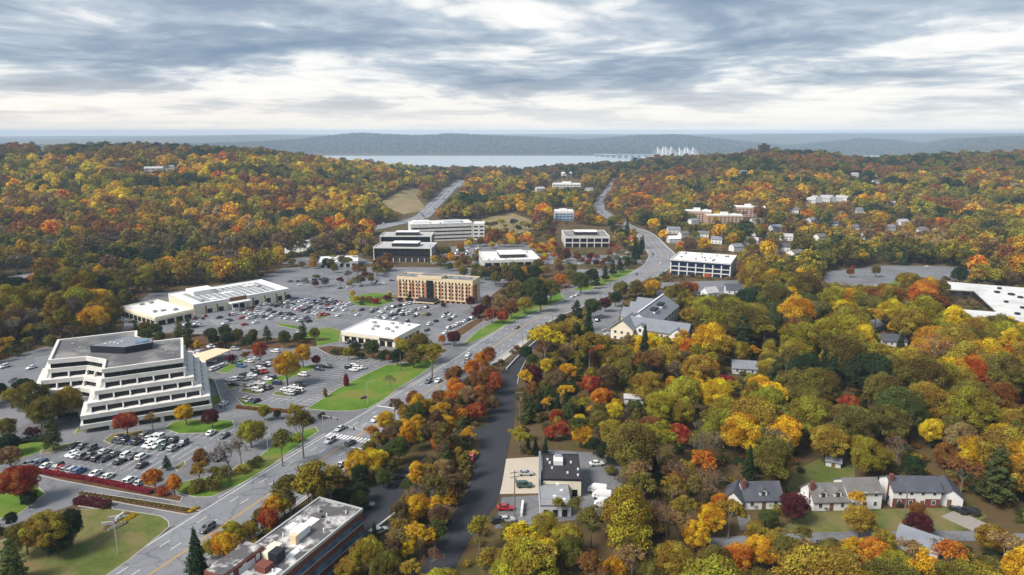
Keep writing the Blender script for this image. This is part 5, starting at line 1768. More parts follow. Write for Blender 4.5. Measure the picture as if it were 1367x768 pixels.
# ---- trees that the photograph singles out
P_SIGN, P_OFF, P_LOT, P_STRIP, P_SIDE = 'on the lawn by the entrance sign', 'around the white terraced office', 'in the upper parking lot', 'in the strip between the two roads', 'beside the freshly paved side road'
P_BRICK, P_VERGE, P_BANK, P_HOTEL, P_LODGE = 'around the long brick office', 'on the verge between car park and main road', 'by the white flat roofed shop', 'between the brick hotel and the main road', 'around the gabled lodge'
P_SHOP, P_HOUSE, P_WOOD, P_LOW, P_PEN = 'around the dark roofed shop', 'around the white houses', 'in the wood below the school', 'below the street of white houses', 'by the corner of the entrance drive'
P_FAROFF, P_BELT, P_KOFF, P_LBELT = 'among the far offices', 'in the evergreen row below the supermarket', 'near the navy glass office', 'in the belt beside the highway'
FEATS = [
    (58, 708, 62, 'r', 'ochre', P_SIGN), (32, 716, 48, 'r', 'olive', P_SIGN), (92, 702, 50, 'r', 'dgreen', P_SIGN), (75, 720, 44, 'r', 'dgreen', P_SIGN), (14, 748, 46, 'p', 'green', P_SIGN),
    (24, 642, 56, 'r', 'red', P_PEN), (12, 606, 36, 'r', 'tan', P_PEN), (40, 662, 24, 'h', 'dgreen', P_PEN), (68, 578, 34, 'p', 'green', P_PEN), (42, 578, 24, 'h', 'maroon', P_PEN), (12, 588, 34, 'r', 'dgreen', P_PEN), (8, 570, 30, 'r', 'olive', P_PEN),
    (205, 637, 30, 'r', 'orange', P_VERGE), (232, 644, 28, 'r', 'orange', P_VERGE), (217, 655, 20, 'h', 'red', P_VERGE), (222, 616, 16, 'p', 'dgreen', P_LOT), (268, 611, 24, 't', 'rust', P_VERGE), (303, 600, 46, 'b', 'grey', P_VERGE), (334, 574, 44, 'r', 'ygreen', P_VERGE),
    (402, 565, 44, 's', 'olive', P_VERGE), (374, 582, 38, 's', 'olive', P_VERGE), (320, 598, 34, 'b', 'brown', P_VERGE), (285, 645, 30, 'h', 'olive', P_VERGE), (265, 648, 26, 'h', 'olive', P_VERGE), (300, 630, 24, 'h', 'olive', P_VERGE),
    (168, 562, 34, 'r', 'red', P_OFF), (156, 556, 14, 'h', 'tan', P_OFF), (247, 551, 27, 'r', 'gold', P_OFF), (282, 556, 26, 'r', 'maroon', P_OFF), (202, 555, 18, 's', 'tan', P_OFF), (40, 530, 52, 'r', 'olive', P_OFF), (66, 544, 48, 'r', 'olive', P_OFF), (90, 534, 40, 'r', 'ochre', P_OFF), (52, 548, 36, 'r', 'olive', P_OFF),
    (115, 566, 8, 'h', 'green', P_OFF), (281, 508, 8, 'h', 'ochre', P_OFF), (245, 460, 14, 'r', 'olive', P_OFF), (264, 460, 12, 'r', 'gold', P_OFF), (175, 446, 16, 'r', 'maroon', P_OFF), (182, 440, 14, 'r', 'ygreen', P_OFF),
    (382, 486, 42, 'r', 'gold', P_LOT), (404, 473, 27, 'r', 'gold', P_LOT), (346, 467, 24, 'r', 'red', P_LOT), (328, 472, 15, 's', 'rust', P_LOT), (309, 480, 18, 'h', 'maroon', P_LOT), (422, 480, 14, 'r', 'crimson', P_LOT), (344, 505, 12, 'b', 'rust', P_LOT), (325, 514, 12, 'b', 'rust', P_LOT), (462, 507, 9, 'k', 'crimson', P_LOT), (434, 523, 7, 'k', 'rust', P_LOT),
    (395, 543, 20, 's', 'ygreen', P_LOT), (430, 555, 13, 'h', 'dgreen', P_LOT), (410, 562, 14, 'h', 'gold', P_LOT), (521, 504, 24, 'b', 'olive', P_LOT), (352, 549, 20, 'r', 'ygreen', P_LOT), (370, 552, 12, 'r', 'dgreen', P_LOT), (520, 476, 14, 'r', 'rust', P_BANK),
    (560, 462, 40, 'r', 'olive', P_BANK), (576, 464, 36, 's', 'ygreen', P_BANK), (540, 462, 26, 'r', 'ygreen', P_BANK), (530, 475, 22, 'r', 'dgreen', P_BANK), (552, 478, 22, 'r', 'olive', P_BANK), (497, 464, 27, 'r', 'green', P_BANK), (465, 470, 17, 'r', 'ygreen', P_BANK), (470, 463, 10, 'h', 'maroon', P_BANK), (512, 475, 18, 'h', 'dgreen', P_BANK), (482, 475, 14, 'h', 'dgreen', P_BANK),
    (530, 452, 14, 's', 'yellow', P_BANK), (590, 452, 12, 'r', 'orange', P_BANK), (606, 450, 22, 'r', 'maroon', P_BANK),
    (656, 419, 18, 'r', 'red', P_HOTEL), (671, 421, 20, 'r', 'red', P_HOTEL), (682, 412, 22, 'r', 'rust', P_HOTEL), (668, 400, 26, 'r', 'tan', P_HOTEL), (690, 388, 32, 'r', 'olive', P_HOTEL), (712, 382, 36, 'r', 'green', P_HOTEL), (735, 385, 30, 'r', 'olive', P_HOTEL), (722, 398, 26, 'r', 'dgreen', P_HOTEL), (700, 404, 24, 'r', 'ygreen', P_HOTEL), (748, 372, 20, 'r', 'orange', P_HOTEL),
    (640, 412, 20, 'r', 'maroon', P_HOTEL), (650, 404, 18, 't', 'brown', P_HOTEL), (634, 420, 14, 'h', 'maroon', P_HOTEL), (547, 396, 11, 'p', 'dgreen', P_HOTEL), (534, 400, 10, 'h', 'maroon', P_HOTEL), (592, 407, 9, 'h', 'maroon', P_HOTEL), (628, 402, 14, 'r', 'maroon', P_HOTEL),
    (776, 375, 28, 'r', 'green', P_HOTEL), (790, 366, 22, 'r', 'dgreen', P_HOTEL), (764, 366, 22, 'r', 'olive', P_HOTEL), (795, 372, 18, 'p', 'dgreen', P_HOTEL), (808, 364, 16, 'p', 'dgreen', P_HOTEL), (818, 358, 15, 'p', 'dgreen', P_HOTEL), (828, 353, 15, 'p', 'dgreen', P_HOTEL), (838, 348, 14, 'p', 'dgreen', P_HOTEL), (846, 342, 13, 'c', 'dgreen', P_HOTEL), (851, 336, 12, 'c', 'dgreen', P_HOTEL), (855, 330, 12, 'c', 'dgreen', P_HOTEL), (848, 328, 11, 'c', 'dgreen', P_HOTEL), (858, 324, 10, 'c', 'dgreen', P_HOTEL),
    # strip between the roads
    (498, 612, 40, 'r', 'yellow', P_STRIP), (474, 606, 26, 'r', 'ochre', P_STRIP), (480, 625, 20, 's', 'yellow', P_STRIP), (520, 580, 34, 'r', 'brown', P_STRIP), (532, 596, 34, 'r', 'green', P_STRIP), (546, 578, 30, 't', 'gold', P_STRIP), (556, 552, 32, 'r', 'green', P_STRIP), (537, 566, 22, 'r', 'gold', P_STRIP), (515, 560, 14, 'p', 'green', P_STRIP),
    (590, 588, 32, 'r', 'orange', P_STRIP), (594, 612, 30, 'p', 'green', P_STRIP), (612, 548, 24, 'r', 'rust', P_STRIP), (606, 512, 26, 'r', 'orange', P_STRIP), (602, 500, 20, 'r', 'rust', P_STRIP), (640, 504, 32, 'r', 'rust', P_STRIP), (655, 498, 26, 'r', 'rust', P_STRIP), (625, 525, 30, 'r', 'tan', P_STRIP), (645, 525, 28, 'r', 'rust', P_STRIP), (586, 528, 24, 'r', 'rust', P_STRIP), (636, 546, 32, 'r', 'red', P_STRIP), (618, 572, 32, 'p', 'green', P_STRIP), (575, 545, 24, 'r', 'rust', P_STRIP), (600, 530, 24, 'r', 'orange', P_STRIP), (612, 544, 22, 'c', 'green', P_STRIP), (590, 560, 26, 'r', 'gold', P_STRIP), (668, 488, 16, 'b', 'brown', P_STRIP), (690, 464, 10, 'r', 'rust', P_STRIP),
    (566, 572, 24, 'r', 'brown', P_STRIP), (520, 620, 26, 'r', 'olive', P_STRIP), (512, 635, 30, 'r', 'green', P_STRIP),
    (575, 648, 40, 's', 'olive', P_STRIP), (556, 675, 40, 'r', 'gold', P_STRIP), (583, 668, 28, 's', 'gold', P_STRIP), (540, 682, 30, 'r', 'olive', P_STRIP), (604, 640, 34, 's', 'brown', P_STRIP), (560, 710, 40, 's', 'gold', P_STRIP), (545, 728, 34, 'r', 'yellow', P_STRIP), (575, 715, 24, 'r', 'orange', P_STRIP), (590, 690, 22, 's', 'ochre', P_STRIP), (575, 740, 30, 'b', 'rust', P_STRIP), (552, 755, 34, 's', 'ochre', P_STRIP), (555, 650, 24, 'b', 'brown', P_STRIP),
    # around the brick office
    (298, 724, 46, 'r', 'gold', P_BRICK), (322, 712, 26, 'r', 'yellow', P_BRICK), (262, 744, 44, 'c', 'dgreen', P_BRICK), (358, 690, 36, 'r', 'red', P_BRICK), (335, 708, 20, 'r', 'gold', P_BRICK), (414, 628, 62, 's', 'ygreen', P_BRICK), (385, 648, 44, 's', 'olive', P_BRICK), (378, 664, 42, 'r', 'ygreen', P_BRICK), (440, 645, 42, 's', 'olive', P_BRICK), (455, 662, 36, 'r', 'dgreen', P_BRICK), (430, 662, 34, 'r', 'olive', P_BRICK),
    (490, 735, 52, 'r', 'ygreen', P_BRICK), (515, 752, 46, 'r', 'olive', P_BRICK), (465, 756, 40, 'r', 'ochre', P_BRICK), (500, 714, 20, 'c', 'green', P_BRICK), (525, 728, 28, 's', 'brown', P_BRICK),
    # right of the side road
    (712, 502, 34, 'r', 'maroon', P_SIDE), (730, 488, 24, 'r', 'yellow', P_SIDE), (740, 446, 40, 'r', 'ochre', P_SIDE), (725, 462, 24, 'r', 'rust', P_SIDE), (770, 420, 32, 'p', 'dgreen', P_SIDE), (752, 432, 26, 'r', 'dgreen', P_SIDE), (790, 408, 28, 'r', 'green', P_SIDE), (808, 404, 20, 'r', 'maroon', P_SIDE), (822, 398, 18, 'r', 'dgreen', P_SIDE), (703, 468, 22, 'r', 'dgreen', P_SIDE), (712, 478, 20, 'r', 'green', P_SIDE), (758, 468, 30, 'r', 'tan', P_SIDE), (745, 505, 34, 'r', 'brown', P_SIDE), (772, 492, 30, 'c', 'olive', P_SIDE), (785, 455, 36, 'c', 'dgreen', P_SIDE), (770, 450, 34, 'p', 'dgreen', P_SIDE), (800, 478, 34, 'r', 'rust', P_SIDE), (820, 468, 30, 'r', 'dgreen', P_SIDE), (812, 500, 34, 'r', 'brown', P_SIDE), (835, 490, 34, 'r', 'olive', P_SIDE),
    (788, 512, 32, 'r', 'red', P_SIDE), (803, 528, 34, 'r', 'orange', P_SIDE), (820, 545, 28, 'r', 'yellow', P_SIDE), (798, 548, 26, 'r', 'olive', P_SIDE), (720, 536, 16, 'c', 'dgreen', P_SIDE), (733, 534, 16, 'c', 'dgreen', P_SIDE), (744, 537, 14, 'c', 'dgreen', P_SIDE), (755, 535, 16, 'c', 'dgreen', P_SIDE), (706, 545, 26, 'p', 'green', P_SIDE), (768, 540, 26, 'r', 'olive', P_SIDE), (840, 500, 30, 'c', 'olive', P_SIDE), (855, 510, 30, 'c', 'green', P_SIDE),
    (742, 556, 26, 'r', 'red', P_SHOP), (752, 570, 26, 'r', 'red', P_SHOP), (735, 575, 20, 'r', 'red', P_SHOP), (698, 576, 18, 'r', 'maroon', P_SHOP), (776, 578, 36, 'r', 'gold', P_SHOP), (705, 596, 12, 'c', 'dgreen', P_SHOP), (715, 597, 12, 'c', 'dgreen', P_SHOP), (728, 596, 12, 'c', 'dgreen', P_SHOP), (812, 600, 36, 'r', 'dgreen', P_SHOP), (816, 575, 40, 'r', 'ygreen', P_SHOP), (840, 605, 34, 'r', 'brown', P_SHOP), (815, 628, 20, 'h', 'olive', P_SHOP), (775, 560, 22, 'r', 'yellow', P_SHOP),
    (700, 712, 50, 's', 'yellow', P_SHOP), (730, 702, 46, 'r', 'ygreen', P_SHOP), (760, 716, 50, 'r', 'ygreen', P_SHOP), (720, 738, 56, 'r', 'yellow', P_SHOP), (688, 745, 46, 'r', 'ygreen', P_SHOP), (640, 700, 34, 's', 'ygreen', P_SHOP), (652, 740, 36, 's', 'ochre', P_SHOP), (668, 760, 40, 'r', 'ygreen', P_SHOP), (790, 690, 40, 's', 'olive', P_SHOP), (770, 672, 26, 's', 'olive', P_SHOP), (745, 672, 20, 's', 'ygreen', P_SHOP), (862, 648, 50, 's', 'olive', P_SHOP), (842, 672, 40, 'b', 'olive', P_SHOP), (880, 672, 40, 'b', 'tan', P_SHOP), (870, 700, 44, 's', 'rust', P_SHOP),
    (800, 560, 30, 'r', 'olive', P_SHOP), (824, 590, 34, 'r', 'ochre', P_SHOP), (792, 592, 24, 'r', 'dgreen', P_SHOP), (838, 572, 34, 'r', 'rust', P_SHOP), (850, 622, 40, 's', 'tan', P_SHOP), (836, 642, 30, 'b', 'brown', P_SHOP), (760, 546, 24, 'r', 'green', P_SHOP), (700, 560, 20, 'h', 'green', P_SIDE), (780, 534, 24, 's', 'ygreen', P_SIDE), (716, 560, 14, 'h', 'olive', P_SIDE), (728, 556, 14, 'h', 'rust', P_SIDE), (760, 520, 28, 'r', 'dgreen', P_SIDE), (728, 514, 22, 'r', 'olive', P_SIDE), (1110, 735, 44, 'r', 'olive', P_LOW), (1140, 726, 36, 's', 'gold', P_LOW), (1215, 730, 40, 's', 'tan', P_LOW), (1180, 720, 34, 'r', 'ochre', P_LOW), (1255, 726, 36, 'b', 'brown', P_LOW), (1040, 715, 34, 's', 'ochre', P_LOW), (1075, 712, 30, 's', 'olive', P_LOW), (1010, 712, 36, 'r', 'ochre', P_LOW),
    # lodge, wood
    (852, 456, 34, 'r', 'yellow', P_LODGE), (888, 458, 28, 'r', 'ygreen', P_LODGE), (826, 460, 22, 's', 'tan', P_LODGE), (808, 458, 26, 'r', 'ochre', P_LODGE), (790, 462, 26, 'c', 'dgreen', P_LODGE), (912, 446, 20, 'r', 'gold', P_LODGE),
    (870, 458, 34, 'r', 'yellow', P_LODGE), (885, 475, 36, 'r', 'ygreen', P_LODGE), (860, 470, 28, 'c', 'dgreen', P_LODGE), (905, 458, 22, 'r', 'yellow', P_LODGE), (920, 464, 30, 'r', 'orange', P_LODGE), (945, 488, 34, 'r', 'gold', P_LODGE), (910, 480, 34, 'r', 'brown', P_LODGE), (920, 420, 26, 'r', 'ochre', P_LODGE), (885, 410, 18, 'r', 'olive', P_LODGE), (830, 385, 24, 'r', 'olive', P_LODGE), (850, 384, 22, 'r', 'olive', P_LODGE), (868, 388, 18, 'r', 'ochre', P_LODGE), (845, 425, 12, 's', 'ygreen', P_LODGE), (820, 440, 12, 'r', 'rust', P_LODGE), (840, 452, 22, 's', 'tan', P_LODGE), (905, 405, 18, 'r', 'ygreen', P_LODGE), (915, 385, 26, 'r', 'rust', P_KOFF), (925, 382, 18, 'r', 'orange', P_KOFF),
    (970, 513, 30, 'r', 'crimson', P_WOOD), (1010, 552, 84, 'r', 'ochre', P_WOOD), (990, 575, 60, 'r', 'gold', P_WOOD), (1048, 572, 60, 'r', 'gold', P_WOOD), (968, 548, 50, 'r', 'ygreen', P_WOOD), (1015, 515, 40, 'r', 'gold', P_WOOD), (1132, 540, 34, 'r', 'red', P_WOOD), (1112, 478, 44, 'r', 'yellow', P_WOOD), (1060, 470, 54, 'r', 'ygreen', P_WOOD), (1150, 445, 40, 'r', 'olive', P_WOOD), (1240, 464, 46, 'r', 'gold', P_WOOD), (1290, 455, 62, 'r', 'olive', P_WOOD), (1200, 478, 34, 'c', 'dgreen', P_WOOD), (1148, 424, 30, 'r', 'ygreen', P_WOOD), (1110, 430, 34, 'r', 'rust', P_WOOD), (1165, 395, 30, 'r', 'rust', P_WOOD), (1215, 376, 30, 'r', 'ochre', P_WOOD), (1105, 585, 60, 'r', 'ochre', P_WOOD), (1185, 560, 64, 'r', 'olive', P_WOOD), (1235, 535, 60, 'r', 'ochre', P_WOOD), (1300, 530, 66, 'r', 'olive', P_WOOD), (1340, 500, 60, 'r', 'olive', P_WOOD), (1180, 520, 56, 'r', 'olive', P_WOOD), (1080, 530, 56, 'r', 'olive', P_WOOD), (1060, 440, 40, 'r', 'rust', P_WOOD), (1285, 585, 50, 'r', 'tan', P_WOOD), (1245, 575, 40, 'r', 'yellow', P_WOOD), (1200, 590, 46, 'b', 'rust', P_WOOD), (1262, 602, 36, 'r', 'rust', P_WOOD), (910, 545, 44, 'r', 'ygreen', P_WOOD), (930, 515, 40, 'r', 'gold', P_WOOD), (880, 530, 40, 'r', 'olive', P_WOOD), (905, 575, 40, 'r', 'red', P_WOOD), (870, 568, 38, 'r', 'rust', P_WOOD), (950, 590, 46, 'b', 'tan', P_WOOD), (935, 612, 40, 's', 'orange', P_WOOD), (930, 640, 36, 's', 'olive', P_WOOD),
    (1222, 382, 20, 'r', 'dgreen', P_WOOD), (1205, 372, 22, 'r', 'ochre', P_WOOD), (1245, 384, 16, 'r', 'olive', P_WOOD), (1282, 366, 24, 'r', 'dgreen', P_WOOD), (1330, 366, 20, 'r', 'olive', P_WOOD), (1355, 370, 22, 'r', 'brown', P_WOOD), (1232, 388, 14, 'h', 'maroon', P_WOOD), (1300, 360, 14, 'p', 'dgreen', P_WOOD), (1170, 360, 14, 'r', 'olive', P_WOOD), (1135, 362, 12, 'r', 'rust', P_WOOD),
    # houses and below
    (1060, 673, 46, 'r', 'maroon', P_HOUSE), (1228, 696, 42, 'r', 'maroon', P_HOUSE), (1226, 680, 26, 'r', 'rust', P_HOUSE), (1000, 624, 26, 'c', 'dgreen', P_HOUSE), (1332, 630, 62, 'p', 'green', P_HOUSE), (1352, 590, 44, 'p', 'green', P_HOUSE), (1150, 690, 48, 'r', 'ochre', P_HOUSE), (1146, 664, 28, 's', 'gold', P_HOUSE), (1028, 690, 30, 'r', 'green', P_HOUSE), (1144, 598, 36, 'r', 'ygreen', P_HOUSE), (1182, 620, 30, 'r', 'olive', P_HOUSE), (1220, 620, 36, 'r', 'dgreen', P_HOUSE), (1288, 622, 44, 's', 'rust', P_HOUSE), (1190, 660, 12, 'h', 'dgreen', P_HOUSE), (1200, 674, 12, 'h', 'dgreen', P_HOUSE), (1008, 676, 10, 'h', 'green', P_HOUSE), (1068, 628, 12, 'h', 'dgreen', P_HOUSE), (1102, 678, 10, 'h', 'dgreen', P_HOUSE),
    (948, 690, 46, 'r', 'gold', P_LOW), (928, 712, 44, 'r', 'gold', P_LOW), (905, 690, 40, 's', 'tan', P_LOW), (975, 680, 36, 's', 'ochre', P_LOW), (1015, 735, 50, 'r', 'gold', P_LOW), (985, 745, 50, 'r', 'orange', P_LOW), (955, 745, 56, 'r', 'olive', P_LOW), (1060, 735, 56, 's', 'olive', P_LOW), (1090, 752, 60, 'r', 'olive', P_LOW), (1165, 735, 50, 'r', 'orange', P_LOW), (1195, 752, 54, 'r', 'ygreen', P_LOW), (1275, 735, 50, 's', 'orange', P_LOW), (1345, 725, 46, 's', 'tan', P_LOW), (1320, 755, 50, 'r', 'olive', P_LOW), (900, 745, 60, 'r', 'ochre', P_LOW), (845, 735, 44, 's', 'tan', P_LOW), (825, 755, 40, 'r', 'gold', P_LOW), (790, 755, 50, 's', 'rust', P_LOW), (870, 760, 50, 'r', 'olive', P_LOW), (1125, 745, 50, 'r', 'ochre', P_LOW), (1245, 755, 50, 's', 'gold', P_LOW),
]
for fx in FEATS:
    feature(*fx)

# rows and belts of trees inside the built area
def belt(px, n, kinds, cols, place, wpx=(14, 20)):
    """n trees spread over a picture polygon (foot positions)"""
    p = np.array(px, float)
    k = 0; tries = 0
    pts = []
    while k < n and tries < n * 60:
        tries += 1
        a = rng.uniform(p[:, 0].min(), p[:, 0].max()); c = rng.uniform(p[:, 1].min(), p[:, 1].max())
        if not inside(np.array([a]), np.array([c]), p)[0]:
            continue
        w = rng.uniform(*wpx)
        if any((a - q[0]) ** 2 + 4 * (c - q[1]) ** 2 < (0.5 * (w + q[2]) / 2 * 1.3) ** 2 for q in pts):
            continue
        kd = kinds[int(rng.integers(len(kinds)))]
        R_, H_ = PROTO[kd][0][2:4]
        x, y, z = G(a, c)
        d = float(proj(x, y, z)[2])
        s = w * d / F / (2 * R_ * 1.1)
        cl_ = cols[int(rng.integers(len(cols)))]
        if place == P_FAROFF and COUNT.get('far', 0) > 40:
            EXTRA_WOOD.append((x, y, z, s, kd, cl_)); TREES_OUT.append((x, y, s * R_))
        else:
            plant(kd, x, y, z, s, cl_, place)
            if place == P_FAROFF: COUNT['far'] = COUNT.get('far', 0) + 1
        pts.append((a, c, w)); k += 1


def inside(x, y, p):
    """points in polygon, arrays"""
    r = np.zeros(len(x), bool)
    n = len(p)
    for i in range(n):
        x0, y0 = p[i]; x1, y1 = p[(i + 1) % n]
        if y0 == y1: continue
        c = ((y0 > y) != (y1 > y)) & (x < (x1 - x0) * (y - y0) / (y1 - y0) + x0)
        r ^= c
    return r


belt([(168, 464), (172, 451), (230, 447), (330, 453), (422, 453), (424, 465), (330, 468), (250, 467)], 24, 'rpr', ['green', 'green', 'dgreen', 'olive'], P_BELT, (15, 21))
belt([(200, 466), (300, 464), (330, 466), (330, 469), (210, 470)], 5, 'h', ['rust', 'maroon', 'tan'], P_BELT, (9, 14))
belt([(425, 466), (440, 463), (520, 472), (510, 480), (440, 475)], 5, 'rh', ['dgreen', 'olive', 'green'], P_BANK, (12, 17))
belt([(464, 398), (500, 392), (520, 395), (526, 403), (500, 410), (470, 407)], 8, 'rh', ['yellow', 'green', 'maroon', 'rust', 'crimson'], P_HOTEL, (8, 14))
belt([(640, 428), (655, 404), (690, 368), (745, 358), (775, 368), (760, 384), (690, 411), (655, 428)], 15, 'rr', ['olive', 'green', 'brown', 'maroon', 'dgreen', 'ochre'], P_HOTEL, (14, 20))
belt([(645, 372), (660, 366), (720, 370), (690, 378), (660, 384)], 8, 'r', ['olive', 'brown', 'green', 'gold'], P_HOTEL, (12, 18))
belt([(580, 352), (600, 335), (640, 334), (642, 360), (600, 362)], 12, 'r', ['orange', 'rust', 'gold', 'olive', 'brown'], P_FAROFF, (9, 14))
belt([(640, 334), (690, 325), (712, 330), (735, 350), (726, 354), (705, 332), (660, 332)], 9, 'r', ['orange', 'gold', 'yellow', 'tan'], P_FAROFF, (8, 12))
belt([(716, 330), (742, 345), (736, 352), (708, 336)], 7, 'r', ['gold', 'yellow', 'orange'], P_FAROFF, (9, 13))
belt([(724, 326), (745, 332), (770, 348), (830, 350), (800, 360), (750, 352)], 15, 'r', ['maroon', 'crimson', 'rust', 'maroon', 'brown'], P_FAROFF, (8, 12))
belt([(814, 332), (845, 322), (850, 334), (820, 340)], 6, 'r', ['maroon', 'crimson', 'red', 'green'], P_FAROFF, (7, 10))
belt([(500, 356), (520, 352), (525, 362), (500, 366)], 4, 'r', ['rust', 'brown', 'rust'], P_FAROFF, (14, 18))
belt([(400, 372), (440, 380), (480, 372), (520, 362), (500, 378), (450, 386), (410, 384)], 16, 'rsh', ['brown', 'olive', 'grey', 'maroon', 'ochre'], P_FAROFF, (9, 15))
belt([(600, 372), (640, 362), (648, 375), (640, 382)], 5, 'r', ['gold', 'green', 'olive'], P_FAROFF, (9, 14))
belt([(395, 352), (440, 345), (470, 345), (480, 356), (430, 362)], 6, 'r', ['ochre', 'olive', 'rust'], P_FAROFF, (8, 12))
belt([(200, 432), (225, 428), (300, 420), (380, 404), (382, 407), (300, 424), (226, 433)], 5, 'h', ['maroon', 'crimson'], P_LOT, (5, 7))

STRIPC = ['gold', 'ochre', 'olive', 'rust', 'yellow', 'green', 'orange', 'brown']
belt([(500, 580), (600, 512), (660, 484), (672, 495), (660, 552), (630, 574), (612, 600), (574, 612), (560, 604), (520, 630), (486, 640), (474, 620)], 0, 'rrtsr', STRIPC, P_STRIP, (20, 30))
belt([(575, 532), (600, 512), (660, 484), (672, 495), (660, 552), (630, 574), (600, 570)], 16, 'rr', ['rust', 'orange', 'red', 'rust', 'brown', 'orange'], P_STRIP, (20, 28))
belt([(500, 580), (560, 542), (598, 572), (630, 576), (612, 600), (574, 612), (560, 604), (520, 630), (486, 640), (474, 620)], 16, 'rrtsr', STRIPC, P_STRIP, (20, 30))
belt([(574, 618), (612, 604), (634, 600), (622, 650), (604, 700), (572, 764), (536, 768), (526, 740), (532, 692), (556, 650)], 22, 'rsstp', ['gold', 'ochre', 'olive', 'brown', 'green', 'tan'], P_STRIP, (22, 34))
belt([(574, 618), (612, 604), (634, 600), (622, 650), (604, 700), (572, 764), (536, 768), (526, 740), (532, 692), (556, 650)], 14, 'h', ['olive', 'rust', 'dgreen', 'gold'], P_STRIP, (10, 16))
belt([(250, 768), (330, 716), (420, 660), (470, 625), (484, 642), (440, 672), (350, 712), (290, 745)], 12, 'rs', ['gold', 'olive', 'ygreen', 'ochre', 'green'], P_BRICK, (26, 40))
belt([(455, 690), (478, 678), (480, 650), (500, 640), (486, 660), (478, 700)], 4, 'r', ['olive', 'dgreen', 'green'], P_BRICK, (22, 30))
belt([(652, 308), (738, 302), (740, 330), (716, 326), (690, 316), (655, 324)], 26, 'rrs', ['olive', 'ochre', 'brown', 'ygreen', 'dgreen', 'maroon'], P_FAROFF, (9, 13))
belt([(592, 332), (640, 324), (700, 318), (742, 330), (742, 346), (700, 330), (640, 332)], 22, 'rr', ['gold', 'orange', 'ochre', 'rust', 'olive', 'yellow'], P_FAROFF, (9, 12))
belt([(740, 336), (815, 338), (850, 344), (845, 356), (780, 352), (745, 350)], 18, 'rrh', ['maroon', 'crimson', 'rust', 'green', 'olive', 'dgreen'], P_FAROFF, (8, 11))
belt([(380, 352), (440, 342), (500, 330), (505, 350), (450, 358), (390, 362)], 14, 'rrs', ['olive', 'ochre', 'gold', 'brown', 'dgreen'], P_FAROFF, (10, 15))
belt([(815, 304), (842, 314), (856, 332), (850, 344), (826, 330), (816, 322)], 12, 'rrc', ['olive', 'ochre', 'ygreen', 'dgreen'], P_FAROFF, (9, 13))
belt([(574, 352), (640, 352), (648, 366), (600, 366), (580, 362)], 9, 'rr', ['olive', 'green', 'ochre', 'gold'], P_FAROFF, (10, 15))
belt([(440, 357), (500, 352), (530, 360), (520, 372), (450, 372)], 8, 'rrs', ['brown', 'ochre', 'rust', 'olive'], P_FAROFF, (11, 15))
belt([(648, 366), (724, 362), (745, 366), (700, 380), (650, 384)], 14, 'rr', ['olive', 'green', 'dgreen', 'ygreen', 'brown'], P_HOTEL, (13, 18))
belt([(240, 660), (300, 640), (420, 575), (418, 582), (310, 650), (270, 664)], 8, 'sh', ['olive', 'ygreen', 'ochre'], P_VERGE, (14, 24))
belt([(-20, 690), (20, 664), (60, 668), (40, 700), (-10, 720)], 3, 'rh', ['olive', 'dgreen'], P_PEN, (18, 26))
belt([(-20, 474), (60, 455), (150, 445), (150, 453), (60, 466), (-20, 488)], 16, 'rsh', ['olive', 'ygreen', 'green', 'ochre', 'gold', 'brown'], P_LBELT, (14, 22))
belt([(-30, 540), (20, 522), (40, 530), (30, 556), (-30, 570)], 5, 'rr', ['olive', 'dgreen', 'ochre'], P_OFF, (22, 30))
belt([(822, 690), (850, 642), (950, 622), (962, 690), (900, 722), (832, 724)], 20, 'sbrsb', ['tan', 'ochre', 'rust', 'brown', 'olive', 'orange'], P_SHOP, (28, 40))
belt([(690, 540), (760, 528), (850, 548), (860, 590), (790, 600), (700, 590)], 16, 'rrhs', ['olive', 'green', 'ochre', 'rust', 'dgreen', 'gold'], P_SIDE, (16, 26))
belt([(172, 436), (176, 418), (200, 432), (196, 442)], 3, 'h', ['green', 'olive'], P_BELT, (8, 12))

# ---- woods: everything else that is green, gold and brown
VIS = np.zeros((384, 684), np.float32)       # what must stay in view, distance of the surface seen there (half-size raster)


def paint(px, dist=None):
    p = np.array(px, float) / 2
    x0, x1 = max(0, int(p[:, 0].min())), min(683, int(p[:, 0].max()) + 1)
    y0, y1 = max(0, int(p[:, 1].min())), min(383, int(p[:, 1].max()) + 1)
    if x1 <= x0 or y1 <= y0: return
    xx, yy = np.meshgrid(np.arange(x0, x1) + .5, np.arange(y0, y1) + .5)
    m = inside(xx.ravel(), yy.ravel(), p).reshape(xx.shape)
    if dist is None:
        th = np.tan(PIT + np.arctan((yy * 2 - CY) / F))
        d = np.clip((CAMZ - 6.5) / np.maximum(th - 0.05, 0.02), 0, None)
        d = np.where(d > 620, (CAMZ + 24.5) / np.maximum(th, 0.02), d)
    else:
        d = np.full(xx.shape, dist)
    sub = VIS[y0:y1, x0:x1]
    sub[m] = np.maximum(sub[m], d[m])


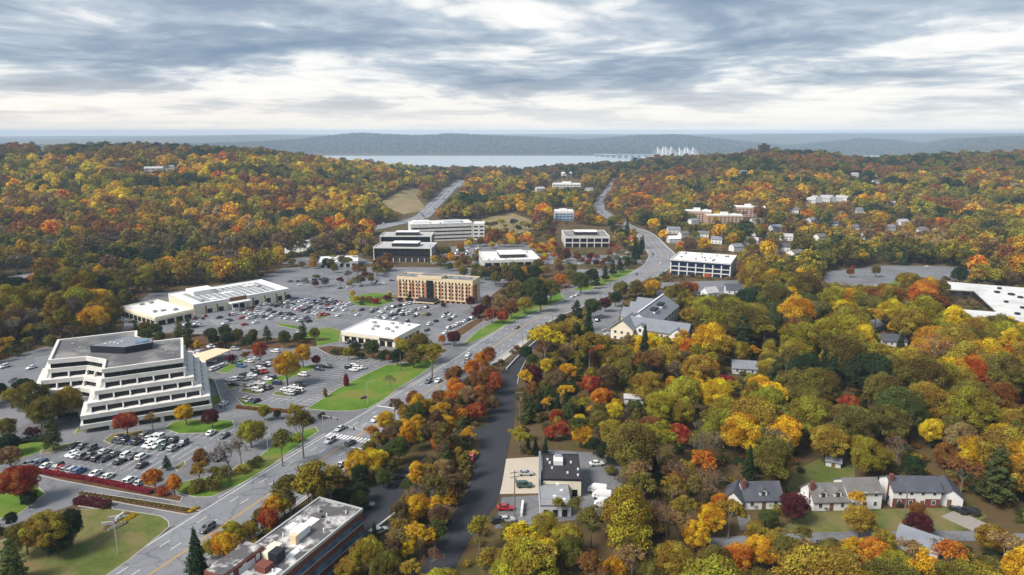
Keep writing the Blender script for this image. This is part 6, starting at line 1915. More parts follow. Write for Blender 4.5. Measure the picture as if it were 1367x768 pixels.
SEEN = [
    [(130, 768), (226, 700), (284, 664), (342, 638), (426, 577), (494, 546), (583, 487), (684, 430), (752, 401), (846, 364), (858, 352), (862, 333), (847, 312), (829, 301), (846, 306), (874, 316), (901, 340), (894, 360), (825, 392), (790, 400), (719, 450), (668, 480), (540, 550), (440, 600), (330, 690), (220, 768)],
    [(792, 276), (806, 266), (818, 252), (812, 250), (800, 266), (796, 286), (812, 290), (815, 286)],
    [(570, 768), (602, 768), (664, 680), (684, 560), (690, 500), (718, 455), (684, 484), (662, 558), (626, 650)],
    [(-10, 492), (50, 468), (150, 448), (172, 412), (240, 380), (385, 372), (500, 345), (500, 310), (540, 293), (640, 292), (650, 330), (740, 306), (815, 306), (850, 330), (860, 350), (752, 401), (684, 432), (583, 488), (494, 546), (426, 577), (226, 700), (0, 768), (-10, 768)],
    [(664, 604), (775, 600), (780, 612), (812, 612), (815, 655), (778, 668), (760, 680), (664, 690)],
    [(772, 436), (800, 415), (822, 404), (836, 400), (880, 395), (900, 415), (930, 432), (918, 452), (880, 440), (840, 450), (820, 455), (790, 448)],
    [(893, 337), (985, 338), (984, 378), (930, 392), (893, 378)],
    [(1262, 377), (1367, 380), (1367, 430), (1338, 428), (1272, 414)], [(1182, 380), (1204, 392), (1228, 406), (1220, 410), (1196, 396)], [(1092, 380), (1108, 361), (1180, 355), (1260, 356), (1300, 364), (1262, 374), (1190, 377), (1150, 382)],
    [(965, 642), (1045, 640), (1048, 680), (1005, 700), (965, 680)], [(1084, 642), (1176, 638), (1178, 690), (1084, 682)], [(1188, 640), (1282, 640), (1320, 700), (1290, 700), (1190, 680)], [(1060, 640), (1070, 622), (1130, 620), (1125, 645)],
    [(507, 270), (545, 252), (562, 252), (556, 262), (570, 283), (540, 286)], [(556, 291), (568, 291), (592, 274), (622, 241), (612, 241), (572, 272)], [(645, 290), (684, 286), (705, 294), (712, 305), (690, 311), (652, 304)],
    [(738, 276), (767, 276), (767, 292), (740, 290)], [(736, 240), (775, 240), (775, 250), (738, 250)],
    [(0, 366), (60, 361), (60, 366), (0, 376)], [(380, 352), (440, 344), (480, 346), (480, 358), (400, 362)],
]
for sp in SEEN:
    paint(sp)
for px, dist in EXTRA_SEEN:
    paint(px, dist)
NOWOOD = [np.array(p, float) for p in (
    [(-200, 900), (-200, 512), (0, 482), (60, 463), (150, 451), (168, 430), (174, 405), (240, 382), (330, 378), (385, 366), (500, 345), (545, 296), (560, 292), (650, 296), (652, 335), (738, 303), (815, 302), (845, 312), (862, 335), (856, 355), (700, 425), (600, 485), (400, 620), (280, 720), (180, 900)],
    [(180, 900), (280, 700), (430, 600), (600, 490), (700, 430), (720, 452), (690, 500), (685, 560), (664, 680), (600, 770), (560, 900)])]


def palette(px, py, n):
    """weights of colours and kinds by place in the photograph"""
    def w(**k):
        ks = list(k); v = np.array([k[i] for i in ks], float); return ks, v / v.sum()
    if py < 216 and px < 560: return w(dgreen=.28, olive=.26, brown=.18, ochre=.14, rust=.14)
    if py < 345 and px < 560:
        if py > 322: return w(dgreen=.18, olive=.24, ochre=.14, grey=.22, brown=.22)
        if py > 288: return w(dgreen=.10, olive=.22, ygreen=.06, ochre=.22, gold=.18, orange=.05, tan=.05, brown=.06, rust=.06)
        return w(dgreen=.09, green=.04, olive=.22, ygreen=.17, yellow=.09, gold=.11, ochre=.13, orange=.03, tan=.03, brown=.04, rust=.05)
    if px < 500: return w(dgreen=.2, olive=.26, ygreen=.18, gold=.08, ochre=.12, brown=.06, grey=.10)
    if py < 235: return w(dgreen=.4, olive=.24, brown=.22, rust=.14)
    if px < 900 and py < 345: return w(dgreen=.14, olive=.24, ygreen=.10, gold=.10, ochre=.14, orange=.03, brown=.15, rust=.10)
    if py < 345: return w(dgreen=.15, olive=.27, ygreen=.07, gold=.07, ochre=.16, orange=.03, tan=.05, brown=.11, rust=.09)
    if py < 470: return w(dgreen=.12, green=.05, olive=.24, ygreen=.13, yellow=.03, gold=.10, ochre=.12, orange=.03, tan=.03, brown=.08, rust=.07)
    if py < 640: return w(dgreen=.10, green=.05, olive=.22, ygreen=.19, yellow=.05, gold=.13, ochre=.12, orange=.05, brown=.04, rust=.05)
    return w(olive=.22, ygreen=.13, ochre=.22, gold=.18, orange=.05, tan=.10, brown=.05, rust=.05)


def wood_candidates():
    out = []
    for y0, y1, sp in ((112, 420, 9.6), (420, 640, 10.0), (640, 1300, 11.2), (1300, 2300, 13.0), (2300, 2800, 20.0)):
        ys = np.arange(y0, y1, sp)
        for yy in ys:
            xm = 0.86 * yy + 60
            xs = np.arange(-xm, xm, sp)
            out.append(np.stack([xs + rng.uniform(-.42, .42, len(xs)) * sp, yy + rng.uniform(-.42, .42, len(xs)) * sp], 1))
    return np.concatenate(out)


W_ = wood_candidates()
z = height(W_[:, 0], W_[:, 1])
k = (z > WATER_Z + 3) & (W_[:, 1] > 100)
W_, z = W_[k], z[k]
pxa, pya, da = proj(W_[:, 0], W_[:, 1], z)
k = (pxa > -70) & (pxa < 1440) & (pya < 900)
for nw in NOWOOD:
    k &= ~inside(pxa, pya, nw)
for poly, mg in BLOCK:
    lo, hi = poly.min(0) - mg, poly.max(0) + mg
    c = np.where(k & (W_[:, 0] > lo[0]) & (W_[:, 0] < hi[0]) & (W_[:, 1] > lo[1]) & (W_[:, 1] < hi[1]))[0]
    if not len(c): continue
    bad = inside(W_[c, 0], W_[c, 1], poly)
    for i in range(len(poly)):
        a, b_ = poly[i], poly[(i + 1) % len(poly)]
        ab = b_ - a
        t = np.clip(((W_[c] - a) @ ab) / (ab @ ab + 1e-9), 0, 1)
        bad |= np.linalg.norm(W_[c] - (a + t[:, None] * ab), axis=1) < mg
    k[c[bad]] = False
W_, z, pxa, pya, da = W_[k], z[k], pxa[k], pya[k], da[k]
o_ = np.argsort(W_[:, 1])
W_, z, pxa, pya, da = W_[o_], z[o_], pxa[o_], pya[o_], da[o_]
hor = np.full(1600, 9e9)                       # picture row already covered, per column
WOOD = []
ft = np.array(TREES_OUT)
for (x, y), zz, px, py, d in zip(W_, z, pxa, pya, da):
    ln = y > 1200
    ks, wt = palette(px, py - 6, 0)
    vn = 0.5 + (float(vnoise(np.float64(x / 62.0), np.float64(y / 62.0), 21)) - 0.5) * 1.35 + rng.normal(0, .17)
    colr = ks[min(len(ks) - 1, int(np.searchsorted(np.cumsum(wt), min(max(vn, 0), .9999))))]
    u = rng.random()
    if colr == 'grey': kd = 'b'
    elif colr == 'dgreen' and u < 0.5: kd = 'c' if u < .3 else 'p'
    elif u < 0.15: kd = 's'
    elif u < 0.19: kd = 'b'
    elif u < 0.34: kd = 't'
    else: kd = 'r'
    if colr == 'dgreen' and kd in 'rts' and px > 560 and 345 < py < 650 and rng.random() < .7: colr = ('olive', 'ygreen', 'green')[int(rng.integers(3))]
    R_, H_ = PROTO[kd][0][2:4]
    s = rng.choice([rng.uniform(.5, .8), rng.uniform(.75, 1.1), rng.uniform(.95, 1.35)]) * (1.42 if y > 1300 else 1.32 if y > 640 else 1.24 if y > 230 else 1.05) * (0.85 if kd in 'cp' else 1.0)
    if y < 600 and len(ft):
        dd = np.hypot(ft[:, 0] - x, ft[:, 1] - y)
        if (dd < 0.62 * (ft[:, 2] + s * R_)).any(): continue
    h = H_ * s
    r = R_ * s
    # keep the roads, roofs and lots of the photograph in view
    pw = r * F / d
    ptop = py - h * F / d * 0.97
    ok = True
    for shrink in (1.0, 0.72, 0.5):
        a0, a1 = int((px - pw * shrink) / 2), int((px + pw * shrink) / 2) + 1
        c0, c1 = int((py - (py - ptop) * shrink) / 2), int(py / 2) + 1
        if a1 <= 0 or c1 <= 0 or a0 >= 684 or c0 >= 384:
            ok = True; break
        sub = VIS[max(0, c0):min(384, c1), max(0, a0):min(684, a1)]
        ok = (sub > y + 4).mean() < (0.10 if y < 560 else 0.035) if sub.size else True
        if ok: break
    if not ok: continue
    s *= shrink
    if y > 600:
        i0, i1 = int(px - pw * .7) + 100, int(px + pw * .7) + 101
        i0, i1 = max(i0, 0), min(i1, 1599)
        if i1 > i0:
            if ptop > hor[i0:i1].max() + 1.0: continue
            cov = ptop + 0.45 * (py - ptop)
            hor[i0:i1] = np.minimum(hor[i0:i1], cov)
    WOOD.append((float(x), float(y), float(zz), float(s), kd, colr, float(px), float(py)))


def place_of(px, py, y):
    if px < 560: return P_LBELT if y < 800 else 'on the hill beyond the highway'
    if py > 700: return P_LOW if px > 800 else P_SHOP
    if px > 960 and py > 600: return P_HOUSE
    if py > 560: return P_SHOP if px < 860 else P_WOOD
    if px > 960 and py > 400: return P_WOOD
    if py > 440: return P_LODGE
    if py > 380: return P_LODGE if px < 960 else P_WOOD
    return P_KOFF if px < 1040 else 'around the school car park'


LIMIT = dict(r=325, t=110, s=120, b=45, c=80, p=70)
REST = list(EXTRA_WOOD)
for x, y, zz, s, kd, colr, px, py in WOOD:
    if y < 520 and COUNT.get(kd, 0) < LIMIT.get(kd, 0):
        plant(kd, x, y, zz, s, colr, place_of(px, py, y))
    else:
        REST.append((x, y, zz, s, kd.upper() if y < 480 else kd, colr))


def far_proto(key, kd):
    """light versions for the mass of the woods, trunk and crown in one mesh"""
    out = []
    for k in range(4 if kd == 'r' else 2):
        if kd == 'r':
            cen, rad = broad_crown(6.0, 12 + 1.4 * k, 2.0, 26, .33, 200 + k)
            L = clump_leaves(cen, rad, 56); half = 0.58; tr = trunk_mb(13, 2.5, 6, .35, 4, k)
        elif kd == 't':
            cen, rad = broad_crown(4.6, 16, 2.0, 20, .42, 220 + k, top=.75)
            L = clump_leaves(cen, rad, 52); half = 0.62; tr = trunk_mb(16, 2.5, 4.6, .3, 4, k)
        elif kd == 'c':
            L = conifer_leaves(3.6, 16, 0.8, 15, 7, 12, 230 + k); half = 0.85; tr = MB(); tr.tube((0, 0, -.5), (0, 0, 15), .28, .04, 5)
        elif kd == 'p':
            L = conifer_leaves(4.6, 15, 1.8, 11, 6, 20, 240 + k, 0.58, -.06, .14, .25); half = 0.85; tr = MB(); tr.tube((0, 0, -.5), (0, 0, 14), .3, .05, 5)
        elif kd == 'h':
            cen, rad = broad_crown(2.0, 2.4, 0.2, 9, .45, 260 + k)
            L = clump_leaves(cen, rad, 40); half = 0.25; tr = MB(); tr.tube((0, 0, -.3), (0, 0, 1.2), .05, .03, 4)
        else:
            tr, ends = twigs(13, 2.6, 5, .26, 250 + k, 4)
            L = clump_leaves(ends[rng.permutation(len(ends))[:150]], np.full(150, .7), 5 if kd == 'b' else 12); half = 0.42
        me = leaf_mesh('wood_' + key, *L[:2], half, L[2], L[3], M['leaf_wood'], 0.66)
        b = bmesh.new(); b.from_mesh(me)
        tr.mats = [M['bark']]
        tm = tr.mesh('t'); b.from_mesh(tm)
        nl = len(me.polygons)
        b.faces.ensure_lookup_table()
        for f in b.faces[nl:]: f.material_index = 1
        b.to_mesh(me); b.free()
        me.materials.append(M['bark'])
        out.append(bpy.data.objects.new('wood_' + key, me))
    return out


def near_proto(key, kd):
    """full detail trees for the near part of the mass"""
    out = []
    for tm, cm, R_, H_, zc in PROTO[kd]:
        b = bmesh.new(); b.from_mesh(cm); nl = len(cm.polygons); b.from_mesh(tm)
        b.faces.ensure_lookup_table()
        for f in b.faces[nl:]: f.material_index = 1
        me = bpy.data.meshes.new('wood_' + key)
        b.to_mesh(me); b.free()
        me.materials.append(M['leaf_wood']); me.materials.append(M['bark'])
        out.append(bpy.data.objects.new('wood_' + key, me))
    return out


def make_wood(name, pts, label):
    """one mass of woodland: a point per tree, each point carries a tree"""
    cl = bpy.data.collections.new('wood_kinds_' + name)
    first = {}
    idx = 0
    for kd in 'rtcpbshRTCPBS':
        lst = far_proto(kd, kd) if kd.islower() else near_proto(kd, kd.lower())
        first[kd] = (idx, len(lst)); idx += len(lst)
        for i, o in enumerate(lst):
            o.name = f'wood_{first[kd][0] + i:03d}'
            cl.objects.link(o)
    n = len(pts)
    me = bpy.data.meshes.new(name)
    me.vertices.add(n)
    me.vertices.foreach_set('co', np.array([p[:3] for p in pts], np.float32).ravel())
    sca = np.array([p[3] for p in pts], np.float32)
    a = me.attributes.new('size', 'FLOAT', 'POINT'); a.data.foreach_set('value', sca)
    a = me.attributes.new('turn', 'FLOAT', 'POINT'); a.data.foreach_set('value', rng.uniform(0, 6.28, n).astype(np.float32))
    a = me.attributes.new('kind_index', 'INT', 'POINT')
    a.data.foreach_set('value', np.array([first[p[4]][0] + int(rng.integers(first[p[4]][1])) for p in pts], np.int32))
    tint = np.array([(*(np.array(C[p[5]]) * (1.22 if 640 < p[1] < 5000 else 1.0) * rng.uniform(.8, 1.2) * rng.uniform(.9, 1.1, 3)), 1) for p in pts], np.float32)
    a = me.attributes.new('tint', 'FLOAT_COLOR', 'POINT'); a.data.foreach_set('color', tint.ravel())
    o = link(bpy.data.objects.new(name, me))
    ng = bpy.data.node_groups.new('grow_' + name, 'GeometryNodeTree')
    ng.interface.new_socket('Geometry', in_out='INPUT', socket_type='NodeSocketGeometry')
    ng.interface.new_socket('Geometry', in_out='OUTPUT', socket_type='NodeSocketGeometry')
    N = ng.nodes; Lk = ng.links
    gi = N.new('NodeGroupInput'); go = N.new('NodeGroupOutput')
    iop = N.new('GeometryNodeInstanceOnPoints')
    ci = N.new('GeometryNodeCollectionInfo')
    ci.inputs['Collection'].default_value = cl
    ci.inputs['Separate Children'].default_value = True
    ci.inputs['Reset Children'].default_value = True
    iop.inputs['Pick Instance'].default_value = True

    def at(nm, ty):
        q = N.new('GeometryNodeInputNamedAttribute'); q.data_type = ty; q.inputs[0].default_value = nm
        return q.outputs[0]
    cx = N.new('ShaderNodeCombineXYZ')
    Lk.new(at('turn', 'FLOAT'), cx.inputs[2])
    er = N.new('FunctionNodeEulerToRotation')
    Lk.new(cx.outputs[0], er.inputs[0])
    Lk.new(gi.outputs[0], iop.inputs['Points'])
    Lk.new(ci.outputs[0], iop.inputs['Instance'])
    Lk.new(at('kind_index', 'INT'), iop.inputs['Instance Index'])
    Lk.new(er.outputs[0], iop.inputs['Rotation'])
    Lk.new(at('size', 'FLOAT'), iop.inputs['Scale'])
    Lk.new(iop.outputs[0], go.inputs[0])
    md = o.modifiers.new('grow', 'NODES')
    md.node_group = ng
    tag(o, label, kind='stuff')
    return o


# the wooded far shore
fy = []
for yy in np.arange(5860, 7700, 30):
    xs = np.arange(-0.80 * yy, 0.80 * yy, 30)
    fy.append(np.stack([xs + rng.uniform(-14, 14, len(xs)), yy + rng.uniform(-16, 16, len(xs))], 1))
fy = np.concatenate(fy)
fz = height(fy[:, 0], fy[:, 1])
kk = fz > WATER_Z + 2
_cl = ['dgreen', 'olive', 'brown', 'rust', 'dgreen', 'dgreen', 'brown', 'olive']
for (x, y), zz in zip(fy[kk], fz[kk]):
    REST.append((x, y, zz - 3, rng.uniform(1.1, 2.0), 'r', _cl[int(rng.integers(8))]))
# low growth under the trees and along the verges
ug = np.stack([rng.uniform(-420, 420, 11000), rng.uniform(118, 560, 11000)], 1)
upx, upy, _d = proj(ug[:, 0], ug[:, 1], base(ug[:, 1]))
kk = (upx > -60) & (upx < 1430) & ~inside(upx, upy, NOWOOD[0])
for poly, mg in BLOCK:
    kk &= ~inside(ug[:, 0], ug[:, 1], poly)
    for i in range(len(poly)):
        a, b_ = poly[i], poly[(i + 1) % len(poly)]
        ab = b_ - a
        t = np.clip(((ug - a) @ ab) / (ab @ ab + 1e-9), 0, 1)
        kk &= np.linalg.norm(ug - (a + t[:, None] * ab), axis=1) > 1.8
_uc = ['olive', 'brown', 'dgreen', 'rust', 'ochre', 'green', 'olive', 'brown']
for x, y in ug[kk]:
    REST.append((x, y, float(base(y)), rng.uniform(.5, 1.1), 'h', _uc[int(rng.integers(8))]))
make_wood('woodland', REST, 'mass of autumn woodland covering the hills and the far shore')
# low growth under the trees and along the verges
_xy = np.array([(q[1], q[2]) for q in ALLT])
for rt_, x, y, what, cw, place in ALLT:      # say what grows beside each tree
    dd = np.hypot(_xy[:, 0] - x, _xy[:, 1] - y)
    for j in np.argsort(dd)[1:12]:
        o2 = ALLT[int(j)]
        if o2[4] != cw and dd[j] < 26:
            lab = f'{what} beside {"an" if o2[4][0] in "aeiou" else "a"} {o2[4]} one {place}'
            if len(lab.split()) <= 16: rt_['label'] = lab
            break
print('TREES', COUNT, 'rest', len(REST))

# ================================================================== vehicles
mat('car_paint', (0.5, 0.5, 0.5), 0.3, 0.02, 1.0, spec=0.5, obj_col=True, coat=0.6)
mat('tyre', (0.02, 0.02, 0.021), 0.9, 0.1)
mat('lamp_white', (0.75, 0.75, 0.72), 0.3, 0.02)
mat('lamp_red', (0.35, 0.02, 0.02), 0.4, 0.02)
glass('car_glass', (0.012, 0.015, 0.018), 0.06, 0.6)
CARCOL = dict(white=(0.78, 0.78, 0.78), silver=(0.42, 0.43, 0.44), grey=(0.12, 0.125, 0.135), black=(0.015, 0.015, 0.017), navy=(0.02, 0.04, 0.10), red=(0.38, 0.02, 0.025), tan=(0.34, 0.27, 0.20), blue=(0.05, 0.13, 0.30), green=(0.03, 0.08, 0.06))


def loft(b, secs):
    """closed skin over same-sized loops"""
    n = len(secs[0])
    pts = [p for s_ in secs for p in s_]
    fs = []
    for k in range(len(secs) - 1):
        fs += [(k * n + i, k * n + (i + 1) % n, (k + 1) * n + (i + 1) % n, (k + 1) * n + i) for i in range(n)]
    fs.append(tuple(range(n - 1, -1, -1)))
    fs.append(tuple(range((len(secs) - 1) * n, len(secs) * n)))
    b.faces(pts, fs)


def car_meshes(kind):
    """(body, glass) meshes; x forward"""
    if kind == 'sedan':
        st = [(-2.3, .55, .86, .78), (-2.15, .42, .98, .86), (-1.1, .30, 1.02, .91), (.9, .30, 1.0, .91), (1.85, .32, .86, .87), (2.25, .42, .70, .76)]
        cab = dict(b0=-1.75, b1=1.05, t0=-1.05, t1=.25, zb=.99, zt=1.46, wb=.84, wt=.64)
    elif kind == 'suv':
        st = [(-2.3, .6, 1.06, .84), (-2.2, .45, 1.14, .92), (-1.0, .36, 1.16, .95), (1.0, .36, 1.14, .95), (1.95, .38, 1.02, .92), (2.3, .5, .85, .80)]
        cab = dict(b0=-2.2, b1=1.15, t0=-1.85, t1=.45, zb=1.12, zt=1.74, wb=.88, wt=.72)
    elif kind == 'pickup':
        st = [(-2.75, .6, 1.08, .92), (-2.7, .45, 1.10, .95), (-.6, .40, 1.10, .96), (1.1, .40, 1.12, .96), (2.3, .42, 1.08, .94), (2.7, .55, .85, .86)]
        cab = dict(b0=-.75, b1=1.3, t0=-.6, t1=.55, zb=1.09, zt=1.80, wb=.90, wt=.74)
    elif kind == 'van':
        st = [(-2.7, .5, 2.1, .92), (-2.6, .40, 2.2, .98), (0.8, .36, 2.25, 1.0), (1.2, .36, 2.1, 1.0), (2.0, .38, 1.25, .96), (2.5, .45, .95, .86)]
        cab = dict(b0=.6, b1=2.05, t0=.5, t1=1.15, zb=1.2, zt=1.98, wb=1.005, wt=.93)
    b = MB()
    secs = []
    for x, z0, z1, hw in st:
        zm = z0 + (z1 - z0) * 0.62
        secs.append([(x, -hw * .92, z0), (x, -hw, zm), (x, -hw * .93, z1), (x, hw * .93, z1), (x, hw, zm), (x, hw * .92, z0)])
    loft(b, secs)
    c = cab
    if kind != 'van':      # roof skin and pillars
        e = .04
        rz = c['zt']
        b.hexa([(c['t0'] - .06, -c['wt'], rz - .02), (c['t1'] + .05, -c['wt'], rz - .02), (c['t1'] + .05, c['wt'], rz - .02), (c['t0'] - .06, c['wt'], rz - .02),
                (c['t0'], -c['wt'] * .92, rz + .05), (c['t1'], -c['wt'] * .92, rz + .05), (c['t1'], c['wt'] * .92, rz + .05), (c['t0'], c['wt'] * .92, rz + .05)])
        mid0, mid1 = (c['b0'] + c['b1']) / 2 - .1, (c['t0'] + c['t1']) / 2
        for sg in (-1, 1):
            for xb, xt in ((c['b0'], c['t0']), (mid0, mid1), (c['b1'], c['t1'])):
                p = [(xb - .06, sg * c['wb'], c['zb'] - .03), (xb + .06, sg * c['wb'], c['zb'] - .03), (xb + .06, sg * (c['wb'] - .1), c['zb'] - .03), (xb - .06, sg * (c['wb'] - .1), c['zb'] - .03)]
                q = [(xt - .06, sg * (c['wt'] + .02), rz), (xt + .06, sg * (c['wt'] + .02), rz), (xt + .06, sg * (c['wt'] - .1), rz), (xt - .06, sg * (c['wt'] - .1), rz)]
                b.hexa(p + q)
    b.mats = [M['car_paint']]
    g = MB()
    g.hexa([(c['b0'], -c['wb'] + .02, c['zb'] - .05), (c['b1'], -c['wb'] + .02, c['zb'] - .05), (c['b1'], c['wb'] - .02, c['zb'] - .05), (c['b0'], c['wb'] - .02, c['zb'] - .05),
            (c['t0'], -c['wt'], c['zt'] - .01), (c['t1'], -c['wt'], c['zt'] - .01), (c['t1'], c['wt'], c['zt'] - .01), (c['t0'], c['wt'], c['zt'] - .01)])
    g.mats = [M['car_glass']]
    w = MB()
    n = 10
    for k in range(1):
        pts = [(.33 * math.cos(2 * math.pi * i / n), y_, .33 * math.sin(2 * math.pi * i / n)) for y_ in (-.11, .11) for i in range(n)]
        w.faces(pts, [(i, (i + 1) % n, n + (i + 1) % n, n + i) for i in range(n)] + [tuple(range(n)), tuple(range(2 * n - 1, n - 1, -1))])
    w.mats = [M['tyre']]
    return b.mesh(kind + '_body'), g.mesh(kind + '_glass'), w.mesh('wheel'), st


CARS = {k_: car_meshes(k_) for k_ in ('sedan', 'suv', 'pickup', 'van')}
KINDNAME = dict(sedan='car', suv='suv', pickup='pickup_truck', van='van')
KINDWORD = dict(sedan='sedan', suv='SUV', pickup='pickup truck', van='work van')
rc = random.Random(21)
NCAR = [0]
CARXY = []
ALLC = []


def car(x, y, z, ang, place, group, kind=None, colour=None, full=True, up=0.0):
    kind = kind or rc.choices(['sedan', 'suv', 'pickup'], [.5, .46, .04])[0]
    colour = colour or rc.choices(['white', 'silver', 'grey', 'black', 'navy', 'red', 'tan', 'blue'], [.33, .17, .18, .2, .05, .03, .01, .03])[0]
    body, gl, wh, st = CARS[kind]
    rt = empty(KINDNAME[kind], (x, y, z + up), ang)
    if 60 < y < 620:       # stand on the sloping ground
        sl = math.atan(0.05)
        rt.rotation_euler = (Matrix.Rotation(-sl, 3, 'X') @ Matrix.Rotation(ang, 3, 'Z')).to_euler()
    b = link(bpy.data.objects.new('body', body), rt)
    b.color = (*CARCOL[colour], 1)
    link(bpy.data.objects.new('windows', gl), rt)
    if full:
        wx = 1.38 if kind != 'pickup' and kind != 'van' else 1.65
        for sx in (-1, 1):
            for sy in (-1, 1):
                o = link(bpy.data.objects.new('wheel', wh), rt)
                o.location = (sx * wx, sy * (st[2][3] - .1), .33)
        for sy in (-1, 1):
            ubox('headlight', rt, (st[-1][0] - .08, sy * .58, st[-1][2] - .08), (.24, .34, .16), M['lamp_white'])
            ubox('taillight', rt, (st[0][0] + .06, sy * .62, st[0][2] - .12), (.2, .28, .18), M['lamp_red'])
    tag(rt, f'{colour} {KINDWORD[kind]} {place}', KINDWORD[kind] if kind != 'sedan' else 'car', group)
    NCAR[0] += 1
    CARXY.append((x, y))
    ALLC.append((rt, x, y, f'{colour} {KINDWORD[kind]}', place))
    return rt


def cars_px(pts, off, scale, ang, place, group, full=True, jit=3.0):
    for p in pts:
        px, py = off[0] + p[0] / scale, off[1] + p[1] / scale
        x, y, z = G(px, py, 0.6)
        a = R(ang + (180 if rc.random() < .5 else 0) + rc.uniform(-jit, jit))
        c_ = p[2] if len(p) > 2 else None
        car(x, y, z, a, place, group, colour=c_, full=full, kind=p[3] if len(p) > 3 else None, up=0.05)


Wt, Bk_, Gy, Nv, Rd = 'white', 'black', 'grey', 'navy', 'red'
zA = ((0, 560), 3.693)
cars_px([(580, 100, Bk_), (605, 103, Nv), (628, 106, Bk_), (655, 108, Nv), (680, 112, Bk_), (695, 86, Bk_), (716, 80, Gy), (737, 91, 'silver'), (758, 92, Wt), (783, 92, Wt),
         (728, 124, Wt), (752, 130, Wt), (777, 128, Wt), (806, 135, 'green'), (852, 142, 'silver'), (826, 105, Bk_), (851, 109, Bk_), (902, 118, Gy)], *zA, 80, 'parked in the row under the terraced office', 'cars parked below the terraced office')
cars_px([(366, 132, Bk_), (400, 136, Gy), (445, 146, Gy), (516, 158, 'silver'), (566, 170, Gy), (628, 175, Wt), (653, 181, Gy), (700, 186, Wt),
         (355, 170, Wt), (378, 176, Wt), (410, 180, Gy), (445, 181, Bk_), (482, 193, Bk_), (516, 195, Bk_), (590, 207, Bk_), (700, 225, Bk_)], *zA, 80, 'parked in the middle row of the office car park', 'cars parked below the terraced office')
cars_px([(146, 216, Wt), (172, 216, Wt), (200, 222, Nv), (231, 228, Wt), (280, 236, Gy), (306, 240, Rd), (335, 245, Gy), (362, 250, 'silver'), (390, 256, 'blue'), (466, 270, Wt), (531, 281, Wt), (641, 302, Wt), (690, 312, 'silver')], *zA, 80, 'parked against the long red hedge', 'cars parked along the red hedge')
cars_px([(1040, 66, Wt), (1105, 80, Gy), (1080, 190, Bk_)], *zA, 80, 'parked by the green island in front of the office', 'cars parked below the terraced office')
zB = ((240, 440), 6.835)
cars_px([(315, 360, Wt), (342, 346, 'silver'), (368, 336, 'silver'), (397, 325, Wt), (612, 637, 'tan'), (645, 645, 'silver'), (690, 652, Bk_)], *zB, 68, 'parked at an angle beside a green island in the upper lot', 'cars parked in the upper lot')
cars_px([(555, 332, 'blue'), (630, 290, Wt), (682, 266, 'silver'), (775, 330, Bk_), (797, 318, Wt), (688, 368, Bk_), (738, 357, Wt), (700, 398, Bk_), (752, 386, 'red'), (582, 411, Bk_), (657, 417, Wt), (575, 455, Gy), (624, 440, 'silver'),
         (455, 460, Wt), (487, 456, Wt), (517, 450, Wt), (490, 501, Bk_), (797, 452, Wt), (833, 436, Bk_), (632, 536, 'silver'), (680, 522, 'tan'), (730, 491, Wt), (712, 556, Wt), (757, 540, Bk_), (797, 528, Bk_), (883, 489, Nv),
         (1125, 412, Wt), (1272, 361, Nv), (967, 550, Wt), (1005, 586, 'silver'), (1035, 522, Wt), (1075, 515, Bk_), (1105, 501, Bk_), (1055, 575, Bk_), (1086, 556, Wt), (1345, 340, Bk_)], *zB, -16, 'parked in the half empty upper lot', 'cars parked in the upper lot')
cars_px([(292, 155, Wt), (425, 160, Bk_), (505, 178, 'silver'), (872, 200, Wt), (155, 210, Wt), (290, 288, Wt), (130, 225, Wt)], *zB, -16, 'parked beside the flat roofed carport', 'cars parked in the upper lot')
cars_px([(380, 290, Bk_), (408, 306, Wt), (418, 280, Wt), (442, 292, Wt), (470, 289, 'silver'), (205, 281, Bk_)], (400, 440), 5.6875, -16, 'parked near the far corner of the upper lot', 'cars parked in the upper lot')
cars_px([(370, 94, Gy), (425, 97, Bk_)], (400, 440), 5.6875, 70, 'parked in front of the white flat shop', 'cars parked at the flat shop')
x, y, z = G(240 + 402 / 6.835, 440 + 675 / 6.835, .6)
car(x, y, z, R(80), 'driving down the lane beside the terraced office', 'cars on the move', colour='white', kind='sedan', up=.05)
zC = ((370, 370), 4.88)
P3 = 'parked in the crowded supermarket lot'
G3 = 'cars parked at the supermarket'
cars_px([(130, 157), (155, 158), (178, 155), (198, 150), (213, 165), (235, 174), (258, 170), (280, 176), (300, 140, Bk_), (330, 146, Bk_), (355, 150), (385, 160), (410, 165), (440, 172, Wt), (480, 177, Wt),
         (25, 180), (45, 190), (66, 195), (90, 190, Wt), (110, 200), (133, 208, Wt), (152, 211, 'red'), (168, 217), (190, 210, 'red'), (207, 201), (325, 180, Rd), (350, 200, Wt),
         (10, 240, Wt), (30, 238), (50, 235), (72, 240), (95, 243), (120, 268, Wt), (150, 275, Bk_), (185, 270), (205, 288, Bk_), (290, 246, Rd), (325, 244, Rd), (265, 240, Wt), (400, 250, Wt), (435, 200, Wt), (445, 215, Wt), (550, 213), (525, 245), (178, 262), (225, 190), (75, 172), (98, 178)], *zC, 56, P3, G3, full=False)
cars_px([(60, 230), (85, 240), (112, 246), (20, 205), (65, 270, Wt), (10, 250), (150, 192), (192, 216), (40, 262), (5, 222)], (342, 352), 3.693, 56, P3, G3, full=False)
cars_px([(920, 300, Wt), (945, 296), (970, 296, Wt), (986, 306, Wt), (960, 312, Bk_), (1080, 266, Nv), (1130, 280), (1112, 295, Wt), (1155, 250, Wt), (1215, 240), (1240, 246), (1190, 268, Rd), (1230, 270, Wt), (1255, 262), (1205, 300, Rd), (1260, 290)], (0, 352), 3.693, 56, P3, G3, full=False)
cars_px([(620, 280, Wt), (600, 275, Wt), (652, 287, Bk_), (706, 331, Wt), (728, 331, Wt), (636, 284)], (0, 352), 3.693, 20, 'parked beside the end shop', 'cars parked at the end shop', full=False)
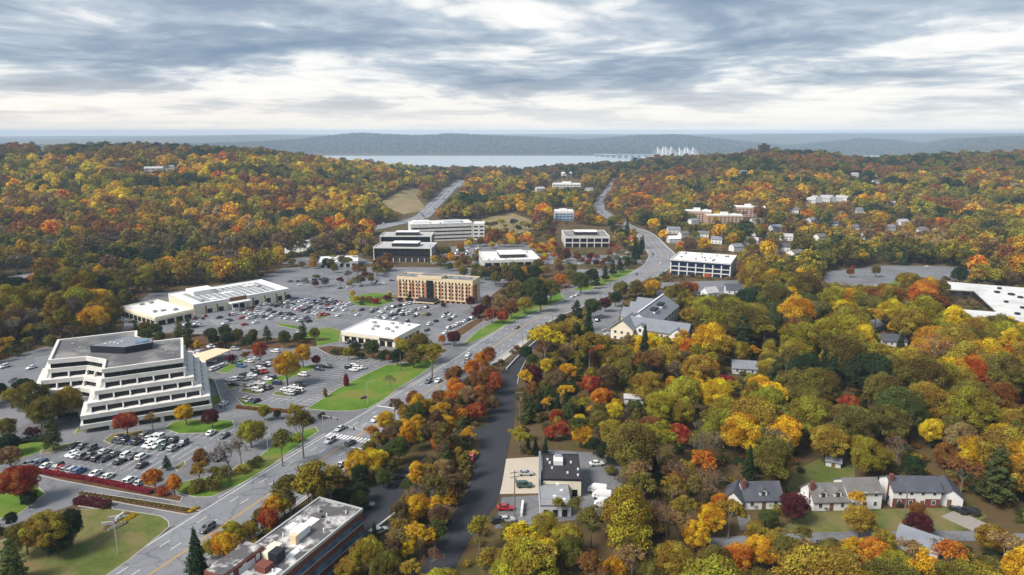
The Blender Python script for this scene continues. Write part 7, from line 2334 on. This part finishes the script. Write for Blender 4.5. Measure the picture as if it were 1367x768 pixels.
cars_px([(715, 376, Nv), (1045, 410, Wt), (1122, 410, Bk_)], (0, 352), 3.693, 60, 'parked behind the terraced office', 'cars parked behind the terraced office')
cars_px([(68, 576, Bk_), (88, 580, Gy), (155, 512, Wt), (20, 508, Wt)], (0, 352), 3.693, 75, 'standing in the lane beside the terraced office', 'cars parked beside the terraced office')
P4 = 'parked in the lot below the brick hotel'
G4 = 'cars parked at the hotel'
cars_px([(625, 212, 'silver'), (644, 208), (680, 222, Wt), (715, 205), (755, 226), (775, 222), (800, 218, Bk_), (820, 215), (840, 223), (870, 226, Wt), (740, 250), (770, 268, Wt), (820, 245, Bk_), (850, 240), (710, 265), (845, 286), (915, 245, Wt), (985, 245, Bk_), (1085, 256), (1103, 240),
         (1128, 244, Wt), (1152, 256, Wt), (1126, 276, Bk_), (1035, 286), (995, 306, Wt), (1270, 268, Wt), (1246, 276), (1220, 288, Wt), (1196, 300), (1170, 312), (1146, 322, Wt), (1120, 332), (975, 345, Bk_), (1095, 362), (690, 228, Wt), (895, 252)], *zC, 66, P4, G4, full=False)
cars_px([(150, 360, Wt), (205, 20, Wt), (85, 30), (150, 50), (660, 30), (745, 22), (676, 36)], *zC, 20, 'in the lane round the supermarket lot', 'cars parked at the supermarket', full=False)
# more of the crowded rows
for (p0, p1, n_, ang, pl, gr) in (((382, 397), (468, 408), 15, 56, P3, G3), ((374, 403), (452, 415), 12, 56, P3, G3), ((344, 404), (436, 421), 13, 56, P3, G3), ((302, 410), (416, 431), 13, 56, P3, G3),
                               ((492, 417), (558, 403), 9, 66, P4, G4), ((502, 425), (572, 410), 9, 66, P4, G4), ((545, 384), (640, 394), 0, 66, P4, G4), ((452, 385), (520, 378), 8, 30, 'parked behind the hotel', 'cars parked behind the hotel'), ((395, 376), (440, 372), 6, 20, 'parked behind the supermarket', 'cars parked behind the supermarket')):
    for i in range(n_):
        t = (i + rc.uniform(.2, .8)) / n_
        x, y, z = G(p0[0] + (p1[0] - p0[0]) * t, p0[1] + (p1[1] - p0[1]) * t, .6)
        if any((x - q[0]) ** 2 + (y - q[1]) ** 2 < 9 for q in CARXY): continue
        car(x, y, z, R(ang + rc.choice((0, 180)) + rc.uniform(-3, 3)), pl, gr, full=False, up=.05)
# lots among the far offices
for i in range(16):
    x, y, z = G(rc.uniform(605, 640), rc.uniform(331, 342), .5)
    car(x, y, z, R(70 + rc.uniform(-4, 4)), 'parked between the far offices', 'cars parked among the far offices', full=False, up=.06)
for px, py in ((690, 343), (700, 345), (730, 352), (745, 350), (760, 352), (775, 353), (820, 340), (832, 336), (838, 338), (826, 334), (440, 352), (452, 350), (410, 356), (466, 352)):
    x, y, z = G(px, py, .5)
    car(x, y, z, R(20 + rc.uniform(-5, 5)), 'parked on the yards behind the supermarket and far offices', 'cars parked among the far offices', full=False, up=.06)
# lodge, navy office, shop, houses, side road
for px, py, a, c_, k_, pl in ((798, 428, 60, 'black', 'suv', 'parked at the gabled lodge'), (803, 423, 60, 'silver', 'suv', 'parked at the gabled lodge'), (809, 441, 20, 'silver', 'sedan', 'at the porch of the gabled lodge'), (812, 446, 20, 'white', 'sedan', 'at the porch of the gabled lodge'),
                          (702, 632, 3, 'silver', 'sedan', 'on the pale forecourt of the dark roofed shop'), (700, 648, 2, 'green', 'suv', 'on the pale forecourt of the dark roofed shop'), (675, 678, 0, 'red', 'sedan', 'at the edge of the shop yard'), (666, 695, 10, 'black', 'sedan', 'in the shop yard'), (676, 694, 10, 'silver', 'sedan', 'in the shop yard'),
                          (797, 619, 10, 'white', 'sedan', 'on the asphalt beside the dark roofed shop'), (624, 626, 75, 'silver', 'sedan', 'parked on the verge of the side road'), (626, 618, 75, 'red', 'sedan', 'parked on the verge of the side road'), (631, 610, 75, 'red', 'suv', 'parked on the verge of the side road'),
                          (488, 675, 0, 'grey', 'suv', 'in the dark car park beside the brick office'), (532, 637, 15, 'black', 'sedan', 'alone in the dark car park between the trees'), (507, 709, 40, 'silver', 'sedan', 'half hidden beside the brick office'),
                          (1279, 681, 120, 'black', 'sedan', 'on the pale driveway'), (1295, 683, 120, 'black', 'suv', 'on the pale driveway'), (1160, 440, 20, 'white', 'sedan', 'behind the house in the wood'), (1238, 356.5, 10, 'white', 'sedan', 'crossing the school car park'), (1262, 371, 15, 'black', 'suv', 'parked by the school lawn'), (1266, 373, 15, 'black', 'sedan', 'parked by the school lawn'), (1213, 404, 150, 'white', 'suv', 'on the school drive'), (1140, 357, 20, 'red', 'van', 'parked at the edge of the school car park'), (1318, 371, 10, 'white', 'sedan', 'parked near the school'), (1306, 369, 10, 'silver', 'sedan', 'parked near the school')):
    x, y, z = G(px, py, .6)
    car(x, y, z, R(a), pl, 'cars ' + pl, kind=k_, colour=c_, up=.07)
for px, py, a in ((797, 653, 168), (803, 661, 168), (806, 672, 170)):
    x, y, z = G(px, py, 1)
    car(x, y, z, R(a), 'parked in a row behind the shop annex', 'work vans behind the shop', kind='van', colour='white', up=.06)
x, y, z = G(1072, 665, 1.2)
car(x, y, z, R(110), 'standing beside the dormered cottage', None, kind='van', colour='white', up=.03)
x, y, z = G(779, 436, 1.2)
car(x, y, z, R(-18), 'parked as a shuttle by the trees at the gabled lodge', None, kind='van', colour='white', up=.06)
for px, py in ((888, 389), (898, 390), (908, 389), (920, 390), (930, 388), (942, 387), (955, 385), (895, 394), (915, 395), (937, 393)):
    x, y, z = G(px, py, .6)
    car(x, y, z, R(60), 'parked below the navy glass office', 'cars parked at the navy office', full=False, up=.06)


# moving traffic
def on_road(rd_, px, py, place, group, snap=None, kind=None, colour=None, full=True, dz=None):
    x, y, z = G(px, py, .6)
    d, off = rd_.near(x, y)
    if snap is not None:
        off = min(snap, key=lambda q: abs(q - off))
    x, y, z, a = rd_.at(d, off)
    car(x, y, z, a + (math.pi if off < 0 else 0), place, group, kind, colour, full, up=(rd_.dz + .02))


lanes = (-8.6, -5.3, -1.9, 1.9, 5.3, 8.6)
TRF = 'driving on the main road'
for px, py, k_, c_ in ((273, 705, 'suv', 'grey'), (439, 570, 'sedan', 'silver'), (436, 588, 'suv', 'silver'), (468, 592, 'suv', 'grey'), (463, 621, 'sedan', 'silver'), (545, 532, 'sedan', 'black'), (568, 509, 'suv', 'grey'), (581, 508, 'sedan', 'white'), (592, 494, 'sedan', 'grey'),
                       (620, 482, 'suv', 'grey'), (624, 474, 'sedan', 'white'), (619, 496, 'sedan', 'white'), (712, 440, 'sedan', 'black'), (500, 560, 'sedan', 'white'), (760, 396, 'sedan', 'white'), (766, 394, 'suv', 'white'), (848, 366, 'sedan', 'grey'), (880, 352, 'sedan', 'white'), (872, 340, 'sedan', 'black'), (815, 392, 'sedan', 'grey'), (690, 437, 'sedan', 'grey')):
    on_road(main, px, py, TRF, 'traffic on the main road', lanes, k_, c_)
for i in range(14):
    d = rc.uniform(760, 1500)
    x, y, z, a = main.at(d, rc.choice((-5, -2.5, 2.5, 5)))
    car(x, y, z, a, 'small on the far stretch of the main road', 'traffic on the far main road', full=False, up=.15)
L_ = hwy.acc[-1]
for i in range(34):
    d = rc.uniform(120, L_ - 40)
    off = rc.choice((-9.5, -5.5, -2.5, 2.5, 5.5, 9.5))
    x, y, z, a = hwy.at(d, off)
    car(x, y, z, a, 'driving on the highway below the hill', 'traffic on the highway', kind=rc.choice(('sedan', 'suv', 'suv', 'van')), full=False, up=.55)

# ================================================================== markings of the lots
def stalls(p0, p1, ang, pitch=2.7, length=5.0, both=True, m='paint_white', skip=0.0):
    """painted bays along a row given by two picture points"""
    a = Vector(G(*p0)[:2]); b_ = Vector(G(*p1)[:2])
    L = (b_ - a).length
    u = (b_ - a) / L
    d = Vector((math.cos(R(ang)), math.sin(R(ang))))
    mb = MB()
    s_ = max(0.3, abs(u.x * d.y - u.y * d.x))
    n = int(L * s_ / pitch)
    for i in range(n + 1):
        c = a + u * (L * i / max(n, 1))
        q0 = c - d * length if both else c
        q1 = c + d * length
        w = Vector((-d.y, d.x)) * 0.07
        mb.poly([(*(k_), float(base(k_.y)) + 0.06) for k_ in (q0 - w, q1 - w, q1 + w, q0 + w)])
    o = mb.build('bay_markings', M[m])
    tag(o, 'painted parking bay lines', kind='structure')


for p0, p1, a in (((158, 590), (262, 606), 80), ((96, 602), (214, 624), 80), ((36, 620), (192, 646), 80), ((236, 573), (302, 580), 80)):
    stalls(p0, p1, a, both=True if p0[0] > 60 else False)
stalls((36, 620), (192, 646), 80, both=False)
for p0, p1, a, bo in (((414, 541), (512, 491), -18, False), ((372, 532), (486, 484), -18, True), ((352, 512), (424, 486), -18, True), ((312, 516), (366, 480), -18, True), ((330, 536), (424, 538), 62, False), ((440, 476), (506, 481), 70, True)):
    stalls(p0, p1, a if bo else a + 180 if a < 0 else a, both=bo)
for p0, p1 in (((385, 400), (470, 410)), ((372, 406), (455, 418)), ((345, 407), (440, 424)), ((300, 412), (420, 434)), ((250, 424), (330, 440)), ((230, 420), (300, 430))):
    stalls(p0, p1, 56)
for p0, p1 in (((490, 420), (560, 405)), ((500, 428), (575, 412)), ((560, 436), (620, 414)), ((590, 445), (640, 424))):
    stalls(p0, p1, 66)
stalls((302, 492), (318, 484), 68, 2.7, 5, False, 'paint_blue')
# crossings and stop lines on the main road
d0, _ = main.near(*G(458, 584)[:2])
cb = MB()
for i in range(15):
    o_ = -9.6 + i * 1.35
    q = [main.at(d0 + e, o_ + w_) for e, w_ in ((-1.7, -.33), (-1.7, .33), (1.7, .33), (1.7, -.33))]
    cb.poly([(a_[0], a_[1], a_[2] + .13) for a_ in q])
cb.build('zebra_crossing', M['paint_white'], main.o)
for dd, o0, o1 in ((d0 + 30, -10, 0), (d0 - 6, 0.5, 10)):
    cb = MB()
    q = [main.at(dd + e, w_) for e, w_ in ((-.3, o0), (-.3, o1), (.3, o1), (.3, o0))]
    cb.poly([(a_[0], a_[1], a_[2] + .13) for a_ in q]).build('stop_line', M['paint_white'], main.o)
# pale concrete kerb and pavement strips along the main road
def kerb_strip(rd_, d0, d1, off, w, name, label, m='kerb', up=.14, rel=None):
    b = MB()
    n = int((d1 - d0) / 6)
    A = []
    for i in range(n + 1):
        d = d0 + (d1 - d0) * i / n
        hw = np.interp(d, rd_.acc, rd_.line[:, 2])
        oo = (hw + off) if off > 0 else (-hw + off)
        sg = 1 if off > 0 else -1
        a_ = rd_.at(d, oo); c_ = rd_.at(d, oo + sg * w)
        A.append((a_, c_))
    for (a_, c_), (e_, f_) in zip(A, A[1:]):
        b.hexa([(a_[0], a_[1], a_[2] - .1), (e_[0], e_[1], e_[2] - .1), (f_[0], f_[1], f_[2] - .1), (c_[0], c_[1], c_[2] - .1),
                (a_[0], a_[1], a_[2] + up + .1), (e_[0], e_[1], e_[2] + up + .1), (f_[0], f_[1], f_[2] + up + .1), (c_[0], c_[1], c_[2] + up + .1)])
    tag(b.build(name, M[m]), label, kind='structure')


def dist_of(px, py):
    return main.near(*G(px, py)[:2])[0]


for a_, b_ in (((284, 664), (426, 578)), ((494, 546), (588, 485)), ((618, 466), (752, 401)), ((792, 391), (852, 358)), ((862, 340), (826, 299))):
    kerb_strip(main, dist_of(*a_), dist_of(*b_), -0.02, 0.5 if a_[0] < 850 else 1.0, 'kerb', 'pale kerb along the main road')
for a_, b_ in (((330, 730), (470, 625)), ((480, 615), (700, 470)), ((706, 462), (800, 402)), ((830, 388), (880, 366)), ((902, 340), (850, 306))):
    kerb_strip(main, dist_of(*a_), dist_of(*b_), 0.02, 0.5 if a_[0] < 850 else 1.0, 'kerb', 'pale kerb on the wooded side of the main road')
kerb_strip(main, dist_of(668, 484), dist_of(722, 448), 0.6, 2.4, 'pavement', 'pale pavement between the main road and the side road', 'concrete', .12)

# ================================================================== street furniture
def lamp_post(px, py, h, label, arm=2.2, side_=1, group='street lamps'):
    x, y, z = G(px, py)
    rt = empty('street_lamp', (x, y, z), R(20))
    b = MB(); b.tube((0, 0, -.3), (0, 0, h), .13, .08, 8); b.build('post', M['galvanised'], rt)
    b = MB(); b.tube((0, 0, h - .1), (side_ * arm, 0, h + .35), .06, .05, 6); b.build('arm', M['galvanised'], rt)
    b = MB(); b.hexa([(side_ * arm - .1, -.18, h + .25), (side_ * (arm + .9), -.14, h + .28), (side_ * (arm + .9), .14, h + .28), (side_ * arm - .1, .18, h + .25), (side_ * arm - .1, -.14, h + .42), (side_ * (arm + .9), -.08, h + .40), (side_ * (arm + .9), .08, h + .40), (side_ * arm - .1, .14, h + .42)])
    b.build('lamp_head', M['grey_metal'], rt)
    tag(rt, label, 'street lamp', group)


for px, py, h, s_, lb in ((158, 740, 9, 1, 'tall grey street lamp on the lawn by the entrance sign'), (359, 616, 8.5, 1, 'grey street lamp on the verge above the car park'), (491, 539, 8.5, 1, 'grey street lamp on the bright lawn by the road'), (645, 447, 9, 1, 'grey street lamp on the grass bank below the red trees'),
                          (700, 419, 9, 1, 'grey street lamp on the grass bank above the red trees'), (800, 380, 9, 1, 'grey street lamp among the roadside evergreens'), (752, 398, 9, 1, 'grey street lamp at the hotel junction'), (870, 366, 9, -1, 'grey street lamp beside the navy office')):
    lamp_post(px, py, h, lb, side_=s_)


def pole(px, py, h, label, cross=True, m='wood_brown'):
    x, y, z = G(px, py)
    rt = empty('utility_pole', (x, y, z), R(15))
    b = MB(); b.tube((0, 0, -.5), (0, 0, h), .18, .12, 8); b.build('post', M[m], rt)
    if cross:
        for zz in (h - .6, h - 1.8):
            ubox('crossarm', rt, (0, 0, zz), (2.4, .14, .16), M[m])
        for xx in (-1.1, -.4, .4, 1.1):
            ubox('insulator', rt, (xx, 0, h - .4), (.1, .1, .24), M['siding_white'])
        b = MB(); b.tube((.32, 0, h - 3.4), (.32, 0, h - 2.3), .25, .25, 8); b.build('transformer', M['grey_metal'], rt)
    tag(rt, label, 'pole')


for px, py, h, lb, cr in ((687, 690, 13, 'tall pale utility pole beside the shop forecourt', True), (694, 566, 12, 'utility pole beside the side road below the dark hedge', True), (698, 470, 9, 'plain pole where the side road leaves the main road', False), (535, 496, 8, 'plain pole at the end of the bright lawn', False),
                          (659, 434, 9, 'plain pole between the two red trees', False), (737, 440, 9, 'thin pole on the wooded side of the main road', False), (773, 492, 13, 'utility pole among the dark conifers', True), (814, 396, 11, 'utility pole at the lodge junction', True), (1350, 640, 10, 'utility pole behind the tall pine', True), (1207, 690, 9, 'thin pole on the front lawn', False)):
    pole(px, py, h, lb, cr, 'bark_pale')


def signal(px, py, label, ang):
    x, y, z = G(px, py)
    rt = empty('traffic_signal', (x, y, z), R(ang))
    b = MB(); b.tube((0, 0, -.3), (0, 0, 6.2), .13, .1, 8); b.build('post', M['galvanised'], rt)
    b = MB(); b.tube((0, 0, 6), (6.5, 0, 6.4), .08, .06, 6); b.build('mast_arm', M['galvanised'], rt)
    for xx in (3.6, 6.2):
        hd = ubox('signal_head', rt, (xx, 0, 5.9), (.35, .3, 1.0), M['dark_metal'])
        for k_, zz in enumerate((.3, 0, -.3)):
            ubox('lens', hd, (0, -.55, zz), (.6, .12, .2), M[('lamp_red', 'paint_yellow', 'glass_blue')[k_]])
    tag(rt, label, 'traffic signal')


signal(432, 577, 'traffic signal on the verge beside the zebra crossing', -25)
signal(486, 598, 'traffic signal on the wooded side of the zebra crossing', 155)
signal(790, 394, 'traffic signal at the hotel junction', -25)


# ---------------------------------------------------- hedges, entrance sign, flower beds
def hedge(name, line, w, h, colour, label, dens=26.0, half=0.25):
    """clipped hedge along picture points"""
    P_, N_ = [], []
    pts = [Vector(G(*p)) for p in line]
    o = pts[0]
    for a, b_ in zip(pts, pts[1:]):
        L = (b_ - a).length
        n = int(L * (w + 2 * h) * dens)
        t = rng.random(n)
        s_ = rng.random(n) * (w + 2 * h)
        u = (b_ - a).normalized(); nn = Vector((u.y, -u.x, 0))
        lat = np.where(s_ < h, -w / 2, np.where(s_ > h + w, w / 2, s_ - h - w / 2))
        up = np.where(s_ < h, s_, np.where(s_ > h + w, w + 2 * h - s_, h))
        nl = np.where(s_ < h, -1.0, np.where(s_ > h + w, 1.0, 0.0)); nu = np.where((s_ >= h) & (s_ <= h + w), 1.0, 0.25)
        rel = a - o
        bump = 1 + 0.08 * np.sin(t * L * 1.7)
        P_.append(np.stack([rel.x + u.x * L * t + nn.x * lat, rel.y + u.y * L * t + nn.y * lat, rel.z + u.z * L * t + up * bump], 1) + rng.normal(0, .06, (n, 3)))
        q = np.stack([nn.x * nl, nn.y * nl, nu], 1) + rng.normal(0, .35, (n, 3))
        N_.append(q / np.linalg.norm(q, axis=1)[:, None])
    P_ = np.concatenate(P_); N_ = np.concatenate(N_)
    n = len(P_)
    me = leaf_mesh('leaves', P_, N_, half, rng.random(n), np.clip(rng.normal(.5, .2, n), 0, 1), M['leaf'])
    rt = empty(name, tuple(o))
    lf = link(bpy.data.objects.new('leaves', me), rt)
    lf.color = (*C[colour], 1)
    st = MB()
    for a, b_ in zip(pts, pts[1:]):
        u = (b_ - a).normalized(); nn = Vector((u.y, -u.x, 0)) * (w / 2 - .15)
        r0, r1 = a - o, b_ - o
        st.hexa([tuple(r0 - nn), tuple(r1 - nn), tuple(r1 + nn), tuple(r0 + nn)] + [tuple(q + Vector((0, 0, h - .15))) for q in (r0 - nn, r1 - nn, r1 + nn, r0 + nn)])
    st.build('stems', M['bark'], rt)
    tag(rt, label, 'hedge')


hedge('clipped_hedge', [(36, 628), (80, 636), (120, 642), (160, 650), (202, 660)], 1.3, 1.1, 'crimson', 'long clipped red hedge between the car park and the entrance drive')
hedge('clipped_hedge', [(103, 671), (124, 674), (145, 678)], 2.6, 1.5, 'maroon', 'dark maroon clipped hedge behind the entrance sign')
hedge('dark_hedge', [(0, 598), (40, 590), (76, 588)], 2.0, 1.2, 'dgreen', 'low dark hedge at the corner of the drive')
hedge('low_hedge', [(316, 545), (345, 548), (400, 552)], 1.2, 1.0, 'rust', 'low rusty hedge along the drive below the upper lot')


def mound(name, px, py, n, rx, ry, colour, label, half=.2, h=.45, group=None):
    x, y, z = G(px, py)
    a = rng.uniform(0, 6.28, n); r = np.sqrt(rng.random(n))
    P_ = np.stack([np.cos(a) * r * rx, np.sin(a) * r * ry, .2 + h * np.sqrt(np.clip(1 - r * r, 0, 1)) + rng.normal(0, .05, n)], 1)
    N_ = np.stack([np.cos(a) * r * .5, np.sin(a) * r * .5, np.ones(n)], 1) + rng.normal(0, .3, (n, 3))
    N_ /= np.linalg.norm(N_, axis=1)[:, None]
    me = leaf_mesh(name, P_, N_, half, rng.random(n), rng.random(n), M['leaf'])
    o = link(bpy.data.objects.new(name, me))
    o.location = (x, y, z); o.rotation_euler = (0, 0, R(60))
    o.color = (*colour, 1)
    tag(o, label, 'flower bed', group)


sheet('mulch_bed', [(137, 708), (142, 702), (160, 688), (172, 684), (176, 688), (170, 700), (150, 710)], M['mulch'], 0.19, 'dark mulch bed round the entrance sign', blk=False)
mound('yellow_flowers', 168.5, 693.5, 500, 2.8, 1.3, (0.62, 0.40, 0.01), 'bed of yellow flowers beside the entrance sign')
mound('white_flowers', 156, 704, 400, 2.6, .9, (0.42, 0.42, 0.30), 'bed of pale flowers in front of the entrance sign')
mound('yellow_flowers', 259, 681, 240, 1.6, .7, (0.62, 0.42, 0.01), 'small bed of yellow flowers at the tip of the median')
mound('pink_flowers', 486, 532, 300, 1.8, 1.1, (0.16, 0.05, 0.09), 'round bed of dark pink shrubs on the bright lawn')
for i in range(26):
    t = i / 25
    mound('border_plants', 108 + 140 * t, 659.5 + 22 * t, 60, .8, .55, (0.20, 0.16, 0.05), 'small clump of pale border plants in the entrance median', group='border plants in the entrance median')


def entrance_sign():
    x, y, z = G(150, 700)
    rt = empty('entrance_sign', (x, y, z + .15), R(14))
    rt.scale = (.68, .68, .68)
    def wl(p, q, h, t=.5):
        p = Vector(p); q = Vector(q); u = (q - p).normalized(); n = Vector((-u.y, u.x)) * t / 2
        b = MB(); b.hexa([(*(p - n), -.3), (*(q - n), -.3), (*(q + n), -.3), (*(p + n), -.3), (*(p - n), h), (*(q - n), h), (*(q + n), h), (*(p + n), h)])
        b.build('stone_wall', M['pale_grey_roof'], rt)
    wl((-3.4, -.4), (.9, -.6), 1.25); wl((-2.2, 3.4), (1.6, 3.6), 1.1); wl((.9, -.6), (3.2, 3.0), 1.0)
    b = MB(); b.hexa([(1.3, .2, 0), (3.4, 3.1, 0), (3.1, 3.3, 0), (1.0, .4, 0), (1.3, .2, 2.0), (3.4, 3.1, 2.6), (3.1, 3.3, 2.6), (1.0, .4, 2.0)])
    b.build('white_slab', M['siding_white'], rt)
    b = MB(); b.tube((2.55, 1.88, 1.5), (2.62, 1.83, 1.5), .34, .34, 14); b.build('emblem', M['dark_metal'], rt)
    tag(rt, 'low grey stone entrance sign with a white slab and round dark emblem', 'sign')


entrance_sign()


def carport():
    zg = G(275, 485)[2]
    a = Vector(gabs(262, 478, zg + 3.2)); b_ = Vector(gabs(292, 465, zg + 3.2))
    q = [Vector(gabs(*p, zg + 3.2)) for p in ((256, 474.5), (268, 484), (309, 467), (288, 465))]
    o = q[0]
    rt = empty('carport', (o.x, o.y, zg))
    lp = [(p.x - o.x, p.y - o.y) for p in q]
    if area2(lp) < 0: lp.reverse()
    MB().prism(lp, 3.0, 3.3, True, True).build('roof', M['cream'], rt)
    ins = offset_poly(lp, -.8)
    for i in range(4):
        for t in (0, .5):
            p = Vector(ins[i]).lerp(Vector(ins[(i + 1) % 4]), t)
            ubox('post', rt, (p.x, p.y, 1.3), (.25, .25, 3.6), M['galvanised'])
    tag(rt, 'long flat roofed carport beside the terraced office', 'carport')


carport()
# low wall along the office drive and garden walls
def wall_px(name, line, h, t, m, label):
    pts = [Vector(G(*p)) for p in line]
    b = MB()
    for a, c_ in zip(pts, pts[1:]):
        u = (c_ - a).normalized(); n = Vector((-u.y, u.x, 0)) * t / 2
        b.hexa([tuple(q - Vector((0, 0, .4))) for q in (a - n, c_ - n, c_ + n, a + n)] + [tuple(q + Vector((0, 0, h))) for q in (a - n, c_ - n, c_ + n, a + n)])
    tag(b.build(name, M[m]), label, 'wall')


wall_px('retaining_wall', [(286, 509), (291, 522), (298, 545)], 0.9, .4, 'concrete', 'low concrete wall along the lane beside the terraced office')
wall_px('retaining_wall', [(722, 451), (708, 463), (692, 477), (676, 494)], 0.9, .35, 'white_concrete', 'low white wall where the side road leaves the main road')
wall_px('garden_wall', [(696, 690), (698, 673)], 1.2, .6, 'white_concrete', 'short pale wall in front of the shop annex')
wall_px('retaining_wall', [(492, 714), (508, 704), (527, 689)], 1.0, .5, 'concrete', 'low pale wall beside the dark car park')

# ---------------------------------------------------- the bridge over the river
def bridge():
    mat('bridge_white', (0.80, 0.80, 0.80), 0.6, 0.03)
    mat('bridge_deck', (0.28, 0.33, 0.33), 0.8, 0.1)
    def wp(px, py):
        return Vector(gabs(px, py, WATER_Z + 4))
    A = wp(800, 208.3); B_ = wp(880, 213.6)
    u = (B_ - A).normalized()
    C_ = A + u * 3100
    n = Vector((-u.y, u.x))
    rt = empty('cable_bridge', (A.x, A.y, WATER_Z))
    tag(rt, 'pale twin cable stayed bridge crossing the river far away', 'bridge')
    def L3(p, z): return (p.x - A.x, p.y - A.y, z)
    L = (C_ - A).length
    t_mid = (B_ - A).length + 180
    for sd_ in (-1, 1):
        off = n * (sd_ * 32)
        b = MB()
        prev = None
        N = 40
        for i in range(N + 1):
            s_ = L * i / N
            zz = 14 + 24 * math.exp(-((s_ - t_mid) / 620.0) ** 2)
            p = A + u * s_ + off
            cur = [L3(p - n * 14, zz), L3(p + n * 14, zz), L3(p + n * 14, zz + 4), L3(p - n * 14, zz + 4)]
            if prev: b.hexa([prev[0], cur[0], cur[1], prev[1], prev[3], cur[3], cur[2], prev[2]])
            prev = cur
        b.build('deck', M['bridge_deck'], rt)
        for i in range(0, 34):
            s_ = L * i / 34
            if abs(s_ - t_mid) < 330: continue
            zz = 14 + 24 * math.exp(-((s_ - t_mid) / 620.0) ** 2)
            p = A + u * s_ + off - Vector((A.x, A.y))
            ubox('pier', rt, (p.x, p.y, zz / 2 - 4), (8, 20, zz + 8), M['bridge_deck'], math.atan2(u.y, u.x))
        for e in (-125, 125):
            c0 = A + u * (t_mid + e) + off
            for k_ in (-1, 1):
                b = MB()
                b.tube(L3(c0 + n * (k_ * 13), -6), L3(c0 + n * (k_ * 22), 96), 3.6, 2.4, 6)
                b.build('tower', M['bridge_white'], rt)
                b = MB()
                for q in range(1, 9):
                    for dr in (-1, 1):
                        p = A + u * (t_mid + e + dr * q * 14) + off + n * (k_ * 14)
                        b.tube(L3(c0 + n * (k_ * (20 + .55 * q)), 58 + 4.2 * q), L3(p, 40), .5, .55, 3, False)
                tag(b.build('cables', M['bridge_white'], rt), kind='stuff')


bridge()

# ---------------------------------------------------- air
hm = bpy.data.materials.new('air')
hm.use_nodes = True
_t = NT(hm.node_tree)
_v = _t.n('ShaderNodeVolumePrincipled', ins={'Color': (0.60, 0.79, 1.0, 1), 'Density': 0.000088, 'Anisotropy': 0.0})
_o = _t.n('ShaderNodeOutputMaterial')
_t.t.links.new(_v.outputs[0], _o.inputs['Volume'])
b = MB(); b.box(-20600, 20600, -450, 17400, WATER_Z - 17, 122)
tag(b.build('haze', hm), 'thin pale blue autumn haze filling the valley', kind='stuff')
_cx = np.array(CARXY)
for rt_, x, y, what, place in ALLC:          # say what each car stands beside
    dd = np.hypot(_cx[:, 0] - x, _cx[:, 1] - y)
    near_ = [ALLC[int(j)] for j in np.argsort(dd)[1:5] if dd[j] < 9 and ALLC[int(j)][3] != what]
    if near_ and 'driving' not in place:
        lab = f'{what} beside a {near_[0][3]} {place}'
        if len(lab.split()) <= 16: rt_['label'] = lab
print('CARS', NCAR)
